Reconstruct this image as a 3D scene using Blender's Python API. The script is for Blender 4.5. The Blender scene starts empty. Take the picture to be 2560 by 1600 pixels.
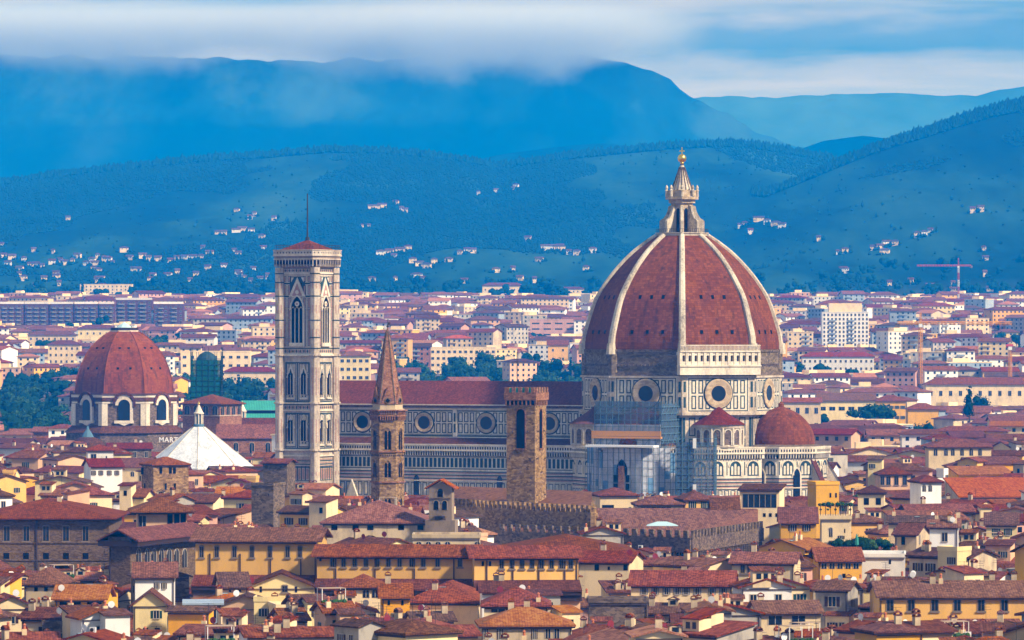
import bpy, bmesh, math, random
import numpy as np
from mathutils import Vector, Matrix, noise as mnoise
PI = math.pi; R = math.radians
C = bpy.data.collections.new('florence'); bpy.context.scene.collection.children.link(C)
sc = bpy.context.scene

# ------------------------------------------------------------------ camera
# looks north-west, level, from a terrace 57 m above the town; F is the focal length in pixels of the 2560 px photograph
F = 11500.0; HY = 840.0; CZ = 57.0
cam = bpy.data.cameras.new('camera'); camo = bpy.data.objects.new('camera', cam); C.objects.link(camo)
camo.location = (0, 0, CZ); camo.rotation_euler = (R(90), 0, 0)
cam.sensor_width = 36; cam.lens = 36 * F / 2560; cam.shift_y = 40 / 2560
cam.clip_start = 5; cam.clip_end = 60000
sc.camera = camo

# ------------------------------------------------------------------ sky, sun, exposure
SUN_EL, SUN_AZ = R(38), R(122)          # azimuth clockwise from +Y (the view axis): behind the camera, to its right
w = bpy.data.worlds.new('World'); sc.world = w; w.use_nodes = True
nt = w.node_tree; nt.nodes.clear()
def N(t, **k):
    n = nt.nodes.new(t)
    for a, b in k.items():
        if a.startswith('i_'):
            n.inputs[int(a[2:])].default_value = b
        else: setattr(n, a, b)
    return n
out = N('ShaderNodeOutputWorld')
sky = N('ShaderNodeTexSky', sky_type='NISHITA', sun_disc=False)
sky.sun_elevation = SUN_EL; sky.sun_rotation = SUN_AZ; sky.altitude = 100; sky.air_density = 1.2; sky.dust_density = 1.0; sky.ozone_density = 2
sc_sky = N('ShaderNodeVectorMath', operation='SCALE'); sc_sky.inputs[3].default_value = 0.085
nt.links.new(sky.outputs[0], sc_sky.inputs[0])
tc = N('ShaderNodeTexCoord')
# stratus in long level bands: noise stretched sideways
mp = N('ShaderNodeMapping'); mp.inputs['Scale'].default_value = (6.5, 6.5, 95.0); mp.inputs['Location'].default_value = (0.35, 0, 1.32)
nt.links.new(tc.outputs['Generated'], mp.inputs[0])
n1 = N('ShaderNodeTexNoise'); n1.inputs['Scale'].default_value = 1.0; n1.inputs['Detail'].default_value = 7; n1.inputs['Roughness'].default_value = 0.52; n1.inputs['Distortion'].default_value = 0.6
nt.links.new(mp.outputs[0], n1.inputs[0])
sep = N('ShaderNodeSeparateXYZ'); nt.links.new(tc.outputs['Generated'], sep.inputs[0])
# the cover is broken in a low strip to the right of the far peak and closed elsewhere
gap_x = N('ShaderNodeMapRange', interpolation_type='SMOOTHSTEP'); gap_x.inputs[1].default_value = -0.035; gap_x.inputs[2].default_value = 0.045
nt.links.new(sep.outputs[0], gap_x.inputs[0])
mp2 = N('ShaderNodeMapping'); mp2.inputs['Scale'].default_value = (26.0, 26.0, 120.0); nt.links.new(tc.outputs['Generated'], mp2.inputs[0])
n2 = N('ShaderNodeTexNoise'); n2.inputs['Scale'].default_value = 1.0; n2.inputs['Detail'].default_value = 8; n2.inputs['Roughness'].default_value = 0.6; nt.links.new(mp2.outputs[0], n2.inputs[0])
wz = N('ShaderNodeMath', operation='MULTIPLY_ADD'); wz.inputs[1].default_value = 0.013; nt.links.new(n2.outputs[0], wz.inputs[0])
wz0 = N('ShaderNodeMath', operation='SUBTRACT'); wz0.inputs[1].default_value = 0.0065; nt.links.new(sep.outputs[2], wz0.inputs[0]); nt.links.new(wz0.outputs[0], wz.inputs[2])
gz = N('ShaderNodeValToRGB'); nt.links.new(wz.outputs[0], gz.inputs[0])
cr = gz.color_ramp; cr.interpolation = 'EASE'
cr.elements[0].position = 0.0; cr.elements[0].color = (.1, .1, .1, 1)
cr.elements[1].position = 1.0; cr.elements[1].color = (0.15, .15, .15, 1)
for p, v in ((0.0495, .1), (0.0520, 0.05), (0.0575, 0.0), (0.0600, 0.85), (0.0640, 1.0), (0.0675, 0.9), (0.0700, 0.25), (0.0740, 0.0), (0.2, 0.1)):
    e = cr.elements.new(p); e.color = (v, v, v, 1)
gm = N('ShaderNodeMath', operation='MULTIPLY'); nt.links.new(gap_x.outputs[0], gm.inputs[0]); nt.links.new(gz.outputs[0], gm.inputs[1])
cov = N('ShaderNodeMapRange', interpolation_type='SMOOTHSTEP'); cov.inputs[1].default_value = 0.22; cov.inputs[2].default_value = 0.62
nt.links.new(n1.outputs[0], cov.inputs[0])
cut = N('ShaderNodeMath', operation='MULTIPLY_ADD', use_clamp=True); cut.inputs[1].default_value = -1.0
nt.links.new(gm.outputs[0], cut.inputs[0]); 
addc = N('ShaderNodeMath', operation='MULTIPLY_ADD', use_clamp=True); addc.inputs[1].default_value = 0.45; addc.inputs[2].default_value = 0.62
nt.links.new(cov.outputs[0], addc.inputs[0]); nt.links.new(addc.outputs[0], cut.inputs[2])
ccol = N('ShaderNodeMixRGB'); ccol.inputs[1].default_value = (0.15, 0.34, 0.56, 1); ccol.inputs[2].default_value = (0.56, 0.58, 0.62, 1)
nt.links.new(n1.outputs[0], ccol.inputs[0])
cmx = N('ShaderNodeMapRange', interpolation_type='SMOOTHSTEP'); cmx.inputs[1].default_value = 0.36; cmx.inputs[2].default_value = 0.62
nt.links.new(n1.outputs[0], cmx.inputs[0]); nt.links.new(cmx.outputs[0], ccol.inputs[0])
tint = N('ShaderNodeMixRGB'); tint.blend_type = 'MULTIPLY'; tint.inputs[0].default_value = 1.0; tint.inputs[2].default_value = (0.16, 0.50, 1.15, 1); nt.links.new(sc_sky.outputs[0], tint.inputs[1])
mix = N('ShaderNodeMixRGB'); nt.links.new(cut.outputs[0], mix.inputs[0]); nt.links.new(tint.outputs[0], mix.inputs[1]); nt.links.new(ccol.outputs[0], mix.inputs[2])
bg = N('ShaderNodeBackground'); bg.inputs[1].default_value = 0.66
nt.links.new(mix.outputs[0], bg.inputs[0]); nt.links.new(bg.outputs[0], out.inputs[0])

sl = bpy.data.lights.new('sun', 'SUN'); sl.energy = 4.2; sl.angle = R(5); sl.color = (1.0, 0.91, 0.80)
so = bpy.data.objects.new('sun', sl); C.objects.link(so)
d = Vector((math.sin(SUN_AZ) * math.cos(SUN_EL), math.cos(SUN_AZ) * math.cos(SUN_EL), math.sin(SUN_EL)))
so.rotation_euler = (-d).to_track_quat('-Z', 'Y').to_euler(); so.location = (0, 0, 400)
vs = sc.view_settings; vs.view_transform = 'Standard'; vs.look = 'None'; vs.gamma = 1; vs.exposure = 0.7
sc.cycles.max_bounces = 8; sc.cycles.diffuse_bounces = 2; sc.cycles.glossy_bounces = 2; sc.cycles.transparent_max_bounces = 12
sc.cycles.volume_bounces = 5; sc.cycles.use_denoising = True
sc.cycles.volume_step_rate = 1.0; sc.cycles.volume_max_steps = 64

# ------------------------------------------------------------------ helpers
def P(px, py, Y):
    'point at depth Y that the photograph shows at pixel (px, py)'
    return Vector(((px - 1280) / F * Y, Y, CZ - (py - HY) / F * Y))
def lerp(a, b, t): return a + (b - a) * t
def interp(x, pts):
    return float(np.interp(x, [p[0] for p in pts], [p[1] for p in pts]))

class Mat:
    pass
M = {}
def mat(name, build=None, rough=0.9, spec=0.2):
    m = bpy.data.materials.new(name); m.use_nodes = True
    t = m.node_tree; b = t.nodes['Principled BSDF']
    b.inputs['Roughness'].default_value = rough; b.inputs['Specular IOR Level'].default_value = spec
    M[name] = m
    if build: build(t, b)
    return m
def nn(t, typ, **k):
    n = t.nodes.new(typ)
    for a, b in k.items(): setattr(n, a, b)
    return n
def ramp(t, src, stops, interp='LINEAR'):
    r = t.nodes.new('ShaderNodeValToRGB'); t.links.new(src, r.inputs[0]); e = r.color_ramp.elements; r.color_ramp.interpolation = interp
    e[0].position, e[0].color = stops[0][0], (*stops[0][1], 1)
    e[1].position, e[1].color = stops[-1][0], (*stops[-1][1], 1)
    for p, c in stops[1:-1]:
        x = e.new(p); x.color = (*c, 1)
    return r.outputs[0]
def noise_tex(t, scale, detail=4, rough=0.6, vec=None, coord='Object', stretch=None):
    if vec is None:
        tcn = t.nodes.new('ShaderNodeTexCoord'); vec = tcn.outputs[coord]
    if stretch:
        mpn = t.nodes.new('ShaderNodeMapping'); mpn.inputs['Scale'].default_value = stretch; t.links.new(vec, mpn.inputs[0]); vec = mpn.outputs[0]
    n = t.nodes.new('ShaderNodeTexNoise'); n.inputs['Scale'].default_value = scale; n.inputs['Detail'].default_value = detail; n.inputs['Roughness'].default_value = rough
    t.links.new(vec, n.inputs['Vector']); return n.outputs[0]
def mixc(t, f, a, b, mode='MIX'):
    n = t.nodes.new('ShaderNodeMixRGB'); n.blend_type = mode
    for i, v in ((0, f), (1, a), (2, b)):
        if isinstance(v, (int, float)): n.inputs[i].default_value = v
        elif isinstance(v, (tuple, list)): n.inputs[i].default_value = (*v, 1) if len(v) == 3 else v
        else: t.links.new(v, n.inputs[i])
    return n.outputs[0]
def math_(t, op, a, b=0.0, c=0.0, clamp=False):
    n = t.nodes.new('ShaderNodeMath'); n.operation = op; n.use_clamp = clamp
    for i, v in enumerate((a, b, c)):
        if isinstance(v, (int, float)): n.inputs[i].default_value = v
        else: t.links.new(v, n.inputs[i])
    return n.outputs[0]

class MB:
    'collects faces; build() links them as one mesh object'
    def __init__(s): s.v = []; s.f = []; s.mi = []; s.cur = 0
    def add(s, verts, faces):
        o = len(s.v); s.v.extend([tuple(x) for x in verts]); s.f.extend([tuple(i + o for i in f) for f in faces]); s.mi.extend([s.cur] * len(faces))
    def quad(s, a, b, c, d): s.add([a, b, c, d], [(0, 1, 2, 3)])
    def box(s, x0, x1, y0, y1, z0, z1):
        s.add([(x0,y0,z0),(x1,y0,z0),(x1,y1,z0),(x0,y1,z0),(x0,y0,z1),(x1,y0,z1),(x1,y1,z1),(x0,y1,z1)],
              [(0,3,2,1),(4,5,6,7),(0,1,5,4),(1,2,6,5),(2,3,7,6),(3,0,4,7)])
    def prism(s, poly, z0, z1, cap=True, bot=True):
        n = len(poly); v = [(x, y, z0) for x, y in poly] + [(x, y, z1) for x, y in poly]
        f = [(i, (i+1) % n, (i+1) % n + n, i + n) for i in range(n)]
        if cap: f.append(tuple(range(n, 2*n)))
        if bot: f.append(tuple(reversed(range(n))))
        s.add(v, f)
    def loft(s, rings, cap=True, closed=True):
        'rings: lists of equally many 3-d points'
        n = len(rings[0]); v = [p for r in rings for p in r]; f = []
        for k in range(len(rings) - 1):
            for i in range(n if closed else n - 1):
                j = (i + 1) % n; f.append((k*n+i, k*n+j, (k+1)*n+j, (k+1)*n+i))
        if cap and closed: f.append(tuple(reversed(range(n)))); f.append(tuple(range((len(rings)-1)*n, len(rings)*n)))
        s.add(v, f)
    def lathe(s, prof, n=16, c=(0, 0), rot=0.0, arc=None, cap=True):
        a0, a1 = arc if arc else (0, 2*PI); m = n if not arc else n + 1
        rings = [[(c[0] + r*math.cos(rot + a0 + (a1-a0)*i/n), c[1] + r*math.sin(rot + a0 + (a1-a0)*i/n), z) for i in range(m)] for r, z in prof]
        s.loft(rings, cap and not arc, not arc)
    def tube(s, a, b, r, n=6, r2=None):
        a = Vector(a); b = Vector(b); r2 = r if r2 is None else r2
        d = (b - a).normalized(); u = d.orthogonal().normalized(); v = d.cross(u)
        s.loft([[tuple(a + (u*math.cos(2*PI*i/n) + v*math.sin(2*PI*i/n))*r) for i in range(n)], [tuple(b + (u*math.cos(2*PI*i/n) + v*math.sin(2*PI*i/n))*r2) for i in range(n)]])
    def ball(s, c, r, n=8, m=6, sz=1.0):
        rings = []
        for k in range(m + 1):
            a = -PI/2 + PI*k/m; rr = max(r*math.cos(a), 0.001*r)
            rings.append([(c[0]+rr*math.cos(2*PI*i/n), c[1]+rr*math.sin(2*PI*i/n), c[2]+r*sz*math.sin(a)) for i in range(n)])
        s.loft(rings)
    def xf(s, mtx, start=0):
        for i in range(start, len(s.v)): s.v[i] = tuple(mtx @ Vector(s.v[i]))
    def build(s, name, m, parent=None, smooth=False):
        me = bpy.data.meshes.new(name); me.from_pydata(s.v, [], s.f)
        for x in (m if isinstance(m, (list, tuple)) else [m]): me.materials.append(x if not isinstance(x, str) else M[x])
        if any(s.mi): me.polygons.foreach_set('material_index', s.mi)
        if smooth: me.polygons.foreach_set('use_smooth', [True]*len(s.f))
        me.update()
        o = bpy.data.objects.new(name, me); C.objects.link(o)
        if parent: o.parent = parent
        return o
def tag(o, label=None, cat=None, group=None, kind=None):
    if label: o['label'] = label
    if cat: o['category'] = cat
    if group: o['group'] = group
    if kind: o['kind'] = kind
    return o
def empty(name, loc, rz=0, label=None, cat=None, group=None):
    o = bpy.data.objects.new(name, None); C.objects.link(o); o.location = loc; o.rotation_euler = (0, 0, rz); o.empty_display_size = 1
    return tag(o, label, cat, group)
def gridmesh(name, xs, ys, zf, m, kind='structure', smooth=True):
    nx, ny = len(xs), len(ys)
    v = [(xs[i](y) if callable(xs[i]) else xs[i], y, 0) for y in ys for i in range(nx)]
    return v
# ------------------------------------------------------------------ ground, hills, mountains
BASE = [(0, 0), (2000, 0), (2700, 12), (3300, 38), (4000, 62), (4800, 90), (5300, 112), (5900, 140)]
def base_z(Y): return interp(Y, BASE)
CREST = [(-400, 480), (0, 458), (120, 440), (260, 425), (400, 408), (540, 396), (700, 384), (820, 374), (960, 378), (1080, 388), (1180, 402), (1240, 416), (1300, 408), (1420, 390), (1560, 376), (1680, 364), (1760, 359), (1860, 358), (1960, 372), (2060, 392), (2140, 410), (2300, 440), (2600, 470), (3000, 500)]
CREST_R = [(-400, 1200), (1560, 900), (1700, 610), (1800, 540), (1900, 490), (2000, 450), (2100, 405), (2200, 362), (2300, 330), (2400, 296), (2480, 270), (2560, 252), (2700, 230), (3000, 200)]
def gz_at(X, Y):
    'height of the ground'
    px = 1280 + X / Y * F
    z = base_z(Y)
    if Y > 5300:
        yc = 8000
        top = CZ - (interp(px, CREST) - HY) / F * yc
        t = min(max((Y - 5300) / (yc - 5300), 0), 1)
        bump = 26 * mnoise.fractal(Vector((X / 900, Y / 900, 3.1)), 1, 2, 4) * math.sin(PI * t)
        zz = lerp(base_z(5300), top, t ** 1.25) + bump
        if Y > yc: zz = top - (Y - yc) * 0.12
        z = zz
    if Y > 5000 and px > 1500:
        yc = 6900
        top = CZ - (interp(px, CREST_R) - HY) / F * yc
        t = min(max((Y - 5000) / (yc - 5000), 0), 1)
        zz = lerp(base_z(5000), top, t ** 1.15) + 22 * mnoise.fractal(Vector((X / 700, Y / 700, 8.1)), 1, 2, 4) * math.sin(PI * t)
        if Y > yc: zz = top - (Y - yc) * 0.30
        z = max(z, zz)
    return z
def sheet(name, pxs, Ys, zf, m, label=None):
    v = []; f = []
    n = len(pxs)
    for Y in Ys:
        for px in pxs:
            X = (px - 1280) / F * Y; v.append((X, Y, zf(X, Y)))
    for j in range(len(Ys) - 1):
        for i in range(n - 1): f.append((j*n+i, j*n+i+1, (j+1)*n+i+1, (j+1)*n+i))
    me = bpy.data.meshes.new(name); me.from_pydata(v, [], f); me.materials.append(M[m]); me.polygons.foreach_set('use_smooth', [True]*len(f))
    o = bpy.data.objects.new(name, me); C.objects.link(o); o['kind'] = 'structure'
    return o
def b_ground(t, b):
    tcn = nn(t, 'ShaderNodeTexCoord'); sp = nn(t, 'ShaderNodeSeparateXYZ'); t.links.new(tcn.outputs['Object'], sp.inputs[0])
    n = noise_tex(t, 0.02, 5); city = ramp(t, n, [(0.3, (.10, .085, .075)), (0.7, (.17, .15, .13))])
    n2 = noise_tex(t, 0.0050, 8, 0.66, tcn.outputs['Object'], stretch=(1.0, 0.16, 0.9)); 
    hill = ramp(t, n2, [(0.36, (.004, .014, .010)), (0.47, (.008, .026, .016)), (0.55, (.016, .050, .030)), (0.63, (.026, .070, .040)), (0.75, (.045, .092, .052))])
    w = nn(t, 'ShaderNodeTexWave'); w.wave_type = 'BANDS'; w.bands_direction = 'Z'; w.inputs['Scale'].default_value = 0.03; w.inputs['Distortion'].default_value = 9; w.inputs['Detail'].default_value = 3
    t.links.new(tcn.outputs['Object'], w.inputs[0])
    hill = mixc(t, math_(t, 'MULTIPLY', w.outputs[1], 0.2), hill, (.012, .03, .018))
    f = nn(t, 'ShaderNodeMapRange'); f.inputs[1].default_value = 4300; f.inputs[2].default_value = 5200; t.links.new(sp.outputs[1], f.inputs[0])
    t.links.new(mixc(t, f.outputs[0], city, hill), b.inputs['Base Color'])
mat('ground', b_ground, 1.0, 0.0)
def objvec0(t): return nn(t, 'ShaderNodeTexCoord').outputs['Object']
def b_mount(t, b):
    n = noise_tex(t, 0.0022, 9, 0.62, objvec0(t), stretch=(1, .25, .8))
    t.links.new(ramp(t, n, [(0.38, (.001, .006, .008)), (0.52, (.007, .024, .020)), (0.66, (.030, .062, .042))]), b.inputs['Base Color'])
mat('mountain', b_mount, 1.0, 0.0)
def b_haze_tinted_ridge(t, b):  # paler blue-green base colour stands in for haze over the farthest ridge
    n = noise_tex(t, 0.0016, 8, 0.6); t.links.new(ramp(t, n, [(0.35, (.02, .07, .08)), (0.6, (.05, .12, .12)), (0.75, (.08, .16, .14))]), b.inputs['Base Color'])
mat('haze_tinted_ridge', b_haze_tinted_ridge, 1.0, 0.0)
pxs = [-500 + 18 * i for i in range(200)]
sheet('ground', [-4000, -2500, -1500, -900] + pxs + [3400, 4000, 5000, 6500], [-40, 120, 400, 700, 1000, 1400, 1900, 2500, 3200, 4000, 4600] + [4900 + 62 * i for i in range(90)], gz_at, 'ground')
def ridge(name, yc, prof, y0, y1, amp, m='mountain', pw=1.1, step=24, rows=40, zb=-10):
    def zf(X, Y):
        px = 1280 + X / Y * F
        top = CZ - (interp(px, prof) - HY) / F * yc
        if Y <= yc: t = (Y - y0) / (yc - y0)
        else: t = (y1 - Y) / (y1 - yc)
        t = max(t, 0)
        n = mnoise.fractal(Vector((X / (amp * 22), Y / (amp * 22), yc)), 1, 2, 6)
        edge = mnoise.fractal(Vector((X / 90, Y / 90, yc)), 1, 2, 3) * amp * 0.06
        return lerp(zb, top, t ** pw) + amp * n * math.sin(PI * min(t, 1)) + edge * t
    Ys = [lerp(y0, yc, i / rows) for i in range(rows + 1)] + [lerp(yc, y1, (i + 1) / 8) for i in range(8)]
    return sheet(name, [-700 + step * i for i in range(int(4000 / step))], Ys, zf, m)
ridge('hill', 10200, [(-700, 800), (900, 520), (1100, 420), (1180, 402), (1260, 385), (1400, 366), (1500, 358), (1600, 368), (1760, 400), (1850, 420), (1950, 392), (2060, 352), (2160, 338), (2240, 350), (2330, 380), (2500, 430), (3300, 500)], 8900, 11200, 30)
ridge('mountain', 14500, [(-700, 130), (0, 138), (200, 144), (400, 142), (640, 150), (760, 154), (820, 150), (900, 148), (1000, 150), (1100, 132), (1200, 128), (1300, 136), (1380, 130), (1470, 140), (1530, 152), (1565, 156), (1620, 172), (1680, 204), (1720, 238), (1760, 258), (1820, 290), (1900, 330), (2000, 372), (2200, 440), (2600, 560), (3300, 800)], 11900, 17000, 200, step=12, rows=80)
ridge('mountain', 19500, [(-700, 300), (1300, 280), (1600, 255), (1700, 245), (1800, 240), (1950, 244), (2100, 236), (2240, 232), (2330, 240), (2440, 238), (2560, 214), (3300, 200)], 17200, 24000, 140, step=20, m='haze_tinted_ridge')
# ------------------------------------------------------------------ materials
def cell(t, scale, vec, stretch=(1, 1, 1), out=1):
    mpn = nn(t, 'ShaderNodeMapping'); mpn.inputs['Scale'].default_value = stretch; t.links.new(vec, mpn.inputs[0])
    v = nn(t, 'ShaderNodeTexVoronoi'); v.inputs['Scale'].default_value = scale; t.links.new(mpn.outputs[0], v.inputs['Vector'])
    s = nn(t, 'ShaderNodeSeparateColor'); t.links.new(v.outputs['Color'], s.inputs[0]); return s.outputs[0]
def objvec(t): return nn(t, 'ShaderNodeTexCoord').outputs['Object']
def rnd(t): return nn(t, 'ShaderNodeObjectInfo').outputs['Random']
def worldvec(t): return nn(t, 'ShaderNodeNewGeometry').outputs['Position']
def tile_mat(name, dark, mid, light, moss=0.35, hue=True, col=0.42, row=0.5):
    def f(t, b):
        tcn = nn(t, 'ShaderNodeTexCoord'); v = tcn.outputs['Object']
        cx = nn(t, 'ShaderNodeVectorMath', operation='CROSS_PRODUCT'); t.links.new(tcn.outputs['Normal'], cx.inputs[0]); cx.inputs[1].default_value = (0, 0, 1)
        nz_ = nn(t, 'ShaderNodeVectorMath', operation='NORMALIZE'); t.links.new(cx.outputs[0], nz_.inputs[0])
        dp = nn(t, 'ShaderNodeVectorMath', operation='DOT_PRODUCT'); t.links.new(v, dp.inputs[0]); t.links.new(nz_.outputs[0], dp.inputs[1])
        sp = nn(t, 'ShaderNodeSeparateXYZ'); t.links.new(v, sp.inputs[0])
        # tile columns run down the slope, rows across it
        cb = nn(t, 'ShaderNodeCombineXYZ'); t.links.new(math_(t, 'MULTIPLY', dp.outputs['Value'], 1/col), cb.inputs[0]); t.links.new(math_(t, 'MULTIPLY', sp.outputs[2], 1/(row*.3)), cb.inputs[1])
        vo = nn(t, 'ShaderNodeTexVoronoi'); vo.inputs['Scale'].default_value = 1.0; vo.inputs['Randomness'].default_value = .55; t.links.new(cb.outputs[0], vo.inputs['Vector'])
        s = nn(t, 'ShaderNodeSeparateColor'); t.links.new(vo.outputs['Color'], s.inputs[0]); c = s.outputs[0]
        cor = math_(t, 'MULTIPLY_ADD', math_(t, 'SINE', math_(t, 'MULTIPLY', dp.outputs['Value'], 6.283/col)), .5, .5)
        # streaks that run down the slope
        c2 = nn(t, 'ShaderNodeCombineXYZ'); t.links.new(math_(t, 'MULTIPLY', dp.outputs['Value'], 1.1), c2.inputs[0]); t.links.new(math_(t, 'MULTIPLY', sp.outputs[2], .45), c2.inputs[1]); t.links.new(rnd(t), c2.inputs[2])
        stk = nn(t, 'ShaderNodeTexNoise'); stk.inputs['Scale'].default_value = 1.0; stk.inputs['Detail'].default_value = 3; t.links.new(c2.outputs[0], stk.inputs['Vector'])
        big = noise_tex(t, 0.22, 5, 0.65, v); fine = noise_tex(t, 3.2, 3, .8, v)
        mx = math_(t, 'ADD', math_(t, 'MULTIPLY', c, 0.34), math_(t, 'ADD', math_(t, 'MULTIPLY', fine, 0.30), math_(t, 'ADD', math_(t, 'MULTIPLY', stk.outputs[0], .30), math_(t, 'MULTIPLY', cor, .12))))
        colr = ramp(t, mx, [(0.30, dark), (0.52, mid), (0.80, light)])
        st = nn(t, 'ShaderNodeMapRange'); st.inputs[1].default_value = 0.44; st.inputs[2].default_value = 0.70; t.links.new(big, st.inputs[0])
        colr = mixc(t, math_(t, 'MULTIPLY', st.outputs[0], moss), colr, tuple(x * 0.4 + 0.012 for x in dark))
        if hue:
            hs = nn(t, 'ShaderNodeHueSaturation'); t.links.new(colr, hs.inputs['Color'])
            r = rnd(t); t.links.new(math_(t, 'MULTIPLY_ADD', r, 0.5, 0.72), hs.inputs['Value'])
            t.links.new(math_(t, 'MULTIPLY_ADD', math_(t, 'FRACT', math_(t, 'MULTIPLY', r, 7.3)), 0.35, 0.80), hs.inputs['Saturation'])
            t.links.new(math_(t, 'MULTIPLY_ADD', math_(t, 'FRACT', math_(t, 'MULTIPLY', r, 13.7)), 0.024, 0.494), hs.inputs['Hue'])
            colr = hs.outputs[0]
        t.links.new(colr, b.inputs['Base Color'])
        bm = nn(t, 'ShaderNodeBump'); bm.inputs['Strength'].default_value = 0.6; bm.inputs['Distance'].default_value = 0.22; t.links.new(mx, bm.inputs['Height']); t.links.new(bm.outputs[0], b.inputs['Normal'])
    return mat(name, f, 0.9, 0.1)
tile_mat('roof_red', (0.066, 0.0118, 0.0056), (0.150, 0.0281, 0.0096), (0.292, 0.0728, 0.0259))
tile_mat('roof_rust', (0.076, 0.0151, 0.0056), (0.174, 0.0335, 0.0112), (0.304, 0.0918, 0.0358), 0.25)
tile_mat('roof_brown', (0.037, 0.0118, 0.0064), (0.087, 0.0259, 0.0131), (0.187, 0.0756, 0.0399), 0.4)
tile_mat('roof_orange', (0.180, 0.0335, 0.0068), (0.319, 0.0708, 0.0156), (0.430, 0.1587, 0.0438), 0.12)
tile_mat('roof_plum', (0.058, 0.0098, 0.0059), (0.114, 0.0194, 0.0116), (0.208, 0.0512, 0.0299), 0.3)
ROOFS = ['roof_red', 'roof_rust', 'roof_brown', 'roof_plum', 'roof_orange']
RNAME = {'roof_red': 'dark red', 'roof_rust': 'rust', 'roof_brown': 'brown', 'roof_plum': 'plum', 'roof_orange': 'bright orange'}
def plaster(name, col, stain=0.35, sc=0.35):
    def f(t, b):
        v = objvec(t); n = noise_tex(t, sc, 6, 0.68, v, stretch=(1, 1, 0.45)); n2 = noise_tex(t, 1.9, 4, 0.7, v)
        st = nn(t, 'ShaderNodeMapRange'); st.inputs[1].default_value = 0.47; st.inputs[2].default_value = 0.70; t.links.new(n, st.inputs[0])
        dirty = tuple(c * k for c, k in zip(col, (0.42, 0.42, 0.48)))
        c = mixc(t, math_(t, 'MULTIPLY', st.outputs[0], stain * 2.0, clamp=True), col, dirty)
        c = mixc(t, math_(t, 'MULTIPLY', n2, 0.22), c, tuple(min(x * 1.15 + .02, .95) for x in col))
        hs = nn(t, 'ShaderNodeHueSaturation'); t.links.new(c, hs.inputs['Color']); t.links.new(math_(t, 'MULTIPLY_ADD', rnd(t), 0.28, 0.82), hs.inputs['Value'])
        t.links.new(hs.outputs[0], b.inputs['Base Color'])
    return mat(name, f, 0.92, 0.1)
for n_, c_, s_ in (('cream', (.80, .60, .34), .28), ('ochre', (.76, .43, .11), .2), ('yellow', (.78, .40, .04), .2), ('white', (.82, .77, .70), .2), ('peach', (.70, .42, .24), .3),
                   ('grey_plaster', (.42, .37, .30), .6), ('sand', (.55, .42, .26), .5), ('gold', (.80, .36, .015), .12), ('pale_yellow', (.78, .60, .28), .22), ('tan_plaster', (.30, .22, .15), .5), ('pink', (.62, .34, .25), .3), ('blue_grey', (.30, .36, .42), .3)):
    plaster(n_, c_, s_)
def stone(name, dark, mid, light, sc=1.4):
    def f(t, b):
        v = objvec(t); c = cell(t, sc, v, (1, 1, 1.9)); n = noise_tex(t, 0.35, 6, 0.65, v); f2 = noise_tex(t, 3.5, 3, 0.8, v)
        x = math_(t, 'ADD', math_(t, 'MULTIPLY', c, 0.34), math_(t, 'ADD', math_(t, 'MULTIPLY', n, 0.42), math_(t, 'MULTIPLY', f2, 0.28)))
        t.links.new(ramp(t, x, [(0.3, dark), (0.52, mid), (0.76, light)]), b.inputs['Base Color'])
        bm = nn(t, 'ShaderNodeBump'); bm.inputs['Strength'].default_value = 0.6; bm.inputs['Distance'].default_value = 0.2; t.links.new(x, bm.inputs['Height']); t.links.new(bm.outputs[0], b.inputs['Normal'])
    return mat(name, f, 0.95, 0.1)
stone('stone', (.095, .052, .020), (.25, .145, .060), (.42, .27, .125))
stone('stone_dark', (.055, .040, .034), (.13, .090, .068), (.24, .17, .12))
stone('stone_grey', (.06, .042, .030), (.140, .098, .066), (.25, .18, .125))
stone('flat_brick', (.05, .016, .014), (.10, .030, .024), (.17, .06, .045), 2.4)
stone('palace_stone', (.075, .045, .025), (.135, .085, .048), (.20, .135, .08), 2.4)
stone('brick_wall', (.13, .055, .03), (.26, .115, .06), (.40, .20, .11), 2.0)
stone('masonry', (.075, .055, .038), (.16, .115, .072), (.28, .215, .14), 1.1)
stone('cut_stone', (.30, .21, .13), (.46, .34, .21), (.58, .45, .30), 0.8)
def marble(name, a, b_, c, s=0.5):
    def f(t, b):
        v = objvec(t); n = noise_tex(t, 0.22, 7, 0.7, v, stretch=(1, 1, 0.35)); n2 = noise_tex(t, 1.6, 4, 0.75, v)
        x = math_(t, 'ADD', math_(t, 'MULTIPLY', n, 0.6), math_(t, 'MULTIPLY', n2, 0.4))
        t.links.new(ramp(t, x, [(0.36, a), (0.52, b_), (0.68, c)]), b.inputs['Base Color'])
    return mat(name, f, 0.6, 0.3)
marble('marble', (.24, .18, .13), (.54, .44, .33), (.72, .63, .50))
marble('marble_brown', (.13, .085, .06), (.26, .18, .13), (.42, .32, .24))
marble('marble_white', (.40, .33, .25), (.72, .62, .47), (.84, .76, .62))
marble('marble_green', (.006, .026, .034), (.012, .045, .055), (.03, .085, .09))
marble('marble_pink', (.22, .11, .085), (.40, .21, .16), (.52, .31, .24))
marble('rib_stone', (.15, .115, .08), (.56, .47, .34), (.72, .63, .48))
marble('roof_marble', (.26, .27, .29), (.66, .66, .66), (.84, .84, .84))
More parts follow.
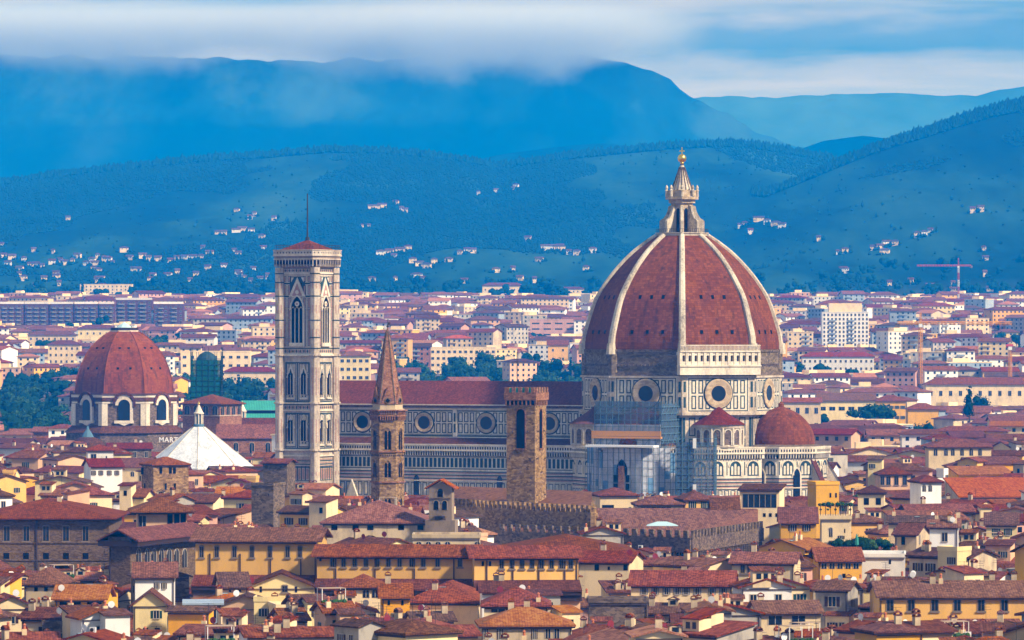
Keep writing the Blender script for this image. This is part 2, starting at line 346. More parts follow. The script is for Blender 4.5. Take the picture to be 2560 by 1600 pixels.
def b_dome(t, b, st3=None):
    tcn = nn(t, 'ShaderNodeTexCoord'); v = tcn.outputs['Object']
    cx = nn(t, 'ShaderNodeVectorMath', operation='CROSS_PRODUCT'); t.links.new(tcn.outputs['Normal'], cx.inputs[0]); cx.inputs[1].default_value = (0, 0, 1)
    nz_ = nn(t, 'ShaderNodeVectorMath', operation='NORMALIZE'); t.links.new(cx.outputs[0], nz_.inputs[0])
    dp = nn(t, 'ShaderNodeVectorMath', operation='DOT_PRODUCT'); t.links.new(v, dp.inputs[0]); t.links.new(nz_.outputs[0], dp.inputs[1])
    sp = nn(t, 'ShaderNodeSeparateXYZ'); t.links.new(v, sp.inputs[0]); cb = nn(t, 'ShaderNodeCombineXYZ'); t.links.new(dp.outputs['Value'], cb.inputs[0]); t.links.new(sp.outputs[2], cb.inputs[1])
    br = nn(t, 'ShaderNodeTexBrick'); br.inputs['Scale'].default_value = 1.0; br.inputs['Brick Width'].default_value = 1.0; br.inputs['Row Height'].default_value = .62; br.inputs['Mortar Size'].default_value = .035; br.offset = 0.0
    br.inputs['Color1'].default_value = (.15, .15, .15, 1); br.inputs['Color2'].default_value = (1, 1, 1, 1); br.inputs['Mortar'].default_value = (0, 0, 0, 1); t.links.new(cb.outputs[0], br.inputs['Vector'])
    bs = nn(t, 'ShaderNodeSeparateColor'); t.links.new(br.outputs['Color'], bs.inputs[0]); c = bs.outputs[0]
    big = noise_tex(t, 0.12, 6, 0.65, v, stretch=(1, 1, .45)); st = noise_tex(t, 0.55, 4, 0.6, v, stretch=(1, 1, 0.07)); f2 = noise_tex(t, 2.0, 3, 0.8, v)
    x = math_(t, 'ADD', math_(t, 'MULTIPLY', c, 0.22), math_(t, 'ADD', math_(t, 'MULTIPLY', big, 0.54), math_(t, 'MULTIPLY', f2, 0.28)))
    col = ramp(t, x, st3 or [(0.26, (.062, .014, .004)), (0.53, (.165, .040, .008)), (0.82, (.31, .10, .022))])
    m = nn(t, 'ShaderNodeMapRange'); m.inputs[1].default_value = 0.52; m.inputs[2].default_value = 0.70; t.links.new(st, m.inputs[0])
    t.links.new(mixc(t, math_(t, 'MULTIPLY', m.outputs[0], 0.7), col, (.040, .015, .012)), b.inputs['Base Color'])
    bm = nn(t, 'ShaderNodeBump'); bm.inputs['Strength'].default_value = 0.5; bm.inputs['Distance'].default_value = 0.3; t.links.new(x, bm.inputs['Height']); t.links.new(bm.outputs[0], b.inputs['Normal'])
mat('dome_tile', b_dome, 0.9, 0.1)
mat('chapel_tile', lambda t, b: b_dome(t, b, [(0.26, (.10, .020, .004)), (0.53, (.22, .048, .008)), (0.82, (.34, .11, .025))]), 0.9, 0.1)
def flat(name, c, rough=0.8, metal=0.0, spec=0.2):
    m = mat(name, None, rough, spec); b = m.node_tree.nodes['Principled BSDF']; b.inputs['Base Color'].default_value = (*c, 1); b.inputs['Metallic'].default_value = metal; return m
flat('glass_dark', (.006, .012, .024), 0.25, 0, 0.4); flat('void', (.008, .008, .013), 1.0, 0, 0.0)
flat('window_frame', (.42, .36, .28)); flat('stone_sill', (.20, .15, .11)); flat('shutter_green', (.010, .05, .038)); flat('shutter_brown', (.045, .018, .011)); flat('shutter_grey', (.24, .22, .19))
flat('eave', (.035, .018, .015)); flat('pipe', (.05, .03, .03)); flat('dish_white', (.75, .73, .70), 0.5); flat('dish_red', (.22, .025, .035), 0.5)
flat('gold_leaf', (.95, .60, .10), 0.28, 1.0); flat('iron', (.03, .03, .035), 0.6); marble('tarp', (.26, .28, .33), (.45, .46, .52), (.62, .63, .66)); flat('tarp_white', (.85, .85, .85), 0.6)
marble('tarp_blue', (.07, .15, .28), (.12, .25, .42), (.20, .34, .50)); flat('skylight', (.42, .60, .62), 0.3); flat('plank', (.55, .25, .08)); flat('crane_red', (.50, .07, .08)); flat('crane_yellow', (.75, .33, .03)); flat('white_metal', (.75, .74, .72), 0.5)
flat('pot', (.45, .14, .06)); flat('sign_white', (.85, .82, .80)); flat('blue_grey_frame', (.08, .16, .22)); flat('trunk', (.07, .045, .03)); flat('sail', (.38, .26, .17)); flat('ac_white', (.70, .69, .66), .5)
def b_copper(t, b):
    v = objvec(t); w_ = nn(t, 'ShaderNodeTexWave'); w_.wave_type = 'BANDS'; w_.bands_direction = 'X'; w_.inputs['Scale'].default_value = 0.45; t.links.new(v, w_.inputs[0])
    n = noise_tex(t, 0.3, 4, .6, v)
    t.links.new(ramp(t, math_(t, 'ADD', math_(t, 'MULTIPLY', w_.outputs[1], .35), math_(t, 'MULTIPLY', n, .6)), [(0.2, (.02, .16, .13)), (0.8, (.06, .38, .29))]), b.inputs['Base Color'])
mat('copper', b_copper, 0.7, 0.2)
def b_leaf(name, a, c):
    def f(t, b):
        r = rnd(t); v = objvec(t); n = noise_tex(t, 0.9, 2, .6, v); x = math_(t, 'ADD', math_(t, 'MULTIPLY', r, .4), math_(t, 'MULTIPLY', n, .7))
        t.links.new(ramp(t, x, [(0.25, a), (0.85, c)]), b.inputs['Base Color'])
    return mat(name, f, 1.0, 0.0)
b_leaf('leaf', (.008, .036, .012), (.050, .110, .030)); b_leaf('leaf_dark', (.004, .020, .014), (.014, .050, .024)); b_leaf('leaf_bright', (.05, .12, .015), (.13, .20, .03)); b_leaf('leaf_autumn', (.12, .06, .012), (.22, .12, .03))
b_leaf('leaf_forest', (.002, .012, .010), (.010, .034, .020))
def b_net(name, c, scale, fill):
    def f(t, b):
        v = objvec(t); fr = []
        b.inputs['Base Color'].default_value = (*c, 1)
        n = noise_tex(t, 0.6, 3, .6, v)
        t.links.new(math_(t, 'MULTIPLY_ADD', n, .5, fill - .25, True), b.inputs['Alpha'])
    return mat(name, f, 0.9, 0.1)
b_net('net_blue', (.09, .14, .21), 1, 0.58); b_net('net_green', (.01, .10, .09), 1, 0.72)

# ------------------------------------------------------------------ walls and what sits on them
class Wall:
    'a vertical plane: origin, unit direction along it; the outside is to the right of the direction'
    def __init__(s, x0, y0, x1, y1):
        s.o = Vector((x0, y0)); d = Vector((x1 - x0, y1 - y0)); s.L = d.length; s.a = d / s.L; s.n = Vector((s.a.y, -s.a.x))
    def p(s, u, out, z):
        q = s.o + s.a * u + s.n * out; return (q.x, q.y, z)
    def box(s, mb, u0, u1, z0, z1, out=0.05, inn=0.02):
        c = [s.p(u0, -inn, z0), s.p(u1, -inn, z0), s.p(u1, out, z0), s.p(u0, out, z0), s.p(u0, -inn, z1), s.p(u1, -inn, z1), s.p(u1, out, z1), s.p(u0, out, z1)]
        mb.add(c, [(0,1,2,3),(4,7,6,5),(0,4,5,1),(1,5,6,2),(2,6,7,3),(3,7,4,0)])
    def frame(s, mb, u0, u1, z0, z1, t=0.25, out=0.05):
        s.box(mb, u0, u1, z0, z0 + t, out); s.box(mb, u0, u1, z1 - t, z1, out); s.box(mb, u0, u0 + t, z0 + t, z1 - t, out); s.box(mb, u1 - t, u1, z0 + t, z1 - t, out)
    def poly(s, mb, pts, out=0.05, inn=0.02):
        n = len(pts); v = [s.p(u, -inn, z) for u, z in pts] + [s.p(u, out, z) for u, z in pts]
        mb.add(v, [tuple(reversed(range(n))), tuple(range(n, 2*n))] + [(i, (i+1) % n, (i+1) % n + n, i + n) for i in range(n)])
    def arch(s, mb, u, w, z0, z1, out=0.05, pointed=False, inn=0.02, k=8):
        s.poly(mb, arch_pts(u, w, z0, z1, pointed, k), out, inn)
    def archband(s, mb, u, w, z0, z1, t, out=0.1, pointed=False, k=8, legs=True):
        'the moulding round an arch, t wide'
        a = arch_pts(u, w, z0, z1, pointed, k); b = arch_pts(u, w + 2*t, z0, z1 + t, pointed, k)
        a2 = a[1:-1] if legs else a[2:-2]; b2 = b[1:-1] if legs else b[2:-2]
        a2 = a[:] ; b2 = b[:]
        for i in range(1, len(a2)) if True else []:
            q = [a2[i-1], a2[i], b2[i], b2[i-1]]
            if i == 1 and False: continue
            if abs(q[0][1] - z0) < 1e-6 and abs(q[1][1] - z0) < 1e-6: continue
            s.poly(mb, list(reversed(q)), out)
    def disc(s, mb, u, z, r, out=0.05, n=20, inn=0.02):
        s.poly(mb, [(u + r*math.cos(2*PI*i/n), z + r*math.sin(2*PI*i/n)) for i in range(n)], out, inn)
    def ring(s, mb, u, z, r0, r1, out0, out1, n=24):
        'a splayed ring: from radius r0 at depth out0 to r1 at out1'
        v = []
        for r, o in ((r0, out0), (r1, out1)):
            v += [s.p(u + r*math.cos(2*PI*i/n), o, z + r*math.sin(2*PI*i/n)) for i in range(n)]
        mb.add(v, [(i, (i+1) % n, (i+1) % n + n, i + n) for i in range(n)])
def arch_pts(u, w, z0, z1, pointed=False, k=8):
    'outline counter-clockwise seen from outside, starting bottom left'
    h = w / 2; pts = [(u - h, z0), (u + h, z0)]
    if pointed:
        sp = z1 - w * 0.95
        for i in range(k + 1):
            t = i / k; a = t * R(60); pts.append((u + h - (w - w*math.cos(a)) * 1.0, sp + w*math.sin(a) * 1.097))
        for i in range(k - 1, -1, -1):
            t = i / k; a = t * R(60); pts.append((u - h + (w - w*math.cos(a)), sp + w*math.sin(a) * 1.097))
    else:
        for i in range(2*k + 1):
            a = PI * i / (2*k); pts.append((u + h*math.cos(a), z1 - h + h*math.sin(a)))
    return pts
def ngon(n, r, rot=0.0, c=(0, 0)): return [(c[0] + r*math.cos(rot + 2*PI*i/n), c[1] + r*math.sin(rot + 2*PI*i/n)) for i in range(n)]
def facets(poly):
    'walls of a counter-clockwise footprint'
    return [Wall(*poly[i], *poly[(i+1) % len(poly)]) for i in range(len(poly))]
def clamp_poly_out(poly, d):
    cx = sum(p[0] for p in poly)/len(poly); cy = sum(p[1] for p in poly)/len(poly)
    return [(cx + (x-cx)*(1 + d/math.hypot(x-cx, y-cy)), cy + (y-cy)*(1 + d/math.hypot(x-cx, y-cy))) for x, y in poly]
def gable_roof(mb, x0, x1, y0, y1, z, rise, axis='x', ov=0.6, th=0.28):
    'two slopes; axis is the direction of the ridge'
    x0 -= ov; x1 += ov; y0 -= ov; y1 += ov
    if axis == 'x':
        ym = (y0+y1)/2; dz = -rise * ov / ((y1-y0)/2 - ov + 1e-6)
        pr = [(y0, z+dz), (ym, z+rise), (y1, z+dz)]; pt = lambda x, q, o: (x, q[0], q[1]+o)
        ends = (x0, x1)
    else:
        xm = (x0+x1)/2; dz = -rise * ov / ((x1-x0)/2 - ov + 1e-6)
        pr = [(x0, z+dz), (xm, z+rise), (x1, z+dz)]; pt = lambda y, q, o: (q[0], y, q[1]+o)
        ends = (y0, y1)
    v = [pt(e, q, o) for e in ends for o in (th, 0.0) for q in pr]
    f = [(0,1,7,6),(1,2,8,7),(3,9,10,4),(4,10,11,5),(0,3,4,1),(1,4,5,2),(6,7,10,9),(7,8,11,10),(0,6,9,3),(2,5,11,8)]
    mb.add(v, f)
def hip_roof(mb, x0, x1, y0, y1, z, rise, ov=0.6, th=0.28):
    x0 -= ov; x1 += ov; y0 -= ov; y1 += ov; W = x1-x0; D = y1-y0; z -= 0.12
    if W >= D: a = (x0 + D/2*0.95, (y0+y1)/2); b = (x1 - D/2*0.95, (y0+y1)/2)
    else: a = ((x0+x1)/2, y0 + W/2*0.95); b = ((x0+x1)/2, y1 - W/2*0.95)
    v = [(x0,y0,z),(x1,y0,z),(x1,y1,z),(x0,y1,z),(x0,y0,z+th),(x1,y0,z+th),(x1,y1,z+th),(x0,y1,z+th),(*a, z+rise+th),(*b, z+rise+th)]
    f = [(0,3,2,1),(0,1,5,4),(1,2,6,5),(2,3,7,6),(3,0,4,7)]
    f += [(4,5,9,8),(5,6,9),(6,7,8,9),(7,4,8)] if W >= D else [(4,5,8),(5,6,9,8),(6,7,9),(7,4,8,9)]
    mb.add(v, f)
def shed_roof(mb, x0, x1, y0, y1, z, rise, ov=0.5, th=0.28):
    x0 -= ov; x1 += ov; k = rise/(y1-y0); ya, yb = y0-ov, y1+ov*0.3; za, zb = z-k*ov, z+rise+k*ov*0.3
    mb.add([(x0,ya,za),(x1,ya,za),(x1,yb,zb),(x0,yb,zb),(x0,ya,za+th),(x1,ya,za+th),(x1,yb,zb+th),(x0,yb,zb+th)], [(0,3,2,1),(4,5,6,7),(0,1,5,4),(1,2,6,5),(2,3,7,6),(3,0,4,7)])
def shell(mb, x0, x1, y0, y1, z0, z, kind, rise, axis='x'):
    'the walls up to the underside of the roof'
    if kind == 'gable' and axis == 'x':
        ym = (y0+y1)/2
        mb.add([(x0,y0,z0),(x1,y0,z0),(x1,y1,z0),(x0,y1,z0),(x0,y0,z),(x1,y0,z),(x1,y1,z),(x0,y1,z),(x0,ym,z+rise),(x1,ym,z+rise)],
               [(0,1,5,4),(2,3,7,6),(1,2,6,9,5),(3,0,4,8,7),(4,5,9,8),(6,7,8,9)])
    elif kind == 'gable':
        xm = (x0+x1)/2
        mb.add([(x0,y0,z0),(x1,y0,z0),(x1,y1,z0),(x0,y1,z0),(x0,y0,z),(x1,y0,z),(x1,y1,z),(x0,y1,z),(xm,y0,z+rise),(xm,y1,z+rise)],
               [(0,1,5,8,4),(2,3,7,9,6),(1,2,6,5),(3,0,4,7),(5,6,9,8),(7,4,8,9)])
    elif kind == 'shed':
        mb.add([(x0,y0,z0),(x1,y0,z0),(x1,y1,z0),(x0,y1,z0),(x0,y0,z),(x1,y0,z),(x1,y1,z+rise),(x0,y1,z+rise)], [(0,1,5,4),(1,2,6,5),(2,3,7,6),(3,0,4,7),(4,5,6,7)])
    else: mb.box(x0, x1, y0, y1, z0, z)
# ------------------------------------------------------------------ the cathedral
TH = R(-24.5)                                    # its axis: local x runs east, local -y is the flank that faces us
DX, DY = (1705 - 1280) / F * 1345, 1345.0
K = 1345 / F                                     # metres per photograph pixel at the dome
def dz(py, y=1345.0): return CZ - (py - HY) / F * y
duomo = empty('cathedral', (DX, DY, 0), TH, 'marble cathedral with a huge red ribbed dome, white lantern and golden ball', 'cathedral')
OCT = lambda r: ngon(8, r, R(22.5))
# dome shell: eight curved webs, octagonal at every height
prof = [(246, 873), (243.5, 841), (229, 791), (214, 749), (191, 711), (161, 672), (124, 634), (84, 603), (64, 590)]
def dome_pts(prof, y=1345.0): return [(r * y / F, dz(py, y)) for r, py in prof]
def refine(pr, n=26):
    zs = [p[1] for p in pr]; t = np.linspace(0, 1, len(pr)); tt = np.linspace(0, 1, n)
    from math import fsum
    def cr(vals, u):
        x = u * (len(vals) - 1); i = min(int(x), len(vals) - 2); f = x - i
        p = [vals[max(i-1, 0)], vals[i], vals[i+1], vals[min(i+2, len(vals)-1)]]
        return 0.5*((2*p[1]) + (-p[0]+p[2])*f + (2*p[0]-5*p[1]+4*p[2]-p[3])*f*f + (-p[0]+3*p[1]-3*p[2]+p[3])*f**3)
    return [(cr([p[0] for p in pr], u), cr(zs, u)) for u in tt]
DP = refine(dome_pts(prof))
def oct_shell(mb, pr, n=8, rot=R(22.5), sub=1):
    rings = []
    for r, z in pr:
        c = ngon(n, r, rot); rings.append([(x, y, z) for x, y in c])
    mb.loft(rings, cap=True)
def dome_at(pr, zz):
    for i in range(len(pr)-1):
        if pr[i][1] <= zz <= pr[i+1][1]:
            t = (zz-pr[i][1])/(pr[i+1][1]-pr[i][1]); return lerp(pr[i][0], pr[i+1][0], t), (pr[i+1][0]-pr[i][0])/(pr[i+1][1]-pr[i][1])
    return pr[-1][0], 0
mb = MB(); oct_shell(mb, DP); dome = mb.build('dome', 'dome_tile', duomo)
for k in range(8):                               # marble ribs, tapering, on the corners
    a = R(22.5 + 45*k); ca, sa = math.cos(a), math.sin(a); rings = []
    for i, (r, z) in enumerate(DP):
        w_ = lerp(1.05, 0.68, i/(len(DP)-1)); o = 0.75
        dr = DP[min(i+1, len(DP)-1)][0]-DP[max(i-1, 0)][0]; dzz = DP[min(i+1, len(DP)-1)][1]-DP[max(i-1, 0)][1]; L = math.hypot(dr, dzz); nx, nz_ = dzz/L, -dr/L
        ring = []
        for s_, q in ((-1, -0.8), (1, -0.8), (1, 0.5), (0.45, 0.95), (-0.45, 0.95), (-1, 0.5)):
            rr = r + q*o*nx*1.0; ring.append((rr*ca - s_*w_*sa, rr*sa + s_*w_*ca, z + q*o*nz_))
        rings.append(ring)
    mb = MB(); mb.loft(rings)
    mb.tube((DP[0][0]*ca*1.005, DP[0][0]*sa*1.005, dz(885)), (DP[0][0]*ca*1.005, DP[0][0]*sa*1.005, dz(858)), 1.55, 8, 1.25)
    mb.build('rib', 'rib_stone', dome)
OD = facets(OCT(1))
for py, cnt, off in ((650, 3, .17), (744, 3, .19), (830, 3, .22)):   # the small windows in three tiers on each web
    z = dz(py); r, s_ = dome_at(DP, z)
    for w_ in facets(OCT(r + 0.10)):
        for j in range(cnt):
            u = w_.L*(0.5 + (j-1)*off); mb = MB()
            mb.add([w_.p(u-.42, 0.25, z-.55), w_.p(u+.42, 0.25, z-.55), w_.p(u+.42, 0.25+1.0*s_*0.92, z+.55), w_.p(u-.42, 0.25+1.0*s_*0.92, z+.55), w_.p(u-.42, -.6, z-.55), w_.p(u+.42, -.6, z-.55), w_.p(u+.42, -.6, z+.55), w_.p(u-.42, -.6, z+.55)],
                   [(0,1,2,3),(0,4,5,1),(1,5,6,2),(3,2,6,7),(0,3,7,4)])
            if abs(w_.n.angle(Vector((0, -1)))) < R(100): mb.build('window', 'void', dome)
# bare masonry band under the dome, then the marble drum with round windows
mb = MB(); r0 = 245*K; mb.prism(OCT(r0), dz(940), dz(871)); mas = mb.build('masonry_band', 'masonry', duomo)
mb = MB()
for w_ in facets(OCT(r0)):
    w_.box(mb, -.3, w_.L+.3, dz(879), dz(875), .35); w_.box(mb, 0, w_.L, dz(938), dz(930), .5)
    for j in range(18): u = w_.L*(j+.5)/18; w_.box(mb, u-.25, u+.25, dz(914), dz(909), .3)
mb.build('cornice', 'stone_grey', mas)
for k in range(8):
    mb = MB(); a = R(22.5+45*k); mb.prism(ngon(8, 1.7, 0, (r0*math.cos(a)*.97, r0*math.sin(a)*.97)), dz(940), dz(873)); mb.build('corner_pier', 'masonry', mas)
r1 = 250*K; drum = None
mb = MB(); mb.prism(OCT(r1), dz(1034), dz(938)); drum = mb.build('drum', 'marble_white', duomo)
mg = MB(); mc = MB()
for w_ in facets(OCT(r1)):
    L = w_.L; z0, z1 = dz(1022), dz(945); zm = (z0+z1)/2
    w_.frame(mg, 1.9, L-1.9, z0-.3, z1+.3, .26, .04)
    for row in ((z0+.35, zm-.3), (zm+.3, z1-.35)):
        for j in range(8):
            if j in (3, 4): continue
            u = lerp(2.5, L-2.5, (j+.5)/8); hw = (L-5)/16*.66
            w_.frame(mg, u-hw, u+hw, *row, .32, .06)
            if j in (2, 5): continue
        for sx in (0.75, L-0.75): w_.box(mg, sx-.38, sx+.38, row[0]+.4, row[1]-.4, .08)
    for sx in (0.05, L-1.55):
        mp_ = MB(); w_.box(mp_, sx, sx+1.5, z0-.8, z1+.8, .035)
        if w_.n.y < .5: mp_.build('pilaster', 'marble', drum)
    w_.box(mc, -.35, L+.35, dz(1034), dz(1029), .75); w_.box(mc, -.2, L+.2, dz(1029), dz(1025), .3); w_.box(mc, -.3, L+.3, dz(943), dz(938), .45)
mg.build('green_marble_pattern', 'marble_green', drum); mc.build('cornice', 'marble', drum)
for w_ in facets(OCT(r1)):
    if w_.n.y > 0.75: continue
    mb = MB(); u, z = w_.L/2, dz(981)
    w_.ring(mb, u, z, 4.25, 4.25, -.02, .42); w_.ring(mb, u, z, 4.25, 3.85, .42, .5); w_.ring(mb, u, z, 3.85, 2.45, .5, .30); w_.ring(mb, u, z, 2.45, 2.25, .30, .34)
    mb.cur = 1; w_.disc(mb, u, z, 2.3, .26); mb.cur = 2; w_.ring(mb, u, z, 4.6, 4.6, -.02, .10); w_.ring(mb, u, z, 4.6, 4.2, .10, .12)
    mb.build('round_window', ['cut_stone', 'glass_dark', 'marble_green'], drum)
# the finished stretch of gallery on the south-east web
W = [x for x in facets(OCT(r0)) if x.n.x > 0.5 and x.n.y < -0.5][0]
gb = MB(); za, zb, zc = dz(925), dz(915), dz(871)
W.box(gb, -1.6, W.L+1.6, za-1.2, zb, 2.2); W.box(gb, -1.7, W.L+1.7, zb, zb+.45, 2.5); W.box(gb, -1.5, W.L+1.5, zc-1.0, zc-.55, 2.3); W.box(gb, -1.5, W.L+1.5, zc+.85, zc+1.1, 2.3, -2.0)
nA = 13
for j in range(nA+1):
    u = lerp(-1.2, W.L+1.2, j/nA); W.box(gb, u-.42, u+.42, zb+.45, zc-1.0, 2.1, -.2)
W.box(gb, -1.4, W.L+1.4, zc-1.0-.9, zc-1.0, 1.9, 1.0)
for j in range(60): u = lerp(-1.3, W.L+1.3, j/59); W.box(gb, u-.08, u+.08, zc-.55, zc+.85, 2.22, -2.05); 
gb.cur = 1
W.box(gb, -1.0, W.L+1.0, zb+.45, zc-1.0, 0.5, .1)
gb.cur = 0
for j in range(nA):
    u0 = lerp(-1.2, W.L+1.2, j/nA)+.42; u1 = lerp(-1.2, W.L+1.2, (j+1)/nA)-.42; m_ = (u0+u1)/2; h_ = (u1-u0)/2; zt = zc-1.0-.9
    for q in range(6):                            # rounded heads
        a0 = PI*q/6; a1 = PI*(q+1)/6
        W.poly(gb, [(m_+h_*math.cos(a1), zt-h_+h_*math.sin(a1)), (m_+h_*math.cos(a0), zt-h_+h_*math.sin(a0)), (m_+h_*math.cos(a0), zt+.02), (m_+h_*math.cos(a1), zt+.02)], 1.9, -1.0)
    W.box(gb, u0, u1, zb+.45, zb+1.5, 1.95, -1.8)
W.box(gb, 0, W.L, dz(940), za-1.2, .5)
gb.build('gallery', ['marble_white', 'void'], duomo)
# lantern
ln = MB(); zt = dz(590)
ln.prism(OCT(64*K), dz(592), dz(584)); ln.prism(OCT(67*K), dz(584), dz(582))
LANT = ln.build('lantern', 'rib_stone', duomo)
b = MB(); b.prism(OCT(27*K), dz(584), dz(498)); b.build('lantern_body', 'cut_stone', LANT)
b = MB(); b.prism(OCT(33*K), dz(508), dz(499)); b.prism(OCT(41*K), dz(499), dz(492)); b.prism(OCT(36*K), dz(492), dz(476)); b.build('entablature', 'cut_stone', LANT)
for w_ in facets(OCT(27*K)):
    if w_.n.y > .8: continue
    b = MB(); w_.arch(b, w_.L/2, 1.05, dz(583), dz(521), .12); b.build('window', 'void', LANT)
    b = MB(); w_.archband(b, w_.L/2, 1.05, dz(583), dz(521), .22, .22); b.build('window_surround', 'rib_stone', LANT)
for k in range(8):                               # scrolled buttresses
    a = R(22.5+45*k); b = MB(); ca, sa = math.cos(a), math.sin(a)
    pr = [(24, 584), (56, 584), (56, 553), (52, 549), (46, 546), (40, 536), (36, 527), (34, 516), (24, 512)]
    v = []
    for s_ in (-.42, .42): v += [(r*K*ca - s_*sa, r*K*sa + s_*ca, dz(py)) for r, py in pr]
    n = len(pr); b.add(v, [tuple(range(n)), tuple(reversed(range(n, 2*n)))] + [(i, i+n, (i+1) % n + n, (i+1) % n) for i in range(n)])
    b.build('buttress', 'rib_stone', LANT)
    b = MB(); c_ = (38*K*ca, 38*K*sa); b.lathe([(.5, dz(492)), (.42, dz(478)), (.62, dz(477)), (.3, dz(474)), (.45, dz(470)), (.3, dz(466)), (.1, dz(463))], 8, c_); b.build('pinnacle', 'rib_stone', LANT)
b = MB()
for i in range(16):
    a = 2*PI*i/16
b.lathe([(r*K, dz(py)) for r, py in ((27, 478), (24, 468), (17, 450), (11, 432), (6, 418), (3, 408))], 16); b.build('spire', 'rib_stone', LANT)
b = MB()
for i in range(16):
    a = 2*PI*i/16; p_ = [(r*K, dz(py)) for r, py in ((27.4, 478), (17.4, 450), (6.4, 418))]
    for q in range(2): b.tube((p_[q][0]*math.cos(a), p_[q][0]*math.sin(a), p_[q][1]), (p_[q+1][0]*math.cos(a), p_[q+1][0]*math.sin(a), p_[q+1][1]), .16, 4)
b.lathe([(7.2*K, dz(424)), (3.2*K, dz(407)), (3.6*K, dz(405))], 10); b.build('spire_rib', 'stone_dark', LANT)
b = MB(); b.lathe([(4*K, dz(410)), (5*K, dz(408)), (3*K, dz(405))], 12); b.ball((0, 0, dz(396)), 11*K, 20, 14); b.build('golden_ball', 'gold_leaf', LANT, True)
b = MB(); b.box(-.16, .16, -.16, .16, dz(385), dz(368)); b.box(-.75, .75, -.14, .14, dz(379), dz(376)); o_ = b.build('cross', 'gold_leaf', LANT); o_.rotation_euler = (0, 0, -TH)
b = MB()
for w_ in facets(OCT(65*K)):
    w_.box(b, 0, w_.L, dz(573), dz(572)-.05, .05)
    for j in range(9): w_.box(b, w_.L*j/9-.05, w_.L*j/9+.05, dz(582), dz(573), .04)
b.build('railing', 'iron', LANT)
# body under the drum
ZC = dz(1034)                                    # top of the body
mb = MB(); mb.prism(OCT(243*K), 0, ZC); body = mb.build('crossing_wall', 'marble', duomo)
mg = MB()
for w_ in facets(OCT(243*K)):
    for z0, z1 in ((dz(1085), dz(1040)), (dz(1130), dz(1092))):
        for j in range(6): u = lerp(1.5, w_.L-1.5, (j+.5)/6); w_.frame(mg, u-1.0, u+1.0, z0, z1, .3, .06)
    for sx in (.1, w_.L-.9):
        w_.box(mg, sx, sx+.8, dz(1125), dz(1040), .09)
mg.build('green_marble_pattern', 'marble_green', body)

def banded(parent, poly, ztop, zbot, open_arc=False, gallery=True, faces=None, arches=True, name='wall'):
    'polychrome outside wall of the lower storey: gallery, corbels, arches, stripes, upright panels'
    ws = faces or facets(poly)
    g = MB(); gl = MB(); dk = MB(); pk = MB()
    for w_ in ws:
        L = w_.L
        if gallery:
            w_.box(gl, -.35, L+.35, ztop-.35, ztop, .95); w_.box(gl, -.3, L+.3, ztop-1.75, ztop-.35, .85, .0); w_.box(gl, -.35, L+.35, ztop-2.0, ztop-1.75, .95)
            n = max(int(L/.8), 2)
            for j in range(n):
                u = L*(j+.5)/n; w_.box(dk, u-.2, u+.2, ztop-1.45, ztop-.7, .89, -.84)
                w_.poly(dk, [(u-.27, ztop-3.4), (u+.27, ztop-3.4), (u+.27, ztop-2.6), (u, ztop-2.1), (u-.27, ztop-2.6)], .3)
                w_.box(gl, u-.4-.11, u-.4+.11, ztop-3.3, ztop-2.0, .8)
        zt = ztop-3.6
        if arches:
            n = max(int(round(L/5.2)), 1)
            for j in range(n):
                u = L*(j+.5)/n; w0 = min(L/n*.62, 3.6)
                w_.arch(g, u, w0, zt-4.6, zt-.4, .06); w_.archband(gl, u, w0, zt-4.6, zt-.4, .35, .22)
                for q in range(3): uu = u+(q-1)*w0*.29; w_.arch(gl, uu, w0*.19, zt-4.3, zt-1.1-abs(q-1)*.7, .12)
                w_.box(g, u-L/n/2+.05, u-L/n/2+.3, zt-4.4, zt-.6, .07)
            zt -= 4.9
        else:
            w_.box(g, 0, L, zt-.2, zt, .05)
            n = max(int(L/1.35), 1)
            for j in range(n): u = L*(j+.5)/n; w_.box(g, u-.43, u+.43, zt-3.2, zt-.45, .05)
            w_.box(g, 0, L, zt-3.75, zt-3.5, .05); zt -= 3.9
        for k_ in range(3):
            w_.box(g, 0, L, zt-.75-k_*1.0, zt-.42-k_*1.0, .05)
            w_.box(pk, 0, L, zt-1.15-k_*1.0, zt-.8-k_*1.0, .045)
        w_.box(gl, -.2, L+.2, zt-3.4, zt-3.1, .35)
        zt -= 3.6
        while zt - 4.6 > zbot-4:
            n = max(int(L/1.9), 1)
            for j in range(n):
                u = L*(j+.5)/n; w_.frame(g, u-.72, u+.72, zt-4.2, zt-.2, .2, .06); w_.poly(pk, [(u-.2, zt-3.2), (u, zt-3.9), (u+.2, zt-3.2), (u, zt-1)], .05)
                w_.box(gl, u-.3, u+.3, zt-3.7, zt-.7, .12)
            w_.box(g, 0, L, zt-4.9, zt-4.5, .05); zt -= 5.1
    mw = MB(); z0 = 0
    mw.prism(poly, 0, ztop-.2)
    wl = mw.build(name, 'marble_white', parent); g.build('green_marble_pattern', 'marble_green', wl); pk.build('pink_marble_pattern', 'marble_pink', wl)
    if gl.v: gl.build('white_moulding', 'marble_white', wl)
    if dk.v: dk.build('corbel_pattern', 'void', wl)
    return wl
ZG = 25.2                                        # top of the lower gallery all round
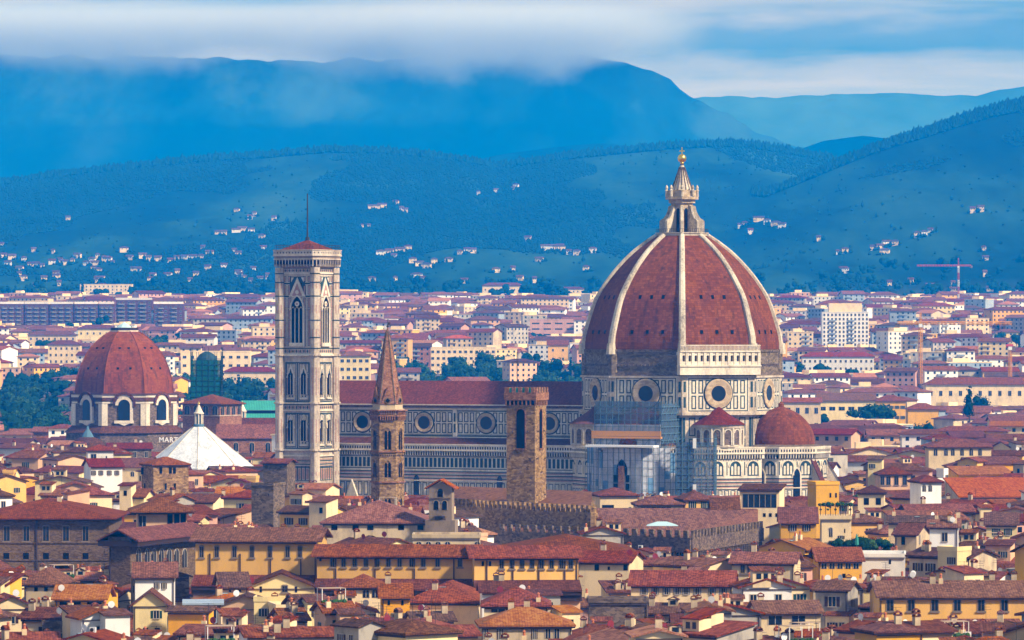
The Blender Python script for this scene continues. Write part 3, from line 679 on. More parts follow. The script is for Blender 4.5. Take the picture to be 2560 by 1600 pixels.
def tribune(ang, scaff=False):
    'one of the great apses: many-sided body, tiled half dome'
    c = Vector((math.cos(ang), math.sin(ang))) * 30.0
    poly = [(c.x + 14.4*math.cos(ang + R(22.5+45*i)), c.y + 14.4*math.sin(ang + R(22.5+45*i))) for i in range(8)]
    wl = banded(duomo, poly, ZG, 6, name='tribune_wall')
    c2 = Vector((math.cos(ang), math.sin(ang))) * 31.0
    b = MB(); pr = refine([(9.8, 24.8), (9.7, 27.0), (9.2, 29.5), (7.6, 32.2), (5.4, 34.3), (2.6, 35.8), (.6, 36.6)], 14)
    b.lathe(pr, 32, (c2.x, c2.y)); b.lathe([(.9, 36.4), (.9, 37.3), (.2, 38.0)], 8, (c2.x, c2.y)); b.build('half_dome', 'dome_tile', duomo, False)
    b = MB(); b.lathe([(12.4, ZG-.3), (12.2, ZG+.1), (9.5, ZG+.6)], 32, (c2.x, c2.y)); b.build('lead_roof', 'stone_grey', wl)
    for w_ in facets(poly):
        if w_.n.dot(Vector((math.cos(ang), math.sin(ang)))) < -.2: continue
        b = MB(); w_.archband(b, w_.L/2, 2.0, 8, 19.0, .45, .30, True); b.build('window_surround', 'marble_white', wl)
        b = MB(); w_.arch(b, w_.L/2, 2.0, 8, 19.0, .22, True); b.build('window', 'glass_dark', wl)
    for i in (0, 7, 1):                            # sloping buttresses with tiled backs
        if scaff: break
        a = ang + R(22.5+45*i) if i < 7 else ang - R(22.5)
        d = Vector((math.cos(a), math.sin(a))); s_ = Vector((-d.y, d.x)); b = MB()
        p0 = c + d*13.8; p1 = c + d*20.5
        v = [(*(p0-s_*.7), 5), (*(p1-s_*.7), 5), (*(p1-s_*.7), 10.5), (*(p0-s_*.7), 21.5)]; v += [(x+2*.7*s_.x, y+2*.7*s_.y, z) for x, y, z in v]
        b.add(v, [(0,1,2,3),(7,6,5,4),(0,4,5,1),(1,5,6,2),(3,2,6,7)]); bo = b.build('buttress', 'marble', wl)
        b = MB(); b.add([(*(p0-s_*.95), 21.6), (*(p1-s_*.95), 10.6), (*(p1+s_*.95), 10.6), (*(p0+s_*.95), 21.6), (*(p0-s_*.95), 22), (*(p1-s_*.95), 11.0), (*(p1+s_*.95), 11.0), (*(p0+s_*.95), 22)], [(0,3,2,1),(4,5,6,7),(0,1,5,4),(1,2,6,5),(2,3,7,6)])
        b.build('buttress_roof', 'roof_plum', bo)
    return wl
tribune(R(0)); tribune(R(-90), True)
def exedra(ang):
    c = Vector((math.cos(ang), math.sin(ang))) * 27.2
    b = MB(); b.lathe([(6.9, ZG-1), (6.9, 31.4)], 24, (c.x, c.y)); e = b.build('exedra', 'marble_white', duomo)
    b = MB(); b.lathe([(7.3, 30.6), (7.5, 31.5), (7.7, 31.7)], 24, (c.x, c.y)); b.lathe([(7.3, ZG), (7.3, ZG+.5), (6.9, ZG+.5)], 24, (c.x, c.y)); b.build('cornice', 'marble', e)
    b = MB(); b.lathe([(7.9, 31.6), (5.6, 33.0), (2.9, 34.7), (.3, 36.7)], 24, (c.x, c.y)); b.build('cone_roof', 'roof_plum', e)
    for j in range(-3, 4):
        a = ang + R(26*j); w_ = Wall(c.x+6.92*math.cos(a-.18), c.y+6.92*math.sin(a-.18), c.x+6.92*math.cos(a+.18), c.y+6.92*math.sin(a+.18))
        b = MB(); w_.arch(b, w_.L/2, 1.9, ZG+.7, 30.2, .12); b.build('niche', 'stone_dark', e)
        b = MB(); w_.archband(b, w_.L/2, 1.9, ZG+.7, 30.2, .28, .3); b.build('niche_surround', 'marble_white', e)
        a2 = a + R(13); b = MB(); b.tube((c.x+7.1*math.cos(a2), c.y+7.1*math.sin(a2), ZG+.5), (c.x+7.1*math.cos(a2), c.y+7.1*math.sin(a2), 30.7), .3, 8); b.build('half_column', 'marble_white', e)
    # lower wall between the apses
    d = Vector((math.cos(ang), math.sin(ang))); s_ = Vector((-d.y, d.x)); a0 = d*33.0
    p0 = a0 - s_*11; p1 = a0 + s_*11; q1 = d*14 + s_*11; q0 = d*14 - s_*11
    banded(duomo, [tuple(p0), tuple(p1), tuple(q1), tuple(q0)], ZG, 6, name='sacristy_wall')
exedra(R(-45)); exedra(R(-135))
# nave: aisles below, clerestory above
XW, XE = -113.0, -20.0
banded(duomo, [(XW, -21), (XE, -21), (XE, 21), (XW, 21)], ZG, 6, faces=[Wall(XW, -21, XE, -21), Wall(XW, 21, XW, -21)], arches=False, name='aisle_wall')
b = MB(); b.add([(XW, -21, ZG-.3), (XE, -21, ZG-.3), (XE, -10.6, ZG+1.7), (XW, -10.6, ZG+1.7), (XW, 21, ZG-.3), (XE, 21, ZG-.3), (XE, 10.6, ZG+1.7), (XW, 10.6, ZG+1.7)], [(0,1,2,3),(5,4,7,6)]); b.build('aisle_roof', 'roof_plum', duomo)
b = MB(); b.box(XW, XE, -10.8, 10.8, 20, 36.6); cl = b.build('clerestory', 'marble_white', duomo)
w_ = Wall(XW, -10.8, XE, -10.8); g = MB(); m2 = MB(); m3 = MB()
g.cur = 0; z0, z1 = 28.2, 34.4; zm = 31.3
w_.box(g, 0, w_.L, 27.2, 27.6, .05); w_.box(g, 0, w_.L, 34.7, 35.0, .05)
OC = [-98.8, -78.4, -58.0, -37.6]
for c_ in OC:
    u = c_-XW
    for j in range(10):
        uu = u + (j-4.5)*1.88
        if uu < .8 or uu > w_.L-.8: continue
        for row in ((z0, zm-.2), (zm+.2, z1)):
            if j in (4, 5): continue
            w_.frame(g, uu-.70, uu+.70, *row, .28, .06)
    m2 = MB(); w_.box(m2, u+9.55, u+10.85, 27.2, 35.4, .38); m2.build('pilaster', 'marble_white', cl); w_.box(g, u+9.9, u+10.5, 28.4, 31, .41, -.3); w_.box(g, u+9.9, u+10.5, 31.6, 34.2, .41, -.3)
    w_.frame(g, u-9.4, u+9.4, 27.7, 34.75, .14, .04)
g.build('green_marble_pattern', 'marble_green', cl)
for c_ in OC:
    u = c_-XW; b = MB(); w_.ring(b, u, 31.3, 2.95, 2.95, -.02, .4); w_.ring(b, u, 31.3, 2.95, 2.7, .4, .46); w_.ring(b, u, 31.3, 2.7, 1.95, .46, .28); b.cur = 1; w_.disc(b, u, 31.3, 2.0, .25); b.cur = 2; w_.ring(b, u, 31.3, 3.3, 3.3, -.02, .1); w_.ring(b, u, 31.3, 3.3, 2.9, .1, .12)
    b.build('round_window', ['cut_stone', 'glass_dark', 'marble_green'], cl)
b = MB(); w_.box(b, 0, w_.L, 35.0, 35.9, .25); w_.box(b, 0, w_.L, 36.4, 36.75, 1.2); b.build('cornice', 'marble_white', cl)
b = MB(); w_.box(b, 0, w_.L, 35.7, 36.4, .9); b.build('painted_cornice_shade', 'stone_dark', cl)  # solid dark strip standing in for the shade under the cornice lip
b = MB(); gable_roof(b, XW, XE, -10.8, 10.8, 36.9, 6.4, 'x', 1.2, .3); b.build('nave_roof', 'roof_plum', duomo)
# back of the west front rising above the nave roof, stepped
b = MB(); 
for i in range(8): b.box(XW-1.6, XW+.6, -11.5+i*1.25, -11.5+(i+1)*1.25, 30, 38.2+i*.95)
for i in range(8): b.box(XW-1.6, XW+.6, 11.5-(i+1)*1.25, 11.5-i*1.25, 30, 38.2+i*.95)
b.box(XW-1.6, XW+.6, -1.5, 1.5, 30, 46.2); b.build('west_gable', 'marble', duomo)
# doorway canopy on the flank
w_ = Wall(XW, -21, XE, -21)
for u in (16, 44, 71):
    b = MB(); w_.poly(b, [(u-3.2, 6), (u+3.2, 6), (u, 14.5)], .9); w_.archband(b, u, 3.4, 0, 9, .5, 1.0, True); b.build('portal_gable', 'marble_white', duomo)
    b = MB(); w_.arch(b, u, 3.3, 0, 9, .95, True); b.build('portal_window', 'glass_dark', duomo)
    b = MB(); w_.arch(b, u-7, 1.8, 6, 16.2, .2, True); b.build('lancet_window', 'glass_dark', duomo)
# ------------------------------------------------------------------ the bell tower beside it
u_, v_ = 33.0, -106.0
CX = DX + u_*math.sin(TH) + v_*math.cos(TH); CY = DY - u_*math.cos(TH) + v_*math.sin(TH)
camp = empty('bell_tower', (CX, CY, 0), R(-27), 'tall square marble bell tower with pointed windows beside the cathedral', 'bell tower')
def cz(py): return CZ - (py - HY) / F * CY
S = 5.9
b = MB(); b.box(-S, S, -S, S, 0, cz(669)); shaft = b.build('shaft', 'marble', camp)
gr = MB(); pk = MB(); wh = MB()
fs = [Wall(-S, -S, S, -S), Wall(S, -S, S, S), Wall(-S, S, -S, -S)]
lev = [(cz(1005), cz(905)), (cz(1121), cz(1031))]
for w_ in fs:
    L = w_.L
    for (z0, z1), gz in zip(lev, (0, 0)):
        w_.frame(gr, 1.8, L-1.8, z0, z1, .34, .05); w_.box(gr, L/2-.17, L/2+.17, z0, z1, .05)
        for c_ in (L/2-2.2, L/2+2.2):
            w_.poly(wh, [(c_-1.5, z1-4.6), (c_+1.5, z1-4.6), (c_, z1-.5)], .25); w_.poly(gr, [(c_-.75, z1-4.2), (c_+.75, z1-4.2), (c_, z1-1.9)], .28)
            w_.frame(gr, c_-1.75, c_+1.75, z0+.5, z1-.4, .2, .06)
            w_.box(wh, c_-1.35, c_+1.35, z0+.9, z0+1.3, .4)
            for q in (-.5, .5): w_.box(gr, c_+q-.2, c_+q+.2, z0+1.55, z0+2.0, .08)
        for c_ in (2.65, L-2.65):
            w_.box(pk, c_-.25, c_+.25, z0+2.6, z1-4.2, .06); w_.frame(gr, c_-.5, c_+.5, z0+2.1, z1-3.5, .12, .05); w_.frame(gr, c_-.5, c_+.5, z1-3.1, z1-.4, .12, .05)
    # belfry storey
    z0, z1 = cz(866), cz(690); nrow = [cz(866), cz(845), cz(800), cz(772), cz(745), cz(738), cz(713), cz(706), cz(690)]
    for a, c_ in zip(nrow[:-1], nrow[1:]):
        for x0, x1 in ((1.2, 3.9), (L-3.9, L-1.2)):
            if c_-a < 1.2: w_.box(gr, x0-.9, x1, a+.2, c_-.15, .05); continue
            w_.box(pk, x0+.15, x0+.55, a+.35, c_-.3, .06); w_.box(pk, x1-1.0, x1-.55, a+.35, c_-.3, .06); w_.frame(gr, x1-1.25, x1-.2, a+.15, c_-.1, .14, .05); w_.frame(gr, x0-.1, x0+.85, a+.15, c_-.1, .12, .05)
    # gable above the great window, dark ground behind it
    w_.poly(gr, [(L/2-2.75, cz(742)), (L/2+2.75, cz(742)), (L/2+2.5, cz(692)), (L/2-2.5, cz(692))], .05)
    w_.poly(wh, [(L/2-2.1, cz(706)), (L/2-1.2, cz(694)), (L/2-2.1, cz(694))], .09); w_.poly(wh, [(L/2+2.1, cz(706)), (L/2+2.1, cz(694)), (L/2+1.2, cz(694))], .09)
    w_.poly(wh, [(L/2-2.8, cz(742)), (L/2+2.8, cz(742)), (L/2, cz(694))], .3); w_.poly(pk, [(L/2-1.7, cz(740)), (L/2+1.7, cz(740)), (L/2, cz(708))], .34); w_.disc(wh, L/2, cz(731), .6, .4)
    # friezes
    for a, c_ in ((682, 672), (884, 872), (1024, 1012)):
        w_.box(wh, -.15, L+.15, cz(a)-.35, cz(a), .35)
        n = 16
        for j in range(n): u = lerp(1, L-1, (j+.5)/n); w_.poly(gr if j % 2 else pk, [(u-.26, (cz(a)+cz(c_))/2), (u, cz(a)+.12), (u+.26, (cz(a)+cz(c_))/2), (u, cz(c_)-.12)], .05)
        w_.box(gr, .0, L, cz(c_), cz(c_)+.28, .06)
    for py, o in ((890, .75), (1009, .6), (1126, .7), (1140, .5)): w_.box(wh, -.9, L+.9, cz(py), cz(py)+.45, o)
    for k_ in range(3): w_.box(gr, 0, L, cz(1152)-k_*1.0, cz(1152)-k_*1.0+.3, .05); w_.box(pk, 0, L, cz(1148)-k_*1.0, cz(1148)-k_*1.0+.22, .045)
    for j in range(6):
        u = lerp(1.9, L-1.9, (j+.5)/6); w_.frame(gr, u-.72, u+.72, cz(1200), cz(1164), .2, .06); w_.arch(pk, u, .7, cz(1196), cz(1170), .05)
        w_.frame(gr, u-.72, u+.72, cz(1240), cz(1208), .2, .06)
gr.build('green_marble_pattern', 'marble_green', shaft); pk.build('pink_marble_pattern', 'marble_pink', shaft); wh.build('white_moulding', 'marble_white', shaft)
for sx in (-1, 1):
    for sy in (-1, 1):
        b = MB(); b2 = MB(); b3 = MB(); b.prism(ngon(8, 1.45, R(22.5), (sx*S, sy*S)), 0, cz(669))
        for w_ in facets(ngon(8, 1.47, R(22.5), (sx*S, sy*S))):
            for a, c_ in ((1000, 905), (1118, 1034), (860, 810), (796, 750), (735, 690), (1200, 1165)): w_.box(b2, w_.L/2-.13, w_.L/2+.13, cz(a)+1.5, cz(c_)-1.5, .04)
            for py in (872, 845, 802, 742, 708, 686): w_.box(b3, 0, w_.L, cz(py), cz(py)+.32, .05)
            for py in (890, 1009, 1126): w_.box(b, 0, w_.L, cz(py), cz(py)+.5, .4)
        b.build('corner_buttress', 'marble', shaft); b2.build('pink_marble_pattern', 'marble_pink', shaft); b3.build('green_marble_pattern', 'marble_green', shaft)
for w_ in fs:
    for (z0, z1) in lev:
        for c_ in (w_.L/2-2.2, w_.L/2+2.2):
            b = MB()
            for q in (-.48, .48): w_.arch(b, c_+q, .82, z0+2.3, z0+2.3+(cz(932)-cz(985)), .3, True)
            b.cur = 1; w_.archband(b, c_, 1.6, z0+2.3, z0+2.7+(cz(932)-cz(985))+.9, .28, .34, True); w_.box(b, c_-.06, c_+.06, z0+2.3, z0+8, .4)
            b.build('twin_window', ['void', 'marble_white'], shaft)
    b = MB(); L = w_.L
    w_.arch(b, L/2, 4.0, cz(857), cz(741), .2, True); b.cur = 1; w_.archband(b, L/2, 4.0, cz(857), cz(741), .5, .45, True)
    for q in (-2.0, -.68, .68, 2.0): w_.box(b, L/2+q-.12, L/2+q+.12, cz(857), cz(776), .42)
    for q in (-1.34, 0, 1.34): w_.archband(b, L/2+q, 1.1, cz(785), cz(768), .14, .42, True)
    w_.disc(b, L/2, cz(760), .75, .4); w_.box(b, L/2-2.6, L/2+2.6, cz(866), cz(857), .6)
    b.cur = 2; w_.disc(b, L/2, cz(760), .35, .44)
    b.build('great_window', ['void', 'marble_white', 'marble_pink'], shaft)
# corbelled crown
b = MB(); T = S+1.55
def ch(s, c): return [(-s+c, -s), (s-c, -s), (s, -s+c), (s, s-c), (s-c, s), (-s+c, s), (-s, s-c), (-s, -s+c)]
b.loft([[(x, y, z) for x, y in ch(s, c)] for s, c, z in ((S+.3, 1.2, cz(671)), (S+.7, 1.3, cz(666)), (T+.2, 1.6, cz(651)), (T+.3, 1.6, cz(648)), (T+.3, 1.6, cz(626)))]); crown = b.build('crown_gallery', 'marble_brown', camp)
b = MB(); b2 = MB(); b3 = MB()
for w_ in facets(ch(T+.3, 1.6)):
    n = max(int(w_.L/.95), 2)
    for j in range(n):
        u = w_.L*(j+.5)/n; w_.poly(b2, [(u-.28, cz(662)), (u+.28, cz(662)), (u+.28, cz(655)), (u, cz(650)), (u-.28, cz(655))], .05, .6)
        w_.box(b3, u-.47-.12, u-.47+.12, cz(667), cz(650), .02, 1.2); w_.box(b2, u-.15, u+.15, cz(634.5), cz(631), .26, -.2)
    w_.box(b, -.1, w_.L+.1, cz(638), cz(627), .22); w_.box(b, -.2, w_.L+.2, cz(627), cz(625), .4); w_.box(b, -.2, w_.L+.2, cz(641), cz(638), .35); w_.box(b, 0, w_.L, cz(650), cz(647), .2)
b.build('parapet', 'marble', crown); b2.build('corbel_pattern', 'void', crown); b3.build('corbel', 'marble', crown)
b = MB(); hip_roof(b, -T+1.4, T-1.4, -T+1.4, T-1.4, cz(626), 3.0, 0, .2); b.build('roof', 'roof_plum', camp)
b = MB(); b.lathe([(.7, cz(601)), (.6, cz(593))], 8); b.tube((0, 0, cz(594)), (0, 0, cz(484)), .26, 6, .17); b.build('flagpole', 'iron', camp)
b = MB()
for w_ in facets(ch(T+.2, 1.6)):
    for j in range(int(w_.L/1.1)+1): w_.box(b, j*1.1-.04, j*1.1+.04, cz(625), cz(614), .0)
    w_.box(b, 0, w_.L, cz(614), cz(614)+.1, .03); w_.box(b, 0, w_.L, cz(619), cz(619)+.08, .03)
b.build('safety_railing', 'iron', camp)
# ------------------------------------------------------------------ houses: one builder for all
RNG = random.Random(7)
WCACHE = {}
def wmesh(w, h, kind):
    'a window about the origin (bottom middle), facing -y'
    w = round(w*5)/5; h = round(h*5)/5; key = (w, h, kind)
    if key in WCACHE: return WCACHE[key]
    W_ = Wall(-w/2, 0, w/2, 0); b = MB()
    if kind == 'arch':
        b.cur = 1; W_.arch(b, w/2, w, 0, h, .06); b.cur = 0; W_.archband(b, w/2, w, 0, h, .14, .12, k=5); W_.box(b, w/2-.05, w/2+.05, 0, h-.1, .08)
        mats = ['window_frame', 'glass_dark']
    elif kind == 'dark':
        b.cur = 1; W_.box(b, 0, w, 0, h, .05); mats = ['window_frame', 'void']
    elif kind == 'stonewin':
        b.cur = 1; W_.box(b, 0, w, 0, h, .05); b.cur = 0; W_.box(b, -.14, 0, -.1, h+.15, .1); W_.box(b, w, w+.14, -.1, h+.15, .1); W_.box(b, 0, w, h, h+.25, .14); W_.box(b, -.3, w+.3, -.3, -.05, .22); W_.box(b, w/2-.03, w/2+.03, 0, h, .07)
        mats = ['stone_sill', 'glass_dark']
    elif kind == 'wide':
        b.cur = 1; W_.box(b, 0, w, 0, h, .05); b.cur = 0
        n = max(int(w/1.1), 2)
        for i in range(n+1): W_.box(b, w*i/n-.04, w*i/n+.04, 0, h, .09)
        mats = ['window_frame', 'glass_dark']
    else:
        b.cur = 1; W_.box(b, 0, w, 0, h, .05); b.cur = 0; W_.box(b, w/2-.04, w/2+.04, 0, h, .08); W_.box(b, -.1, w+.1, h, h+.12, .1); W_.box(b, -.15, w+.15, -.12, 0, .16)
        W_.box(b, -.1, 0, 0, h, .08); W_.box(b, w, w+.1, 0, h, .08)
        mats = ['window_frame', 'glass_dark']
    o = b.build('window', mats); me = o.data; bpy.data.objects.remove(o)
    sh = None
    if kind in ('green', 'brown', 'grey'):
        b = MB(); Wall(-w/2*.5, 0, w/2*.5, 0).box(b, 0, w*.5, 0, h, .05, -.0)
        for i in range(5): Wall(-w/4, 0, w/4, 0).box(b, .05, w*.5-.05, h*(i+.2)/5, h*(i+.5)/5, .08, -.0)
        o = b.build('shutter', 'shutter_'+kind); sh = o.data; bpy.data.objects.remove(o)
    WCACHE[key] = (me, sh, w); return WCACHE[key]
def link(name, me, parent, loc=(0, 0, 0), rz=0.0):
    o = bpy.data.objects.new(name, me); C.objects.link(o); o.parent = parent; o.location = loc; o.rotation_euler = (0, 0, rz); return o
def window(parent, w_, u, z, w, h, kind):
    'puts a window on wall w_ with its middle at u and its sill at z'
    me, sh, w = wmesh(w, h, kind); p = w_.p(u, .0, z); rz = math.atan2(w_.a.y, w_.a.x)
    o = link('window', me, parent, p, rz)
    if sh:
        for s_ in (-1, 1): link('shutter', sh, o, (s_*(w*.75+.08), 0, 0))
    return o
PC = {}
def proto(name, build):
    if name not in PC:
        b = MB(); m = build(b); o = b.build(name, m); PC[name] = o.data; bpy.data.objects.remove(o)
    return PC[name]
def pr_chimney(b): b.box(-.45, .45, -.35, .35, -.8, 1.3); b.cur = 1; b.box(-.55, .55, -.45, .45, 1.3, 1.42); b.add([(-.5,-.4,1.65),(.5,-.4,1.65),(.5,.4,1.65),(-.5,.4,1.65),(0,-.4,1.95),(0,.4,1.95)], [(0,1,4),(2,3,5),(1,2,5,4),(3,0,4,5),(0,3,2,1)]); b.box(-.5,-.4,-.4,.4,1.42,1.65); b.box(.4,.5,-.4,.4,1.42,1.65); return ['sand', 'roof_red']
def pr_pot(b): b.box(-.35, .35, -.3, .3, -.6, .9); b.cur = 1; b.lathe([(.22, .9), (.18, 1.5), (.3, 1.5), (.05, 1.75)], 8); return ['cream', 'pot']
def pr_dish(mat_):
    def f(b):
        b.tube((0, 0, -.6), (0, 0, .7), .035, 5)
        n0 = len(b.v); b.lathe([(.02, -.08), (.3, -.03), (.5, .1), (.52, .12)], 12); b.v[n0:] = [(x, z*-1.0 - .12, y+.75) for x, y, z in b.v[n0:]]; b.tube((0, -.12, .3), (0, -.6, .72), .02, 4); b.tube((0, -.6, .68), (0, -.6, .8), .05, 5); return [mat_]
    return f
def pr_antenna(b):
    b.tube((0, 0, -.5), (0, 0, 3.2), .035, 4)
    for z, l in ((3.1, .9), (2.7, .6), (2.3, .8)): b.tube((-l, 0, z), (l, 0, z), .025, 4)
    for x in (-.7, -.35, 0, .35, .7): b.tube((x, -.3, 3.1), (x, .3, 3.1), .015, 4)
    return ['iron']
def pr_ac(b): b.box(-.45, .45, -.2, .2, 0, .75); b.cur = 1; n = len(b.v); b.lathe([(.28, 0), (.28, .03)], 12); b.v[n:] = [(x-.08, -.2-z, y+.38) for x, y, z in b.v[n:]]; return ['ac_white', 'iron']
def pr_sky(b): b.box(-.6, .6, -.45, .45, 0, .16); b.cur = 1; b.box(-.52, .52, -.37, .37, .12, .2); return ['iron', 'skylight']
def pr_attic(b):
    b.box(-1.5, 1.5, -1.2, 1.2, -1.2, 1.5); b.cur = 1; shed_roof(b, -1.5, 1.5, -1.2, 1.2, 1.5, .5, .3, .16); b.cur = 2; b.quad((-.9, -1.24, .2), (-.1, -1.24, .2), (-.1, -1.24, 1.1), (-.9, -1.24, 1.1)); b.quad((.3, -1.24, .2), (1.0, -1.24, .2), (1.0, -1.24, 1.1), (.3, -1.24, 1.1)); return ['cream', 'roof_red', 'glass_dark']
def pr_dormer(b):
    b.box(-.8, .8, -.9, .9, -.8, .9); b.cur = 1; gable_roof(b, -.8, .8, -.9, .9, .9, .35, 'y', .2, .12); b.cur = 2; b.quad((-.45, -.93, .1), (.45, -.93, .1), (.45, -.93, .75), (-.45, -.93, .75)); return ['sand', 'roof_brown', 'glass_dark']
def pr_terrace(b):
    b.box(-1.9, 1.9, -1.4, 1.4, -1.2, .1)
    for x in (-1.8, 1.8):
        for y in (-1.3, 1.3): b.tube((x, y, .1), (x, y, 2.3), .07, 5)
    b.cur = 1; b.box(-1.9, 1.9, -1.4, 1.4, 2.3, 2.36); b.cur = 2
    for i in range(9): b.ball((-1.7+i*.42, -1.25+(i % 2)*.2, .35), .28+.07*(i % 3), 6, 4)
    return ['white', 'sail', 'leaf']
def roof_item(roof, kind, x, y, z, rz=0.0):
    fn = {'chimney': pr_chimney, 'attic_room': pr_attic, 'dormer': pr_dormer, 'roof_terrace': pr_terrace, 'chimney_pot': pr_pot, 'satellite_dish': pr_dish('dish_white'), 'red_satellite_dish': pr_dish('dish_red'), 'antenna': pr_antenna, 'air_conditioner': pr_ac, 'skylight': pr_sky}[kind]
    return link(kind, proto(kind, fn), roof, (x, y, z), rz)
def zroof(x, y, w, d, h, kind, rise, axis):
    if kind == 'gable': return h + rise*(1-abs(y)/(d/2)) if axis == 'x' else h + rise*(1-abs(x)/(w/2))
    if kind == 'hip': m = min(w, d)/2; return h + rise*min(1, min(w/2-abs(x), d/2-abs(y))/m)
    if kind == 'shed': return h + rise*(y/d+.5)
    return h
def house(X, Y, rz, w, d, h, kind='gable', rise=2.0, axis='x', wall='cream', roof='roof_red', label=None, cat='house', group=None, name='house', z0=0.0, wins=(), items=(), eave=True, ov=.6):
    'front face is local -y; (X, Y) is its centre'
    t = empty(name, (X, Y, z0), rz, label, cat, group)
    b = MB(); shell(b, -w/2, w/2, -d/2, d/2, 0, h, kind, rise, axis); wl = b.build('wall', wall, t)
    rf = wl
    if kind != 'flat':
        b = MB()
        {'gable': lambda: gable_roof(b, -w/2, w/2, -d/2, d/2, h+.02, rise, axis, ov), 'hip': lambda: hip_roof(b, -w/2, w/2, -d/2, d/2, h+.14, rise, ov), 'shed': lambda: shed_roof(b, -w/2, w/2, -d/2, d/2, h+.02, rise)}[kind]()
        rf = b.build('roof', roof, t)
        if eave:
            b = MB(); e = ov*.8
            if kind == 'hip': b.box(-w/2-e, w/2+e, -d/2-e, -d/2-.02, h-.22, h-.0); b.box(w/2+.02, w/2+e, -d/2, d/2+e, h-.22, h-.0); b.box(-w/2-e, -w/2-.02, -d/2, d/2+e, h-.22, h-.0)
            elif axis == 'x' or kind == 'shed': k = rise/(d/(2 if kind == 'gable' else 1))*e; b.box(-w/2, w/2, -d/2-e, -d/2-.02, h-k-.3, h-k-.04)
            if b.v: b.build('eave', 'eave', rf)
    else:
        b = MB(); b.box(-w/2-.15, w/2+.15, -d/2-.15, -d/2+.2, h+.003, h+.7); b.box(-w/2-.15, w/2+.15, d/2-.2, d/2+.15, h+.003, h+.7); b.box(-w/2-.15, -w/2+.2, -d/2+.2, d/2-.2, h+.003, h+.7); b.box(w/2-.2, w/2+.15, -d/2+.2, d/2-.2, h+.003, h+.7); rf = b.build('parapet', wall, t)
    F_ = {'f': Wall(-w/2, -d/2, w/2, -d/2), 'r': Wall(w/2, -d/2, w/2, d/2), 'l': Wall(-w/2, d/2, -w/2, -d/2)}
    for face, u, z, ww, wh, k in wins: window(wl, F_[face], u, z, ww, wh, k)
    for k, x, y in items: roof_item(rf, k, x, y, zroof(x, y, w, d, h, kind, rise, axis)+.2, RNG.uniform(-.5, .5) if 'dish' in k else 0)
    if Y < 960 and h > 6:
        b = MB(); u_ = F_['f'].L-.25 if (int(X*3) % 2) else .25; F_['f'].box(b, u_-.07, u_+.07, 1, h-.3, .18, -.02); F_['f'].box(b, .1, F_['f'].L-.1, h-.36, h-.24, .22, -.02); b.build('drainpipe', 'pipe', wl)
    return t, wl, rf, F_
PROT = []                                        # what must stay in view: (px0, px1, py bottom, depth)
OCC = []                                         # footprints taken: (x, y, radius)
def depth_for(py, hb):
    lo, hi = 300.0, 9000.0
    f = lambda Y: base_z(Y) + hb - (CZ - (py-HY)/F*Y)
    for _ in range(60):
        m = (lo+hi)/2
        if f(m) > 0: hi = m
        else: lo = m
    return lo
def on_wall(t, w_, px, py):
    'where the line of sight through a photo pixel meets a wall: (distance along it, height)'
    o = Vector(t.location); rz = t.rotation_euler.z; c, s = math.cos(rz), math.sin(rz)
    p = Vector((o.x + w_.o.x*c - w_.o.y*s, o.y + w_.o.x*s + w_.o.y*c)); a = Vector((w_.a.x*c - w_.a.y*s, w_.a.x*s + w_.a.y*c))
    k = (px-1280)/F; u = (k*p.y - p.x)/(a.x - k*a.y); q = p + a*u
    return u, CZ - (py-HY)/F*q.y - o.z
def named(px0, px1, pye, h, d, kind, rise, axis, wall, roof, rz, label, cat='house', rows=(), items=(), vis=None, corner=None, name='house', group=None, prot=True, **kw):
    'a building the photograph shows: its front runs from px0 to px1 with the eave at pye; rows: (face, px list, py top, py bottom, width in px, kind)'
    Y = (CZ-h)*F/(pye-HY); rz = R(rz)
    w = abs(px1-px0)/F*Y/max(math.cos(rz), .3); xm = ((px0+px1)/2-1280)/F*Y
    cx = xm - math.sin(rz)*d/2*1.0; cy = Y + math.cos(rz)*d/2
    t, wl, rf, F_ = house(cx, cy, rz, w, d, h, kind, rise, axis, wall, roof, label, cat, group, name, 0.0, (), (), **kw)
    for face, pxs_, p0, p1, wp, k in rows:
        for px in pxs_:
            u, z1 = on_wall(t, F_[face], px, p0); _, z0 = on_wall(t, F_[face], px, p1); ww = wp*Y/F
            if 0.2 < u < F_[face].L-.2: window(wl, F_[face], u, z0, ww, max(z1-z0, .5), k)
    for k, x, y in items: roof_item(rf, k, x*w/2, y*d/2, zroof(x*w/2, y*d/2, w, d, h, kind, rise, axis)+.2)
    OCC.append((cx, cy, w, d, rz))
    if prot: PROT.append((px0-4, px1+4, vis or pye+40, Y))
    return t, wl, rf, F_
def facing_side(rz): return 'l' if rz > 0 else 'r'
# ------------------------------------------------------------------ other towers, churches, fortress
def zat(py, Y): return CZ - (py-HY)/F*Y
def xat(px, Y): return (px-1280)/F*Y
PROT += [(845, 1500, 1238, 1345), (1500, 2100, 1240, 1345), (687, 848, 1206, 1350), (400, 632, 1160, 1430), (160, 460, 1105, 1730), (455, 690, 1130, 1640)]
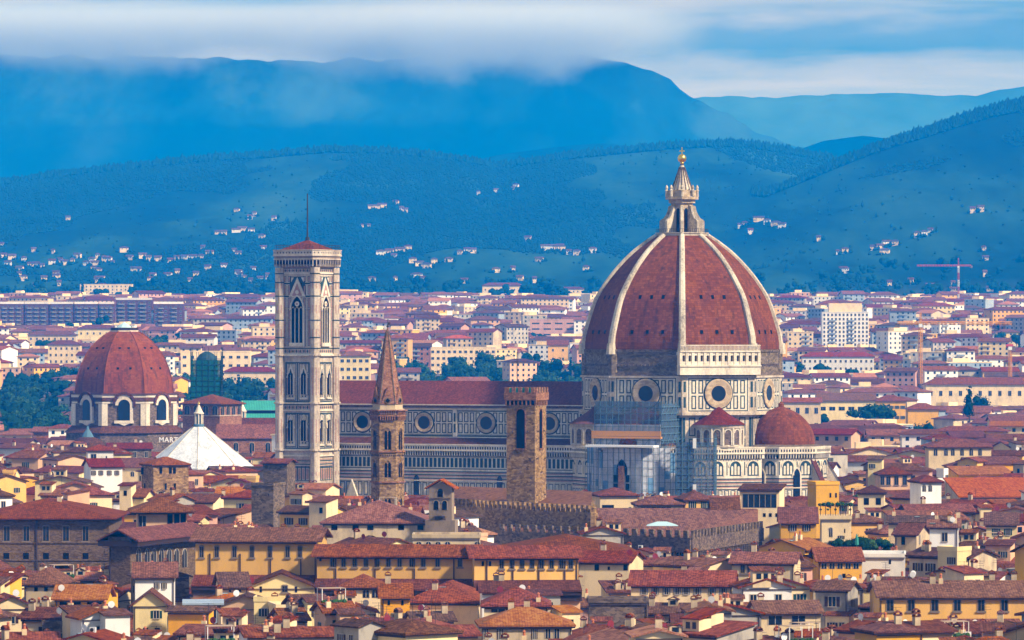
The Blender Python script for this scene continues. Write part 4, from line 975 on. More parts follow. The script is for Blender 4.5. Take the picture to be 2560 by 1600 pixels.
# --- slender brick spire
Y = 1100.0; X = xat(969, Y); z = lambda py: zat(py, Y)
sp = empty('spire_tower', (X, Y, 0), R(2), 'six-sided brown brick tower with a tall pointed red spire in front of the nave', 'tower')
RB = 3.95; hexa = lambda r: ngon(6, r, R(0))
b = MB(); b.prism(hexa(RB), 0, z(1036)); sh = b.build('shaft', 'stone', sp)
HW = facets(hexa(RB))
for w_ in HW:
    if w_.n.y > .1: continue
    for p0, p1, wd in ((1123, 1070, 1.5), (1192, 1150, 1.5), (1262, 1240, 1.4)):
        b = MB()
        for q in (-.42, .42): w_.arch(b, w_.L/2+q, .62, z(p0), z(p1)-.5, .06, True)
        b.cur = 1; w_.archband(b, w_.L/2, 1.7, z(p0), z(p1), .2, .16, True); w_.box(b, w_.L/2-.06, w_.L/2+.06, z(p0), z(p1)-1.6, .12)
        b.build('twin_window', ['void', 'stone'], sh)
b = MB(); b2 = MB(); b3 = MB()
for w_ in HW:
    for py in (1128, 1204): w_.box(b, -.15, w_.L+.15, z(py)-.2, z(py)+.2, .3)
    w_.box(b, -.3, w_.L+.3, z(1027), z(1024), .8); w_.box(b, -.3, w_.L+.3, z(1040), z(1037), .5)
    for row in (1036, 1050):
        for j in range(7): u = w_.L*(j+.5)/7; w_.box(b3, u-.12, u+.12, z(row), z(row)+.9, .5); w_.arch(b2, u+.3, .32, z(row), z(row)+.9, .06)
    w_.box(b, 0, w_.L, z(1050)+.9, z(1050)+1.15, .45)
    for j in range(9): u = w_.L*(j+.5)/9; w_.poly(b2, [(u-.13, z(1140)), (u+.13, z(1140)), (u, z(1134))], .05)
b.build('string_course', 'brick_wall', sh); b2.build('corbel_pattern', 'void', sh); b3.build('corbel', 'brick_wall', sh)
b = MB(); b.prism(hexa(RB+.1), z(1036), z(1022)); b.prism(hexa(RB-.35), z(1022), z(1008)); b.build('lantern_stage', 'sand', sp)
b = MB(); b.loft([[(x, y, z(py)) for x, y in hexa(r)] for r, py in ((RB-.2, 1010), (2.5, 950), (1.35, 880), (.35, 828), (.12, 818))]); spr = b.build('spire', 'brick_wall', sp)
b = MB()
for i in range(6):
    a = 2*PI*i/6
    for (r0_, p0), (r1_, p1) in (((RB-.2, 1010), (2.5, 950)), ((2.5, 950), (1.35, 880)), ((1.35, 880), (.35, 828))): b.tube((r0_*math.cos(a), r0_*math.sin(a), z(p0)), (r1_*math.cos(a), r1_*math.sin(a), z(p1)), .17, 4)
b.build('spire_rib', 'stone_grey', spr)
for w_ in HW:
    b = MB(); w_.poly(b, [(.35, z(1010)), (w_.L-.35, z(1010)), (w_.L/2, z(967))], -.1, 1.2); gb_ = b.build('gable', 'brick_wall', spr)
    b = MB(); w_.disc(b, w_.L/2, z(1001), .78, .02); b.cur = 1; 
    for dx_, dy_ in ((.26, 0), (-.26, 0), (0, .26), (0, -.26)): w_.disc(b, w_.L/2+dx_, z(1001)+dy_, .27, .08, 10)
    b.build('quatrefoil_window', ['stone_grey', 'void'], gb_)
b = MB(); b.tube((0, 0, z(820)), (0, 0, z(800)), .07, 5); b.ball((0, 0, z(816)), .3, 8, 6); b.box(.05, .55, -.05, .05, z(812), z(806)); b.build('weather_vane', 'iron', sp)
# --- fortress with crenellated tower
def merlons(mb, w_, z0, n, h=1.6, frac=.55, out=.0, inn=.6, s=0.0):
    for j in range(n): u = w_.L*(j+.5)/n; w_.box(mb, u-w_.L/n*frac/2, u+w_.L/n*frac/2, z0, z0+h, out, inn)
Y = 1010.0; z = lambda py: zat(py, Y); X = xat(1316, Y)
ft = empty('fortress_tower', (X, Y, 0), R(-22), 'square rough stone tower with long arched openings and green glass between its battlements', 'tower')
S = 3.35; b = MB(); b.box(-S, S, -S, S, 0, z(1010)); sh = b.build('shaft', 'stone', ft)
fs = [Wall(-S, -S, S, -S), Wall(S, -S, S, S), Wall(S, S, -S, S), Wall(-S, S, -S, -S)]
b = MB(); b.box(-S-.45, S+.45, -S-.45, S+.45, z(1000), z(981)); hd = b.build('head', 'brick_wall', ft)
T = S+.45; ts = [Wall(-T, -T, T, -T), Wall(T, -T, T, T), Wall(T, T, -T, T), Wall(-T, T, -T, -T)]
b = MB()
for w_ in ts: merlons(b, w_, z(981), 5, z(968)-z(981))
b.build('battlement', 'brick_wall', hd)
b = MB()
for w_ in ts:
    for j in range(4): u = w_.L*(j+1)/5; w_.box(b, u-.36, u+.36, z(981), z(968)-.1, -.25, .3)
b.build('green_glass_screen', 'copper', hd)
b = MB(); b2 = MB()
for w_ in fs:
    for j in range(7): u = w_.L*(j+.5)/7; w_.arch(b2, u, .62, z(1012), z(1001), .05); w_.box(b, u-.5-.12, u-.5+.12, z(1013), z(1000), .42)
b.build('corbel', 'brick_wall', hd); b2.build('corbel_pattern', 'void', hd)
for w_ in fs:
    b = MB(); w_.arch(b, w_.L*.5, 2.0 if w_.n.x == 0 else 1.5, z(1120), z(1022), .06); b.build('opening', 'void', sh)
    b = MB(); w_.archband(b, w_.L*.5, 2.0 if w_.n.x == 0 else 1.5, z(1120), z(1022), .25, .12); w_.box(b, w_.L*.5-1.2, w_.L*.5+1.2, z(1121)-.2, z(1121)+.05, .3); b.build('opening_surround', 'brick_wall', sh)
b = MB()
for w_ in fs:
    for u, zz in ((.9, 30), (5.6, 30), (.9, 22), (5.6, 22), (1.5, 36), (5.1, 36), (3.4, 27)): w_.box(b, u-.12, u+.12, zz, zz+.3, .35)
b.build('putlog_stub', 'stone_dark', sh)
b = MB(); b.tube((-2.2, 0, z(981)), (-2.2, 0, z(880)), .08, 5); b.build('flagpole', 'iron', ft)
# its walls: the high rear block and the lower front court
fw = empty('fortress', (xat(1727, 954), 954, 0), 0, 'medieval fortress of dark rubble walls with battlements and arched corbels', 'fortress')
def fp(px, Y_): return (xat(px, Y_) - fw.location.x, Y_ - fw.location.y)
def fort_wall(pts, ztop, h0, mname, nper=2.3, arches=True, closed=False, name='wall'):
    b = MB(); bc = MB(); bm = MB(); ba = MB()
    for (x0, y0), (x1, y1) in zip(pts[:-1], pts[1:]):
        w_ = Wall(x0, y0, x1, y1); w_.box(b, 0, w_.L, h0, ztop-1.5, 0, .9); merlons(bm, w_, ztop-1.5, max(int(w_.L/nper), 1), 1.5, .5, .38 if arches else 0, .2 if arches else .8)
        if arches:
            w_.box(bc, -.1, w_.L+.1, ztop-4.2, ztop-1.5, .4, 0.0); w_.box(bc, -.2, w_.L+.2, ztop-4.4, ztop-4.2, .5)
            n = int(w_.L/1.35)
            for j in range(n): u = w_.L*(j+.5)/n; w_.arch(ba, u, .85, ztop-6.3, ztop-4.6, .05); w_.box(bc, u-.675-.15, u-.675+.15, ztop-6.4, ztop-4.4, .4)
    wl = b.build(name, mname, fw); bm.build('battlement', 'stone_grey' if arches else mname, wl)
    if bc.v: bc.build('parapet', 'stone_dark', wl); ba.build('corbel_pattern', 'void', wl)
    return wl
fort_wall([fp(1245, 985), fp(1727, 950), fp(1905, 1000)], 16.8, 0, 'stone')
fort_wall([fp(1120, 1022), fp(1240, 1003), fp(1487, 975), fp(1487, 1010)], 21.0, 0, 'stone', nper=1.75, arches=False, name='rear_wall')
b = MB(); p = [fp(1255, 990), fp(1725, 955), fp(1895, 1003), fp(1895, 1030), fp(1255, 1030)]; zz = [15.2]*3 + [18.5]*2
b.add([(x, y, z_) for (x, y), z_ in zip(p, zz)] + [(x, y, z_-.3) for (x, y), z_ in zip(p, zz)], [(0,1,2,3,4), (9,8,7,6,5)]); b.build('court_roof', 'roof_rust', fw)
b = MB(); p = [fp(1125, 1028), fp(1245, 1008), fp(1480, 982), fp(1480, 1012), fp(1130, 1050)]; zz = [19.4]*3 + [22.8]*2
b.add([(x, y, z_) for (x, y), z_ in zip(p, zz)] + [(x, y, z_-.3) for (x, y), z_ in zip(p, zz)], [(0,1,2,3,4), (9,8,7,6,5)]); b.build('rear_roof', 'roof_rust', fw)
b = MB(); p = fp(1655, 985); hip_roof(b, p[0]-3.4, p[0]+3.4, p[1]-2.5, p[1]+2.5, 16.5, .8, 0, .1); b.build('skylight', 'skylight', fw)
PROT += [(1240, 1725, 1392, 950), (1725, 1912, 1392, 1003), (1120, 1487, 1312, 975), (1262, 1370, 1240, 1005), (922, 1014, 1262, 1095)]
OCC += [(xat(1575, 985), 1003, 62, 60, 0), (X, 1010, 9, 9, 0), (xat(969, 1100), 1100, 10, 10, 0)]
# --- bell gable
Y = 905.0; z = lambda py: zat(py, Y)
bg_ = empty('bell_gable', (xat(1104, Y), Y, 0), R(-12), 'tall plastered bell gable with three arched openings and a small tiled roof', 'bell gable')
b = MB(); b.box(-2.3, 2.3, -1.1, 1.1, 0, z(1218)); b.box(-3.0, 3.0, -1.4, 1.4, 0, z(1300)); b.add([(-2.3,-1.1,z(1218)),(2.3,-1.1,z(1218)),(2.3,1.1,z(1218)),(-2.3,1.1,z(1218)),(0,-1.1,z(1205)),(0,1.1,z(1205))], [(0,1,4),(2,3,5),(1,2,5,4),(3,0,4,5)])
wl = b.build('wall', 'tan_plaster', bg_); w_ = Wall(-2.3, -1.1, 2.3, -1.1)
b = MB(); gable_roof(b, -2.6, 2.6, -1.2, 1.6, z(1219), 1.5, 'y', .5, .25); b.build('roof', 'roof_orange', bg_)
for u, wd, p0, p1 in ((2.3, 1.1, 1242, 1221), (1.45, .95, 1274, 1251), (3.15, .95, 1274, 1251)):
    b = MB(); w_.arch(b, u, wd, z(p0), z(p1), .05); b.build('opening', 'void', wl); b = MB(); w_.archband(b, u, wd, z(p0), z(p1), .15, .14); b.build('opening_surround', 'tan_plaster', wl)
b = MB(); w_.box(b, 1.2, 3.4, z(1290), z(1288), .7); w_.box(b, 1.2, 3.4, z(1306), z(1290), .2); w_.box(b, .2, 4.4, z(1246), z(1244), .25); b.build('ledge', 'stone_dark', wl)
PROT.append((1072, 1136, 1335, 900)); OCC.append((xat(1104, Y), Y, 8, 5, 0))
# --- red chapel dome
Y = 1750.0; z = lambda py: zat(py, Y); KK = Y/F
ch_ = empty('chapel_dome', (xat(311, Y), Y, 0), R(4.5), 'large red tiled chapel dome with white framed windows and a pale green roof cap', 'church')
pr = refine([(132*KK, z(983)), (128*KK, z(950)), (119*KK, z(920)), (101*KK, z(884)), (79*KK, z(858)), (56*KK, z(839)), (38*KK, z(829))], 20)
b = MB(); b.loft([[(x, y, zz) for x, y in ngon(8, r, R(22.5))] for r, zz in pr]); dm = b.build('dome', 'chapel_tile', ch_); CH_DOME = dm
b = MB()
for k in range(8):
    a = R(22.5+45*k)
    for (r0_, z0_), (r1_, z1_) in zip(pr[:-1], pr[1:]): b.tube((r0_*math.cos(a), r0_*math.sin(a), z0_), (r1_*math.cos(a), r1_*math.sin(a), z1_), .25, 5)
b.build('rib_pattern', 'chapel_tile', dm)
for py, offs in ((871, (-.16, .16)), (921, (-.17, .17))):
    r, s_ = dome_at(pr, z(py))
    for w_ in facets(ngon(8, r, R(22.5))):
        if w_.n.y > 0: continue
        for o_ in offs:
            b = MB(); w_.box(b, w_.L*(.5+o_)-.45, w_.L*(.5+o_)+.45, z(py)-.5, z(py)+.5, .12, .8); b.build('window', 'void', dm)
b = MB(); b.prism(ngon(8, 38*KK, R(22.5)), z(832), z(826)); b.cur = 1; b.prism(ngon(8, 37*KK, R(22.5)), z(826), z(819)); b.cur = 2; b.loft([[(x, y, zz) for x, y in ngon(8, r, R(22.5))] for r, zz in ((26*KK, z(824)), (12*KK, z(812)), (1*KK, z(805)))]); b.build('roof_cap', ['marble_white', 'eave', 'skylight'], ch_)
rD = 139*KK; b = MB(); b.prism(ngon(8, rD, R(22.5)), z(1062), z(992)); dr = b.build('drum', 'stone_grey', ch_)
b = MB(); b.prism(ngon(8, rD+.5, R(22.5)), z(992), z(984)); b.prism(ngon(8, rD+.3, R(22.5)), z(1007), z(1003)); b.build('cornice', 'marble_white', dr)
b = MB(); b.prism(ngon(8, rD+1.0, R(22.5)), z(985), z(982)); b.prism(ngon(8, rD+.35, R(22.5)), z(1000), z(992)); b.build('tiled_ledge', 'roof_plum', dr)
for w_ in facets(ngon(8, rD, R(22.5))):
    if w_.n.y > .2: continue
    u = w_.L/2; b = MB()
    w_.arch(b, u, 4.4, z(1049), z(997), .45); b.build('window', 'glass_dark', dr)
    b = MB(); w_.archband(b, u, 4.4, z(1049), z(997), 1.15, .75, k=10); w_.box(b, u-3.7, u+3.7, z(1056), z(1049), .8); w_.poly(b, [(u-2.2, z(1056)), (u, z(1062)), (u+2.2, z(1056))][::1], .7); b.build('window_surround', 'marble_white', dr)
    b = MB(); w_.archband(b, u, 6.8, z(1015), z(990)+.9, .9, 1.1, k=10); b.build('window_hood', 'roof_plum', dr)
    for s2 in (-.3, w_.L-1.9): b = MB(); w_.box(b, s2, s2+2.2, z(1062), z(1008), .35); b.build('pilaster', 'marble_white', dr)
b = MB(); b.prism(ngon(8, 156*KK, R(22.5)), 0, z(1078)); bs = b.build('base', 'stone_grey', ch_)
b = MB(); b.loft([[(x, y, zz) for x, y in ngon(8, r, R(22.5))] for r, zz in ((162*KK, z(1080)), (150*KK, z(1070)), (138*KK, z(1061)))]); b.build('skirt_roof', 'roof_brown', ch_)
OCC.append((xat(311, Y), Y, 50, 50, 0))
# small cupola in front, with a blue-grey lead cap
Y = 1640.0; z = lambda py: zat(py, Y)
cu = empty('cupola', (xat(219, Y), Y, 0), 0, 'low red tiled cupola with a blue-grey lead cap below the chapel dome', 'cupola')
b = MB(); b.prism(ngon(8, 6.8, .2), 0, z(1122)); b.build('drum', 'stone_grey', cu)
b = MB(); b.loft([[(x, y, zz) for x, y in ngon(8, r, .2)] for r, zz in ((7.2, z(1123)), (6.0, z(1108)), (3.6, z(1096)), (2.0, z(1092)))]); b.build('roof', 'roof_brown', cu)
b = MB(); b.lathe([(2.3, z(1093)), (1.6, z(1084)), (.6, z(1074)), (.25, z(1064))], 8); b.build('lead_cap', 'blue_grey_frame', cu)
PROT.append((170, 265, 1115, Y)); OCC.append((xat(219, Y), Y, 14, 14, 0))
# --- church behind: square tower with arcade, long nave
def simple_church():
    Y = 1690.0; z = lambda py: zat(py, Y); w = 135/F*Y; d = 16
    t, wl, rf, F_ = house(xat(527, Y), Y+d/2, R(-27), w*.80, d, z(1011), 'hip', 3.3, 'x', 'brick_wall', 'roof_red', 'square brick block with an open arcade under its pyramid roof behind the white pyramid', 'tower', None, 'church_tower', ov=1.2)
    for f_ in ('f', 'r'):
        n = 4
        for j in range(n): window(wl, F_[f_], F_[f_].L*(j+.5)/n, z(1037), 2.2, z(1014)-z(1037), 'arch')
        b = MB(); F_[f_].box(b, 0, F_[f_].L, z(1040), z(1038), .2); b.build('string_course', 'marble', wl)
    OCC.append((xat(527, Y), Y+8, 24, 22, 0))
    Y = 1650.0; z = lambda py: zat(py, Y)
    t, wl, rf, F_ = house(xat(618, Y), Y+6, R(0), 150/F*Y, 12, z(1094), 'gable', 4.4, 'x', 'brick_wall', 'roof_red', 'long brown brick church nave with blue arched windows left of the bell tower', 'church', None, 'church')
    for px in (590, 630, 670):
        u, z1 = on_wall(t, F_['f'], px, 1106); window(wl, F_['f'], u, z(1134), 1.6, z(1106)-z(1134), 'arch')
    t, wl, rf, F_ = house(xat(590, 1700), 1716, R(0), 200/F*1700, 10, z(1072), 'gable', 2.5, 'x', 'brick_wall', 'roof_brown', 'upper brick nave wall behind the long brick church', 'church', None, 'church')
    OCC.append((xat(618, Y), Y+6, 26, 14, 0))
    # teal metal roofs
    Y = 1950.0; z = lambda py: zat(py, Y)
    mk = empty('market_hall', (xat(655, Y), Y, 0), 0, 'market hall with two stepped bright turquoise metal roofs', 'market hall')
    b = MB(); b.box(-9, 12, 0, 18, 0, z(1062)); b.build('wall', 'stone_dark', mk)
    b = MB(); b.add([(-9.5, -1, z(1057)), (12, -1, z(1057)), (12, 3, z(1034)), (-9.5, 3, z(1034))], [(0,1,2,3)]); b.add([(-9.5, 4, z(1026)), (12, 4, z(1026)), (12, 10, z(1002)), (-9.5, 10, z(1002))], [(0,1,2,3)]); b.build('turquoise_roof', 'copper', mk)
    b = MB(); b.box(-9, 12, 3.1, 9, 10, z(1027)); b.build('clerestory', 'void', mk)
    OCC.append((xat(655, Y), Y+8, 24, 22, 0))
simple_church()
def small_lantern(px, ptop, pbase, Y, r, label, sc_=1.0):
    z = lambda py: zat(py, Y); t = empty('roof_lantern', (xat(px, Y), Y, 0), 0, label, 'lantern'); H = z(ptop)-z(pbase); z0 = z(pbase)
    b = MB(); b.lathe([(r*1.15, z0-2), (r*1.15, z0+H*.08), (r*.9, z0+H*.1)], 12); b.lathe([(r*.62, z0), (r*.62, z0+H*.5)], 12); b.build('core', 'blue_grey_frame', t)
    for i in range(8): a = 2*PI*i/8; b = MB(); b.tube((r*.85*math.cos(a), r*.85*math.sin(a), z0), (r*.85*math.cos(a), r*.85*math.sin(a), z0+H*.5), r*.13, 6); b.build('column', 'marble_white', t)
    b = MB(); b.lathe([(r*1.1, z0+H*.5), (r*1.15, z0+H*.55), (r*.9, z0+H*.57), (r*.2, z0+H*.86)], 12); b.build('cone_roof', 'marble_white', t)
    b = MB(); b.ball((0, 0, z0+H*.92), r*.28, 12, 8); b.tube((0, 0, z0+H*.8), (0, 0, z0+H*1.02), r*.06, 5); b.build('golden_ball', 'gold_leaf', t, True)
    return t
small_lantern(606, 1003, 1056, 1800, 1.5, 'little white columned lantern with golden ball beside the turquoise roofs')
# --- baptistery
Y = 1440.0; z = lambda py: zat(py, Y)
bp = empty('baptistery', (xat(497, Y), Y, 0), R(-20), 'eight-sided baptistery under a gleaming white marble pyramid roof', 'baptistery')
b = MB(); b.prism(ngon(8, 15.5, R(22.5)), 0, 16.0); b.build('wall', 'marble_white', bp)
b = MB(); b.loft([[(x, y, zz) for x, y in ngon(8, r, R(22.5))] for r, zz in ((17.4, 15.6), (17.4, 16.0), (1.9, z(1068)), (1.9, z(1067)))]); rr = b.build('pyramid_roof', 'roof_marble', bp)
b = MB()
for k in range(8):
    a = R(22.5+45*k); b.tube((17.4*math.cos(a), 17.4*math.sin(a), 16.0), (1.9*math.cos(a), 1.9*math.sin(a), z(1067)), .13, 4)
b.build('seam', 'marble_white', rr)
small_lantern(497, 1004, 1066, 1440, 1.45, 'white lantern with golden ball crowning the white pyramid roof')
OCC.append((xat(497, Y), Y, 34, 34, 0))
PROT.append((400, 632, 1163, Y-16))
# --- letters on the roof beside it
def sign():
    Y = 1560.0; cu_ = bpy.data.curves.new('lettering', 'FONT'); cu_.body = 'MARTINI'; cu_.size = 2.3; cu_.extrude = .12; cu_.offset = .04; cu_.space_character = 1.12
    tmp = bpy.data.objects.new('tmp', cu_); C.objects.link(tmp); cu_.align_x = 'LEFT'; bpy.context.view_layer.update()
    me = bpy.data.meshes.new_from_object(tmp.evaluated_get(bpy.context.evaluated_depsgraph_get())); bpy.data.objects.remove(tmp)
    o = bpy.data.objects.new('lettering', me); C.objects.link(o); me.materials.clear(); me.materials.append(M['sign_white'])
    t = empty('rooftop_sign', (xat(397, Y), Y, zat(1105, Y)), 0, 'white rooftop letters standing beside the white pyramid roof', 'sign')
    o.parent = t; o.rotation_euler = (R(90), 0, 0)
    b = MB(); b.box(-.3, 9, .3, .4, -.6, -.45)
    for i in range(8): b.tube((i*1.2, .35, -3), (i*1.2, .35, 1.5), .06, 4)
    b.build('sign_frame', 'iron', t)
sign()
# --- scaffolding round the south apse
def scaffold():
    a = R(-90) + TH; c = Vector((DX, DY)) + Vector((math.cos(a), math.sin(a)))*30.0
    t = empty('scaffolding', (c.x, c.y, 0), TH, 'scaffolding hung with pale blue tarpaulins round the apse under repair', 'scaffolding')
    # the wrap: bays of tarpaulin on a faceted front
    rs = 15.6; poly = ngon(8, rs, R(22.5)); ws = [w_ for w_ in facets(poly) if w_.n.y < .2]
    rg = random.Random(3); Yf = c.y-14; z = lambda py: zat(py, Yf)
    b = MB(); sm = MB()
    for w_ in ws:
        n = 7; top = z(1120)
        for j in range(n):
            u0, u1 = w_.L*j/n, w_.L*(j+1)/n; zz = 4+rg.uniform(0, 2); o = rg.uniform(0, .5)
            while zz < top:
                z2_ = min(zz+rg.uniform(2.0, 6.5), top); b.cur = 1 if rg.random() < .22 else 0
                if rg.random() > .05: w_.box(b, u0+.05, u1-.05, zz, z2_-.06, o+rg.uniform(0, .12), .05)
                zz = z2_
            sm.tube(w_.p(u0, .75, 2), w_.p(u0, .75, top+.8), .07, 4)
        zz = 5
        while zz < top: sm.tube(w_.p(-.3, .75, zz), w_.p(w_.L+.3, .75, zz), .06, 4); zz += 2.1
    tp = b.build('tarpaulin', ['tarp', 'tarp_blue'], t); sm.build('tube_frame', 'blue_grey_frame', t)
    b = MB(); b.prism(clamp_poly_out(poly, -.8), 2, z(1120)); b.build('inner_netting', 'tarp_blue', t)
    b = MB(); b.add([(-rs, -rs+.5, z(1118)), (rs, -rs+.5, z(1118)), (rs, 4, z(1105)), (-rs, 4, z(1105)), (-rs, -rs+.5, z(1118)-.5), (rs, -rs+.5, z(1118)-.5), (rs, 4, z(1105)-.5), (-rs, 4, z(1105)-.5)], [(0,1,2,3),(7,6,5,4),(0,4,5,1),(1,5,6,2),(3,0,4,7)]) if False else b.box(-10.5, 10.5, -rs-1.0, -rs+3, z(1118), z(1113))
    b.build('white_roof_sheet', 'tarp_white', t)
    # dark gothic window uncovered in the middle
    w_ = min(ws, key=lambda q: q.n.y); b = MB(); w_.arch(b, w_.L/2, 3.2, z(1190), z(1148), .5, True); b.build('uncovered_window', 'void', t)
    b = MB(); w_.box(b, w_.L/2-.9, w_.L/2+.9, 3, z(1165), .9, -.4); b.build('brick_pier', 'brick_wall', t)
    b = MB()
    for zz in (z(1205), z(1227)):
        for s_ in (-1.9, 1.9): w_.box(b, w_.L/2+s_-.6, w_.L/2+s_+.6, zz, zz+2.0, .6, -.3)
    b.build('opening_pattern', 'void', t)
    # upper cage of tubes with net over the half dome
    zt, zb = z(1003), z(1118); X0, X1, Y0, Y1 = -10.3, 10.3, -10.5, 8.0
    b = MB()
    for (x0, y0, x1, y1) in ((X0, Y0, X1, Y0), (X1, Y0, X1, Y1), (X0, Y1, X0, Y0)):
        w_ = Wall(x0, y0, x1, y1); n = int(w_.L/1.8)
        for j in range(n+1): b.tube(w_.p(w_.L*j/n, 0, zb), w_.p(w_.L*j/n, 0, zt if (j*7) % 5 else zt-1.2), .09, 4)
        k = 0; zz = zb
        while zz < zt: b.tube(w_.p(0, 0, zz), w_.p(w_.L, 0, zz), .09, 4); zz += 1.9
        for j in range(0, n, 2): b.tube(w_.p(w_.L*j/n, .1, zb), w_.p(w_.L*min(j+2, n)/n, .1, zb+4), .06, 4); b.tube(w_.p(w_.L*j/n, .1, zt-4), w_.p(w_.L*min(j+2, n)/n, .1, zt), .06, 4)
    b.build('tube_frame', 'blue_grey_frame', t)
    b = MB(); b.box(X0+.3, X1-.3, Y0+.2, Y0+.3, z(1090), z(1062)); b.box(X0+.3, X1-.3, Y0+.2, Y0+.3, z(1118), z(1098)); b.build('upper_tarpaulin', 'tarp', t)
    b = MB(); b.box(X0-.5, X1+.3, Y0-1.1, Y0+.1, z(1097), z(1092)); b.box(X0-.5, X1+.3, Y0-1.1, Y0-.8, z(1091), z(1078)); b.build('plank_walkway', 'plank', t)
    b = MB(); b.box(X0, X1, Y0+.5, Y0+.6, z(1060), z(1004)); b.box(X1-.6, X1-.5, Y0, Y1, z(1110), z(1010)); b.build('blue_net', 'net_blue', t)
    # access tower of blue netting to the right
    Yt = 1302.0; z2 = lambda py: zat(py, Yt)
    t2 = empty('scaffold_tower', (xat(1741, Yt), Yt, 0), R(-8), 'tall scaffold tower veiled in blue-green netting beside the tarpaulins', 'scaffolding')
    b = MB(); hx, hy = 5.4, 3.5
    for (x0, y0, x1, y1) in ((-hx, -hy, hx, -hy), (hx, -hy, hx, hy), (-hx, hy, -hx, -hy)):
        w_ = Wall(x0, y0, x1, y1); n = int(w_.L/1.6)
        for j in range(n+1): b.tube(w_.p(w_.L*j/n, 0, 0), w_.p(w_.L*j/n, 0, z2(1095) + (j % 3)*.8), .09, 4)
        zz = 2.0
        while zz < z2(1095): b.tube(w_.p(0, 0, zz), w_.p(w_.L, 0, zz), .09, 4); zz += 2.0
    b.build('tube_frame', 'blue_grey_frame', t2)
    b = MB(); b.box(-hx+.1, hx-.1, -hy+.2, -hy+.3, 0, z2(1105)); b.box(hx-.3, hx-.2, -hy, hy, 0, z2(1105)); b.box(-hx+.1, -.5, -hy+.8, -hy+.9, 0, z2(1112)); b.build('netting', 'net_blue', t2)
    b = MB(); b.box(-.6, .3, -hy-.6, -hy-.1, z2(1120), z2(1095)); b.box(-.6, .3, -hy-.6, -hy-.1, z2(1233), z2(1210)); b.build('lift_cage', 'white_metal', t2)
scaffold()
# --- small tower wrapped in green scaffolding, far left
def green_tower():
    Y = 1880.0; z = lambda py: zat(py, Y); t = empty('scaffold_tower', (xat(517, Y), Y, 0), 0, 'domed bell tower wrapped in dark green scaffold netting among trees', 'scaffolding')
    b = MB(); b.prism(ngon(8, 4.5, .2), 0, z(905)); b.lathe([(4.5, z(905)), (4.1, z(895)), (2.8, z(885)), (.6, z(878))], 12); b.build('wrapped_tower', 'marble_green', t)
    b = MB(); h = 6.2
    for (x0, y0, x1, y1) in ((-h, -h, h, -h), (h, -h, h, h), (-h, h, -h, -h), (h, h, -h, h)):
        w_ = Wall(x0, y0, x1, y1)
        for j in range(6): b.tube(w_.p(w_.L*j/5, 0, 0), w_.p(w_.L*j/5, 0, z(868 + 12*(j % 3))), .13, 4)
        zz = 8
        while zz < z(885): b.tube(w_.p(0, 0, zz), w_.p(w_.L, 0, zz), .12, 4); zz += 2.2
    b.build('tube_frame', 'marble_green', t)
    b = MB(); b.box(-h, h, -h+.2, -h+.3, 5, z(900)); b.box(h-.3, h-.2, -h, h, 5, z(900)); b.build('netting', 'net_green', t)
    OCC.append((xat(517, Y), Y, 14, 14, 0))
green_tower()
# --- cranes
def lattice(b, a, c, w, n, r=.08):
    a = Vector(a); c = Vector(c); d = (c-a); u = d.normalized(); s = u.orthogonal().normalized()*w/2; q = u.cross(s)
    cor = [s+q, s-q, -s-q, -s+q]
    for k in cor: b.tube(a+k, c+k, r, 4)
    for i in range(n):
        p0 = a + d*i/n; p1 = a + d*(i+1)/n
        for k in range(4): b.tube(p0+cor[k], p1+cor[(k+1) % 4], r*.7, 3)
def crane(Y, pm, ptop, pbot, pj0, pj1, pjy, mastm, jibm, label, bands=False, apex=6):
    z = lambda py: zat(py, Y); X = xat(pm, Y); t = empty('tower_crane', (X, Y, z(pbot)), 0, label, 'crane'); zb = z(pbot); s = Y/3000 if Y < 4000 else .75
    n = 6; H = z(pjy)-zb
    for i in range(n):
        b = MB(); lattice(b, (0, 0, H*i/n), (0, 0, H*(i+1)/n), 1.7*s, 4, .2*s); b.build('mast', (mastm if i % 2 == 0 or not bands else 'white_metal'), t)
    b = MB(); lattice(b, (xat(pj0, Y)-X, -.4, H), (0, -.4, H), 1.5*s, 14, .24*s); lattice(b, (0, -.4, H), (xat(pj1, Y)-X, -.4, H), 1.5*s, 10, .24*s); b.build('jib', jibm, t)
    b = MB(); lattice(b, (0, 0, H), (0, 0, z(ptop)-zb), 1.0*s, 3, .14*s); b.build('apex', mastm, t)
    e = pj1 if abs(pj1-pm) < abs(pj0-pm) else pj0
    b = MB(); xx = xat(e, Y)-X; b.box(xx-1.5*s, xx+1.5*s, -1, 1, H-3*s, H); b.build('counterweight', 'stone_grey', t); b = MB(); b.box(-1.2*s, 1.2*s, -1.5*s, .2, H-2.6*s, H-.2); b.build('cab', 'white_metal', t)
crane(4300, 2396, 645, 770, 2292, 2428, 664, 'crane_red', 'crane_red', 'tall red and white tower crane standing against the wooded hill', True)
crane(2500, 2301, 782, 960, 2243, 2530, 808, 'crane_yellow', 'crane_yellow', 'yellow tower crane with a very long level jib over the roofs')
crane(2450, 2525, 858, 942, 2515, 2533, 865, 'crane_yellow', 'crane_red', 'small rust coloured crane mast with a red head near the picture edge')
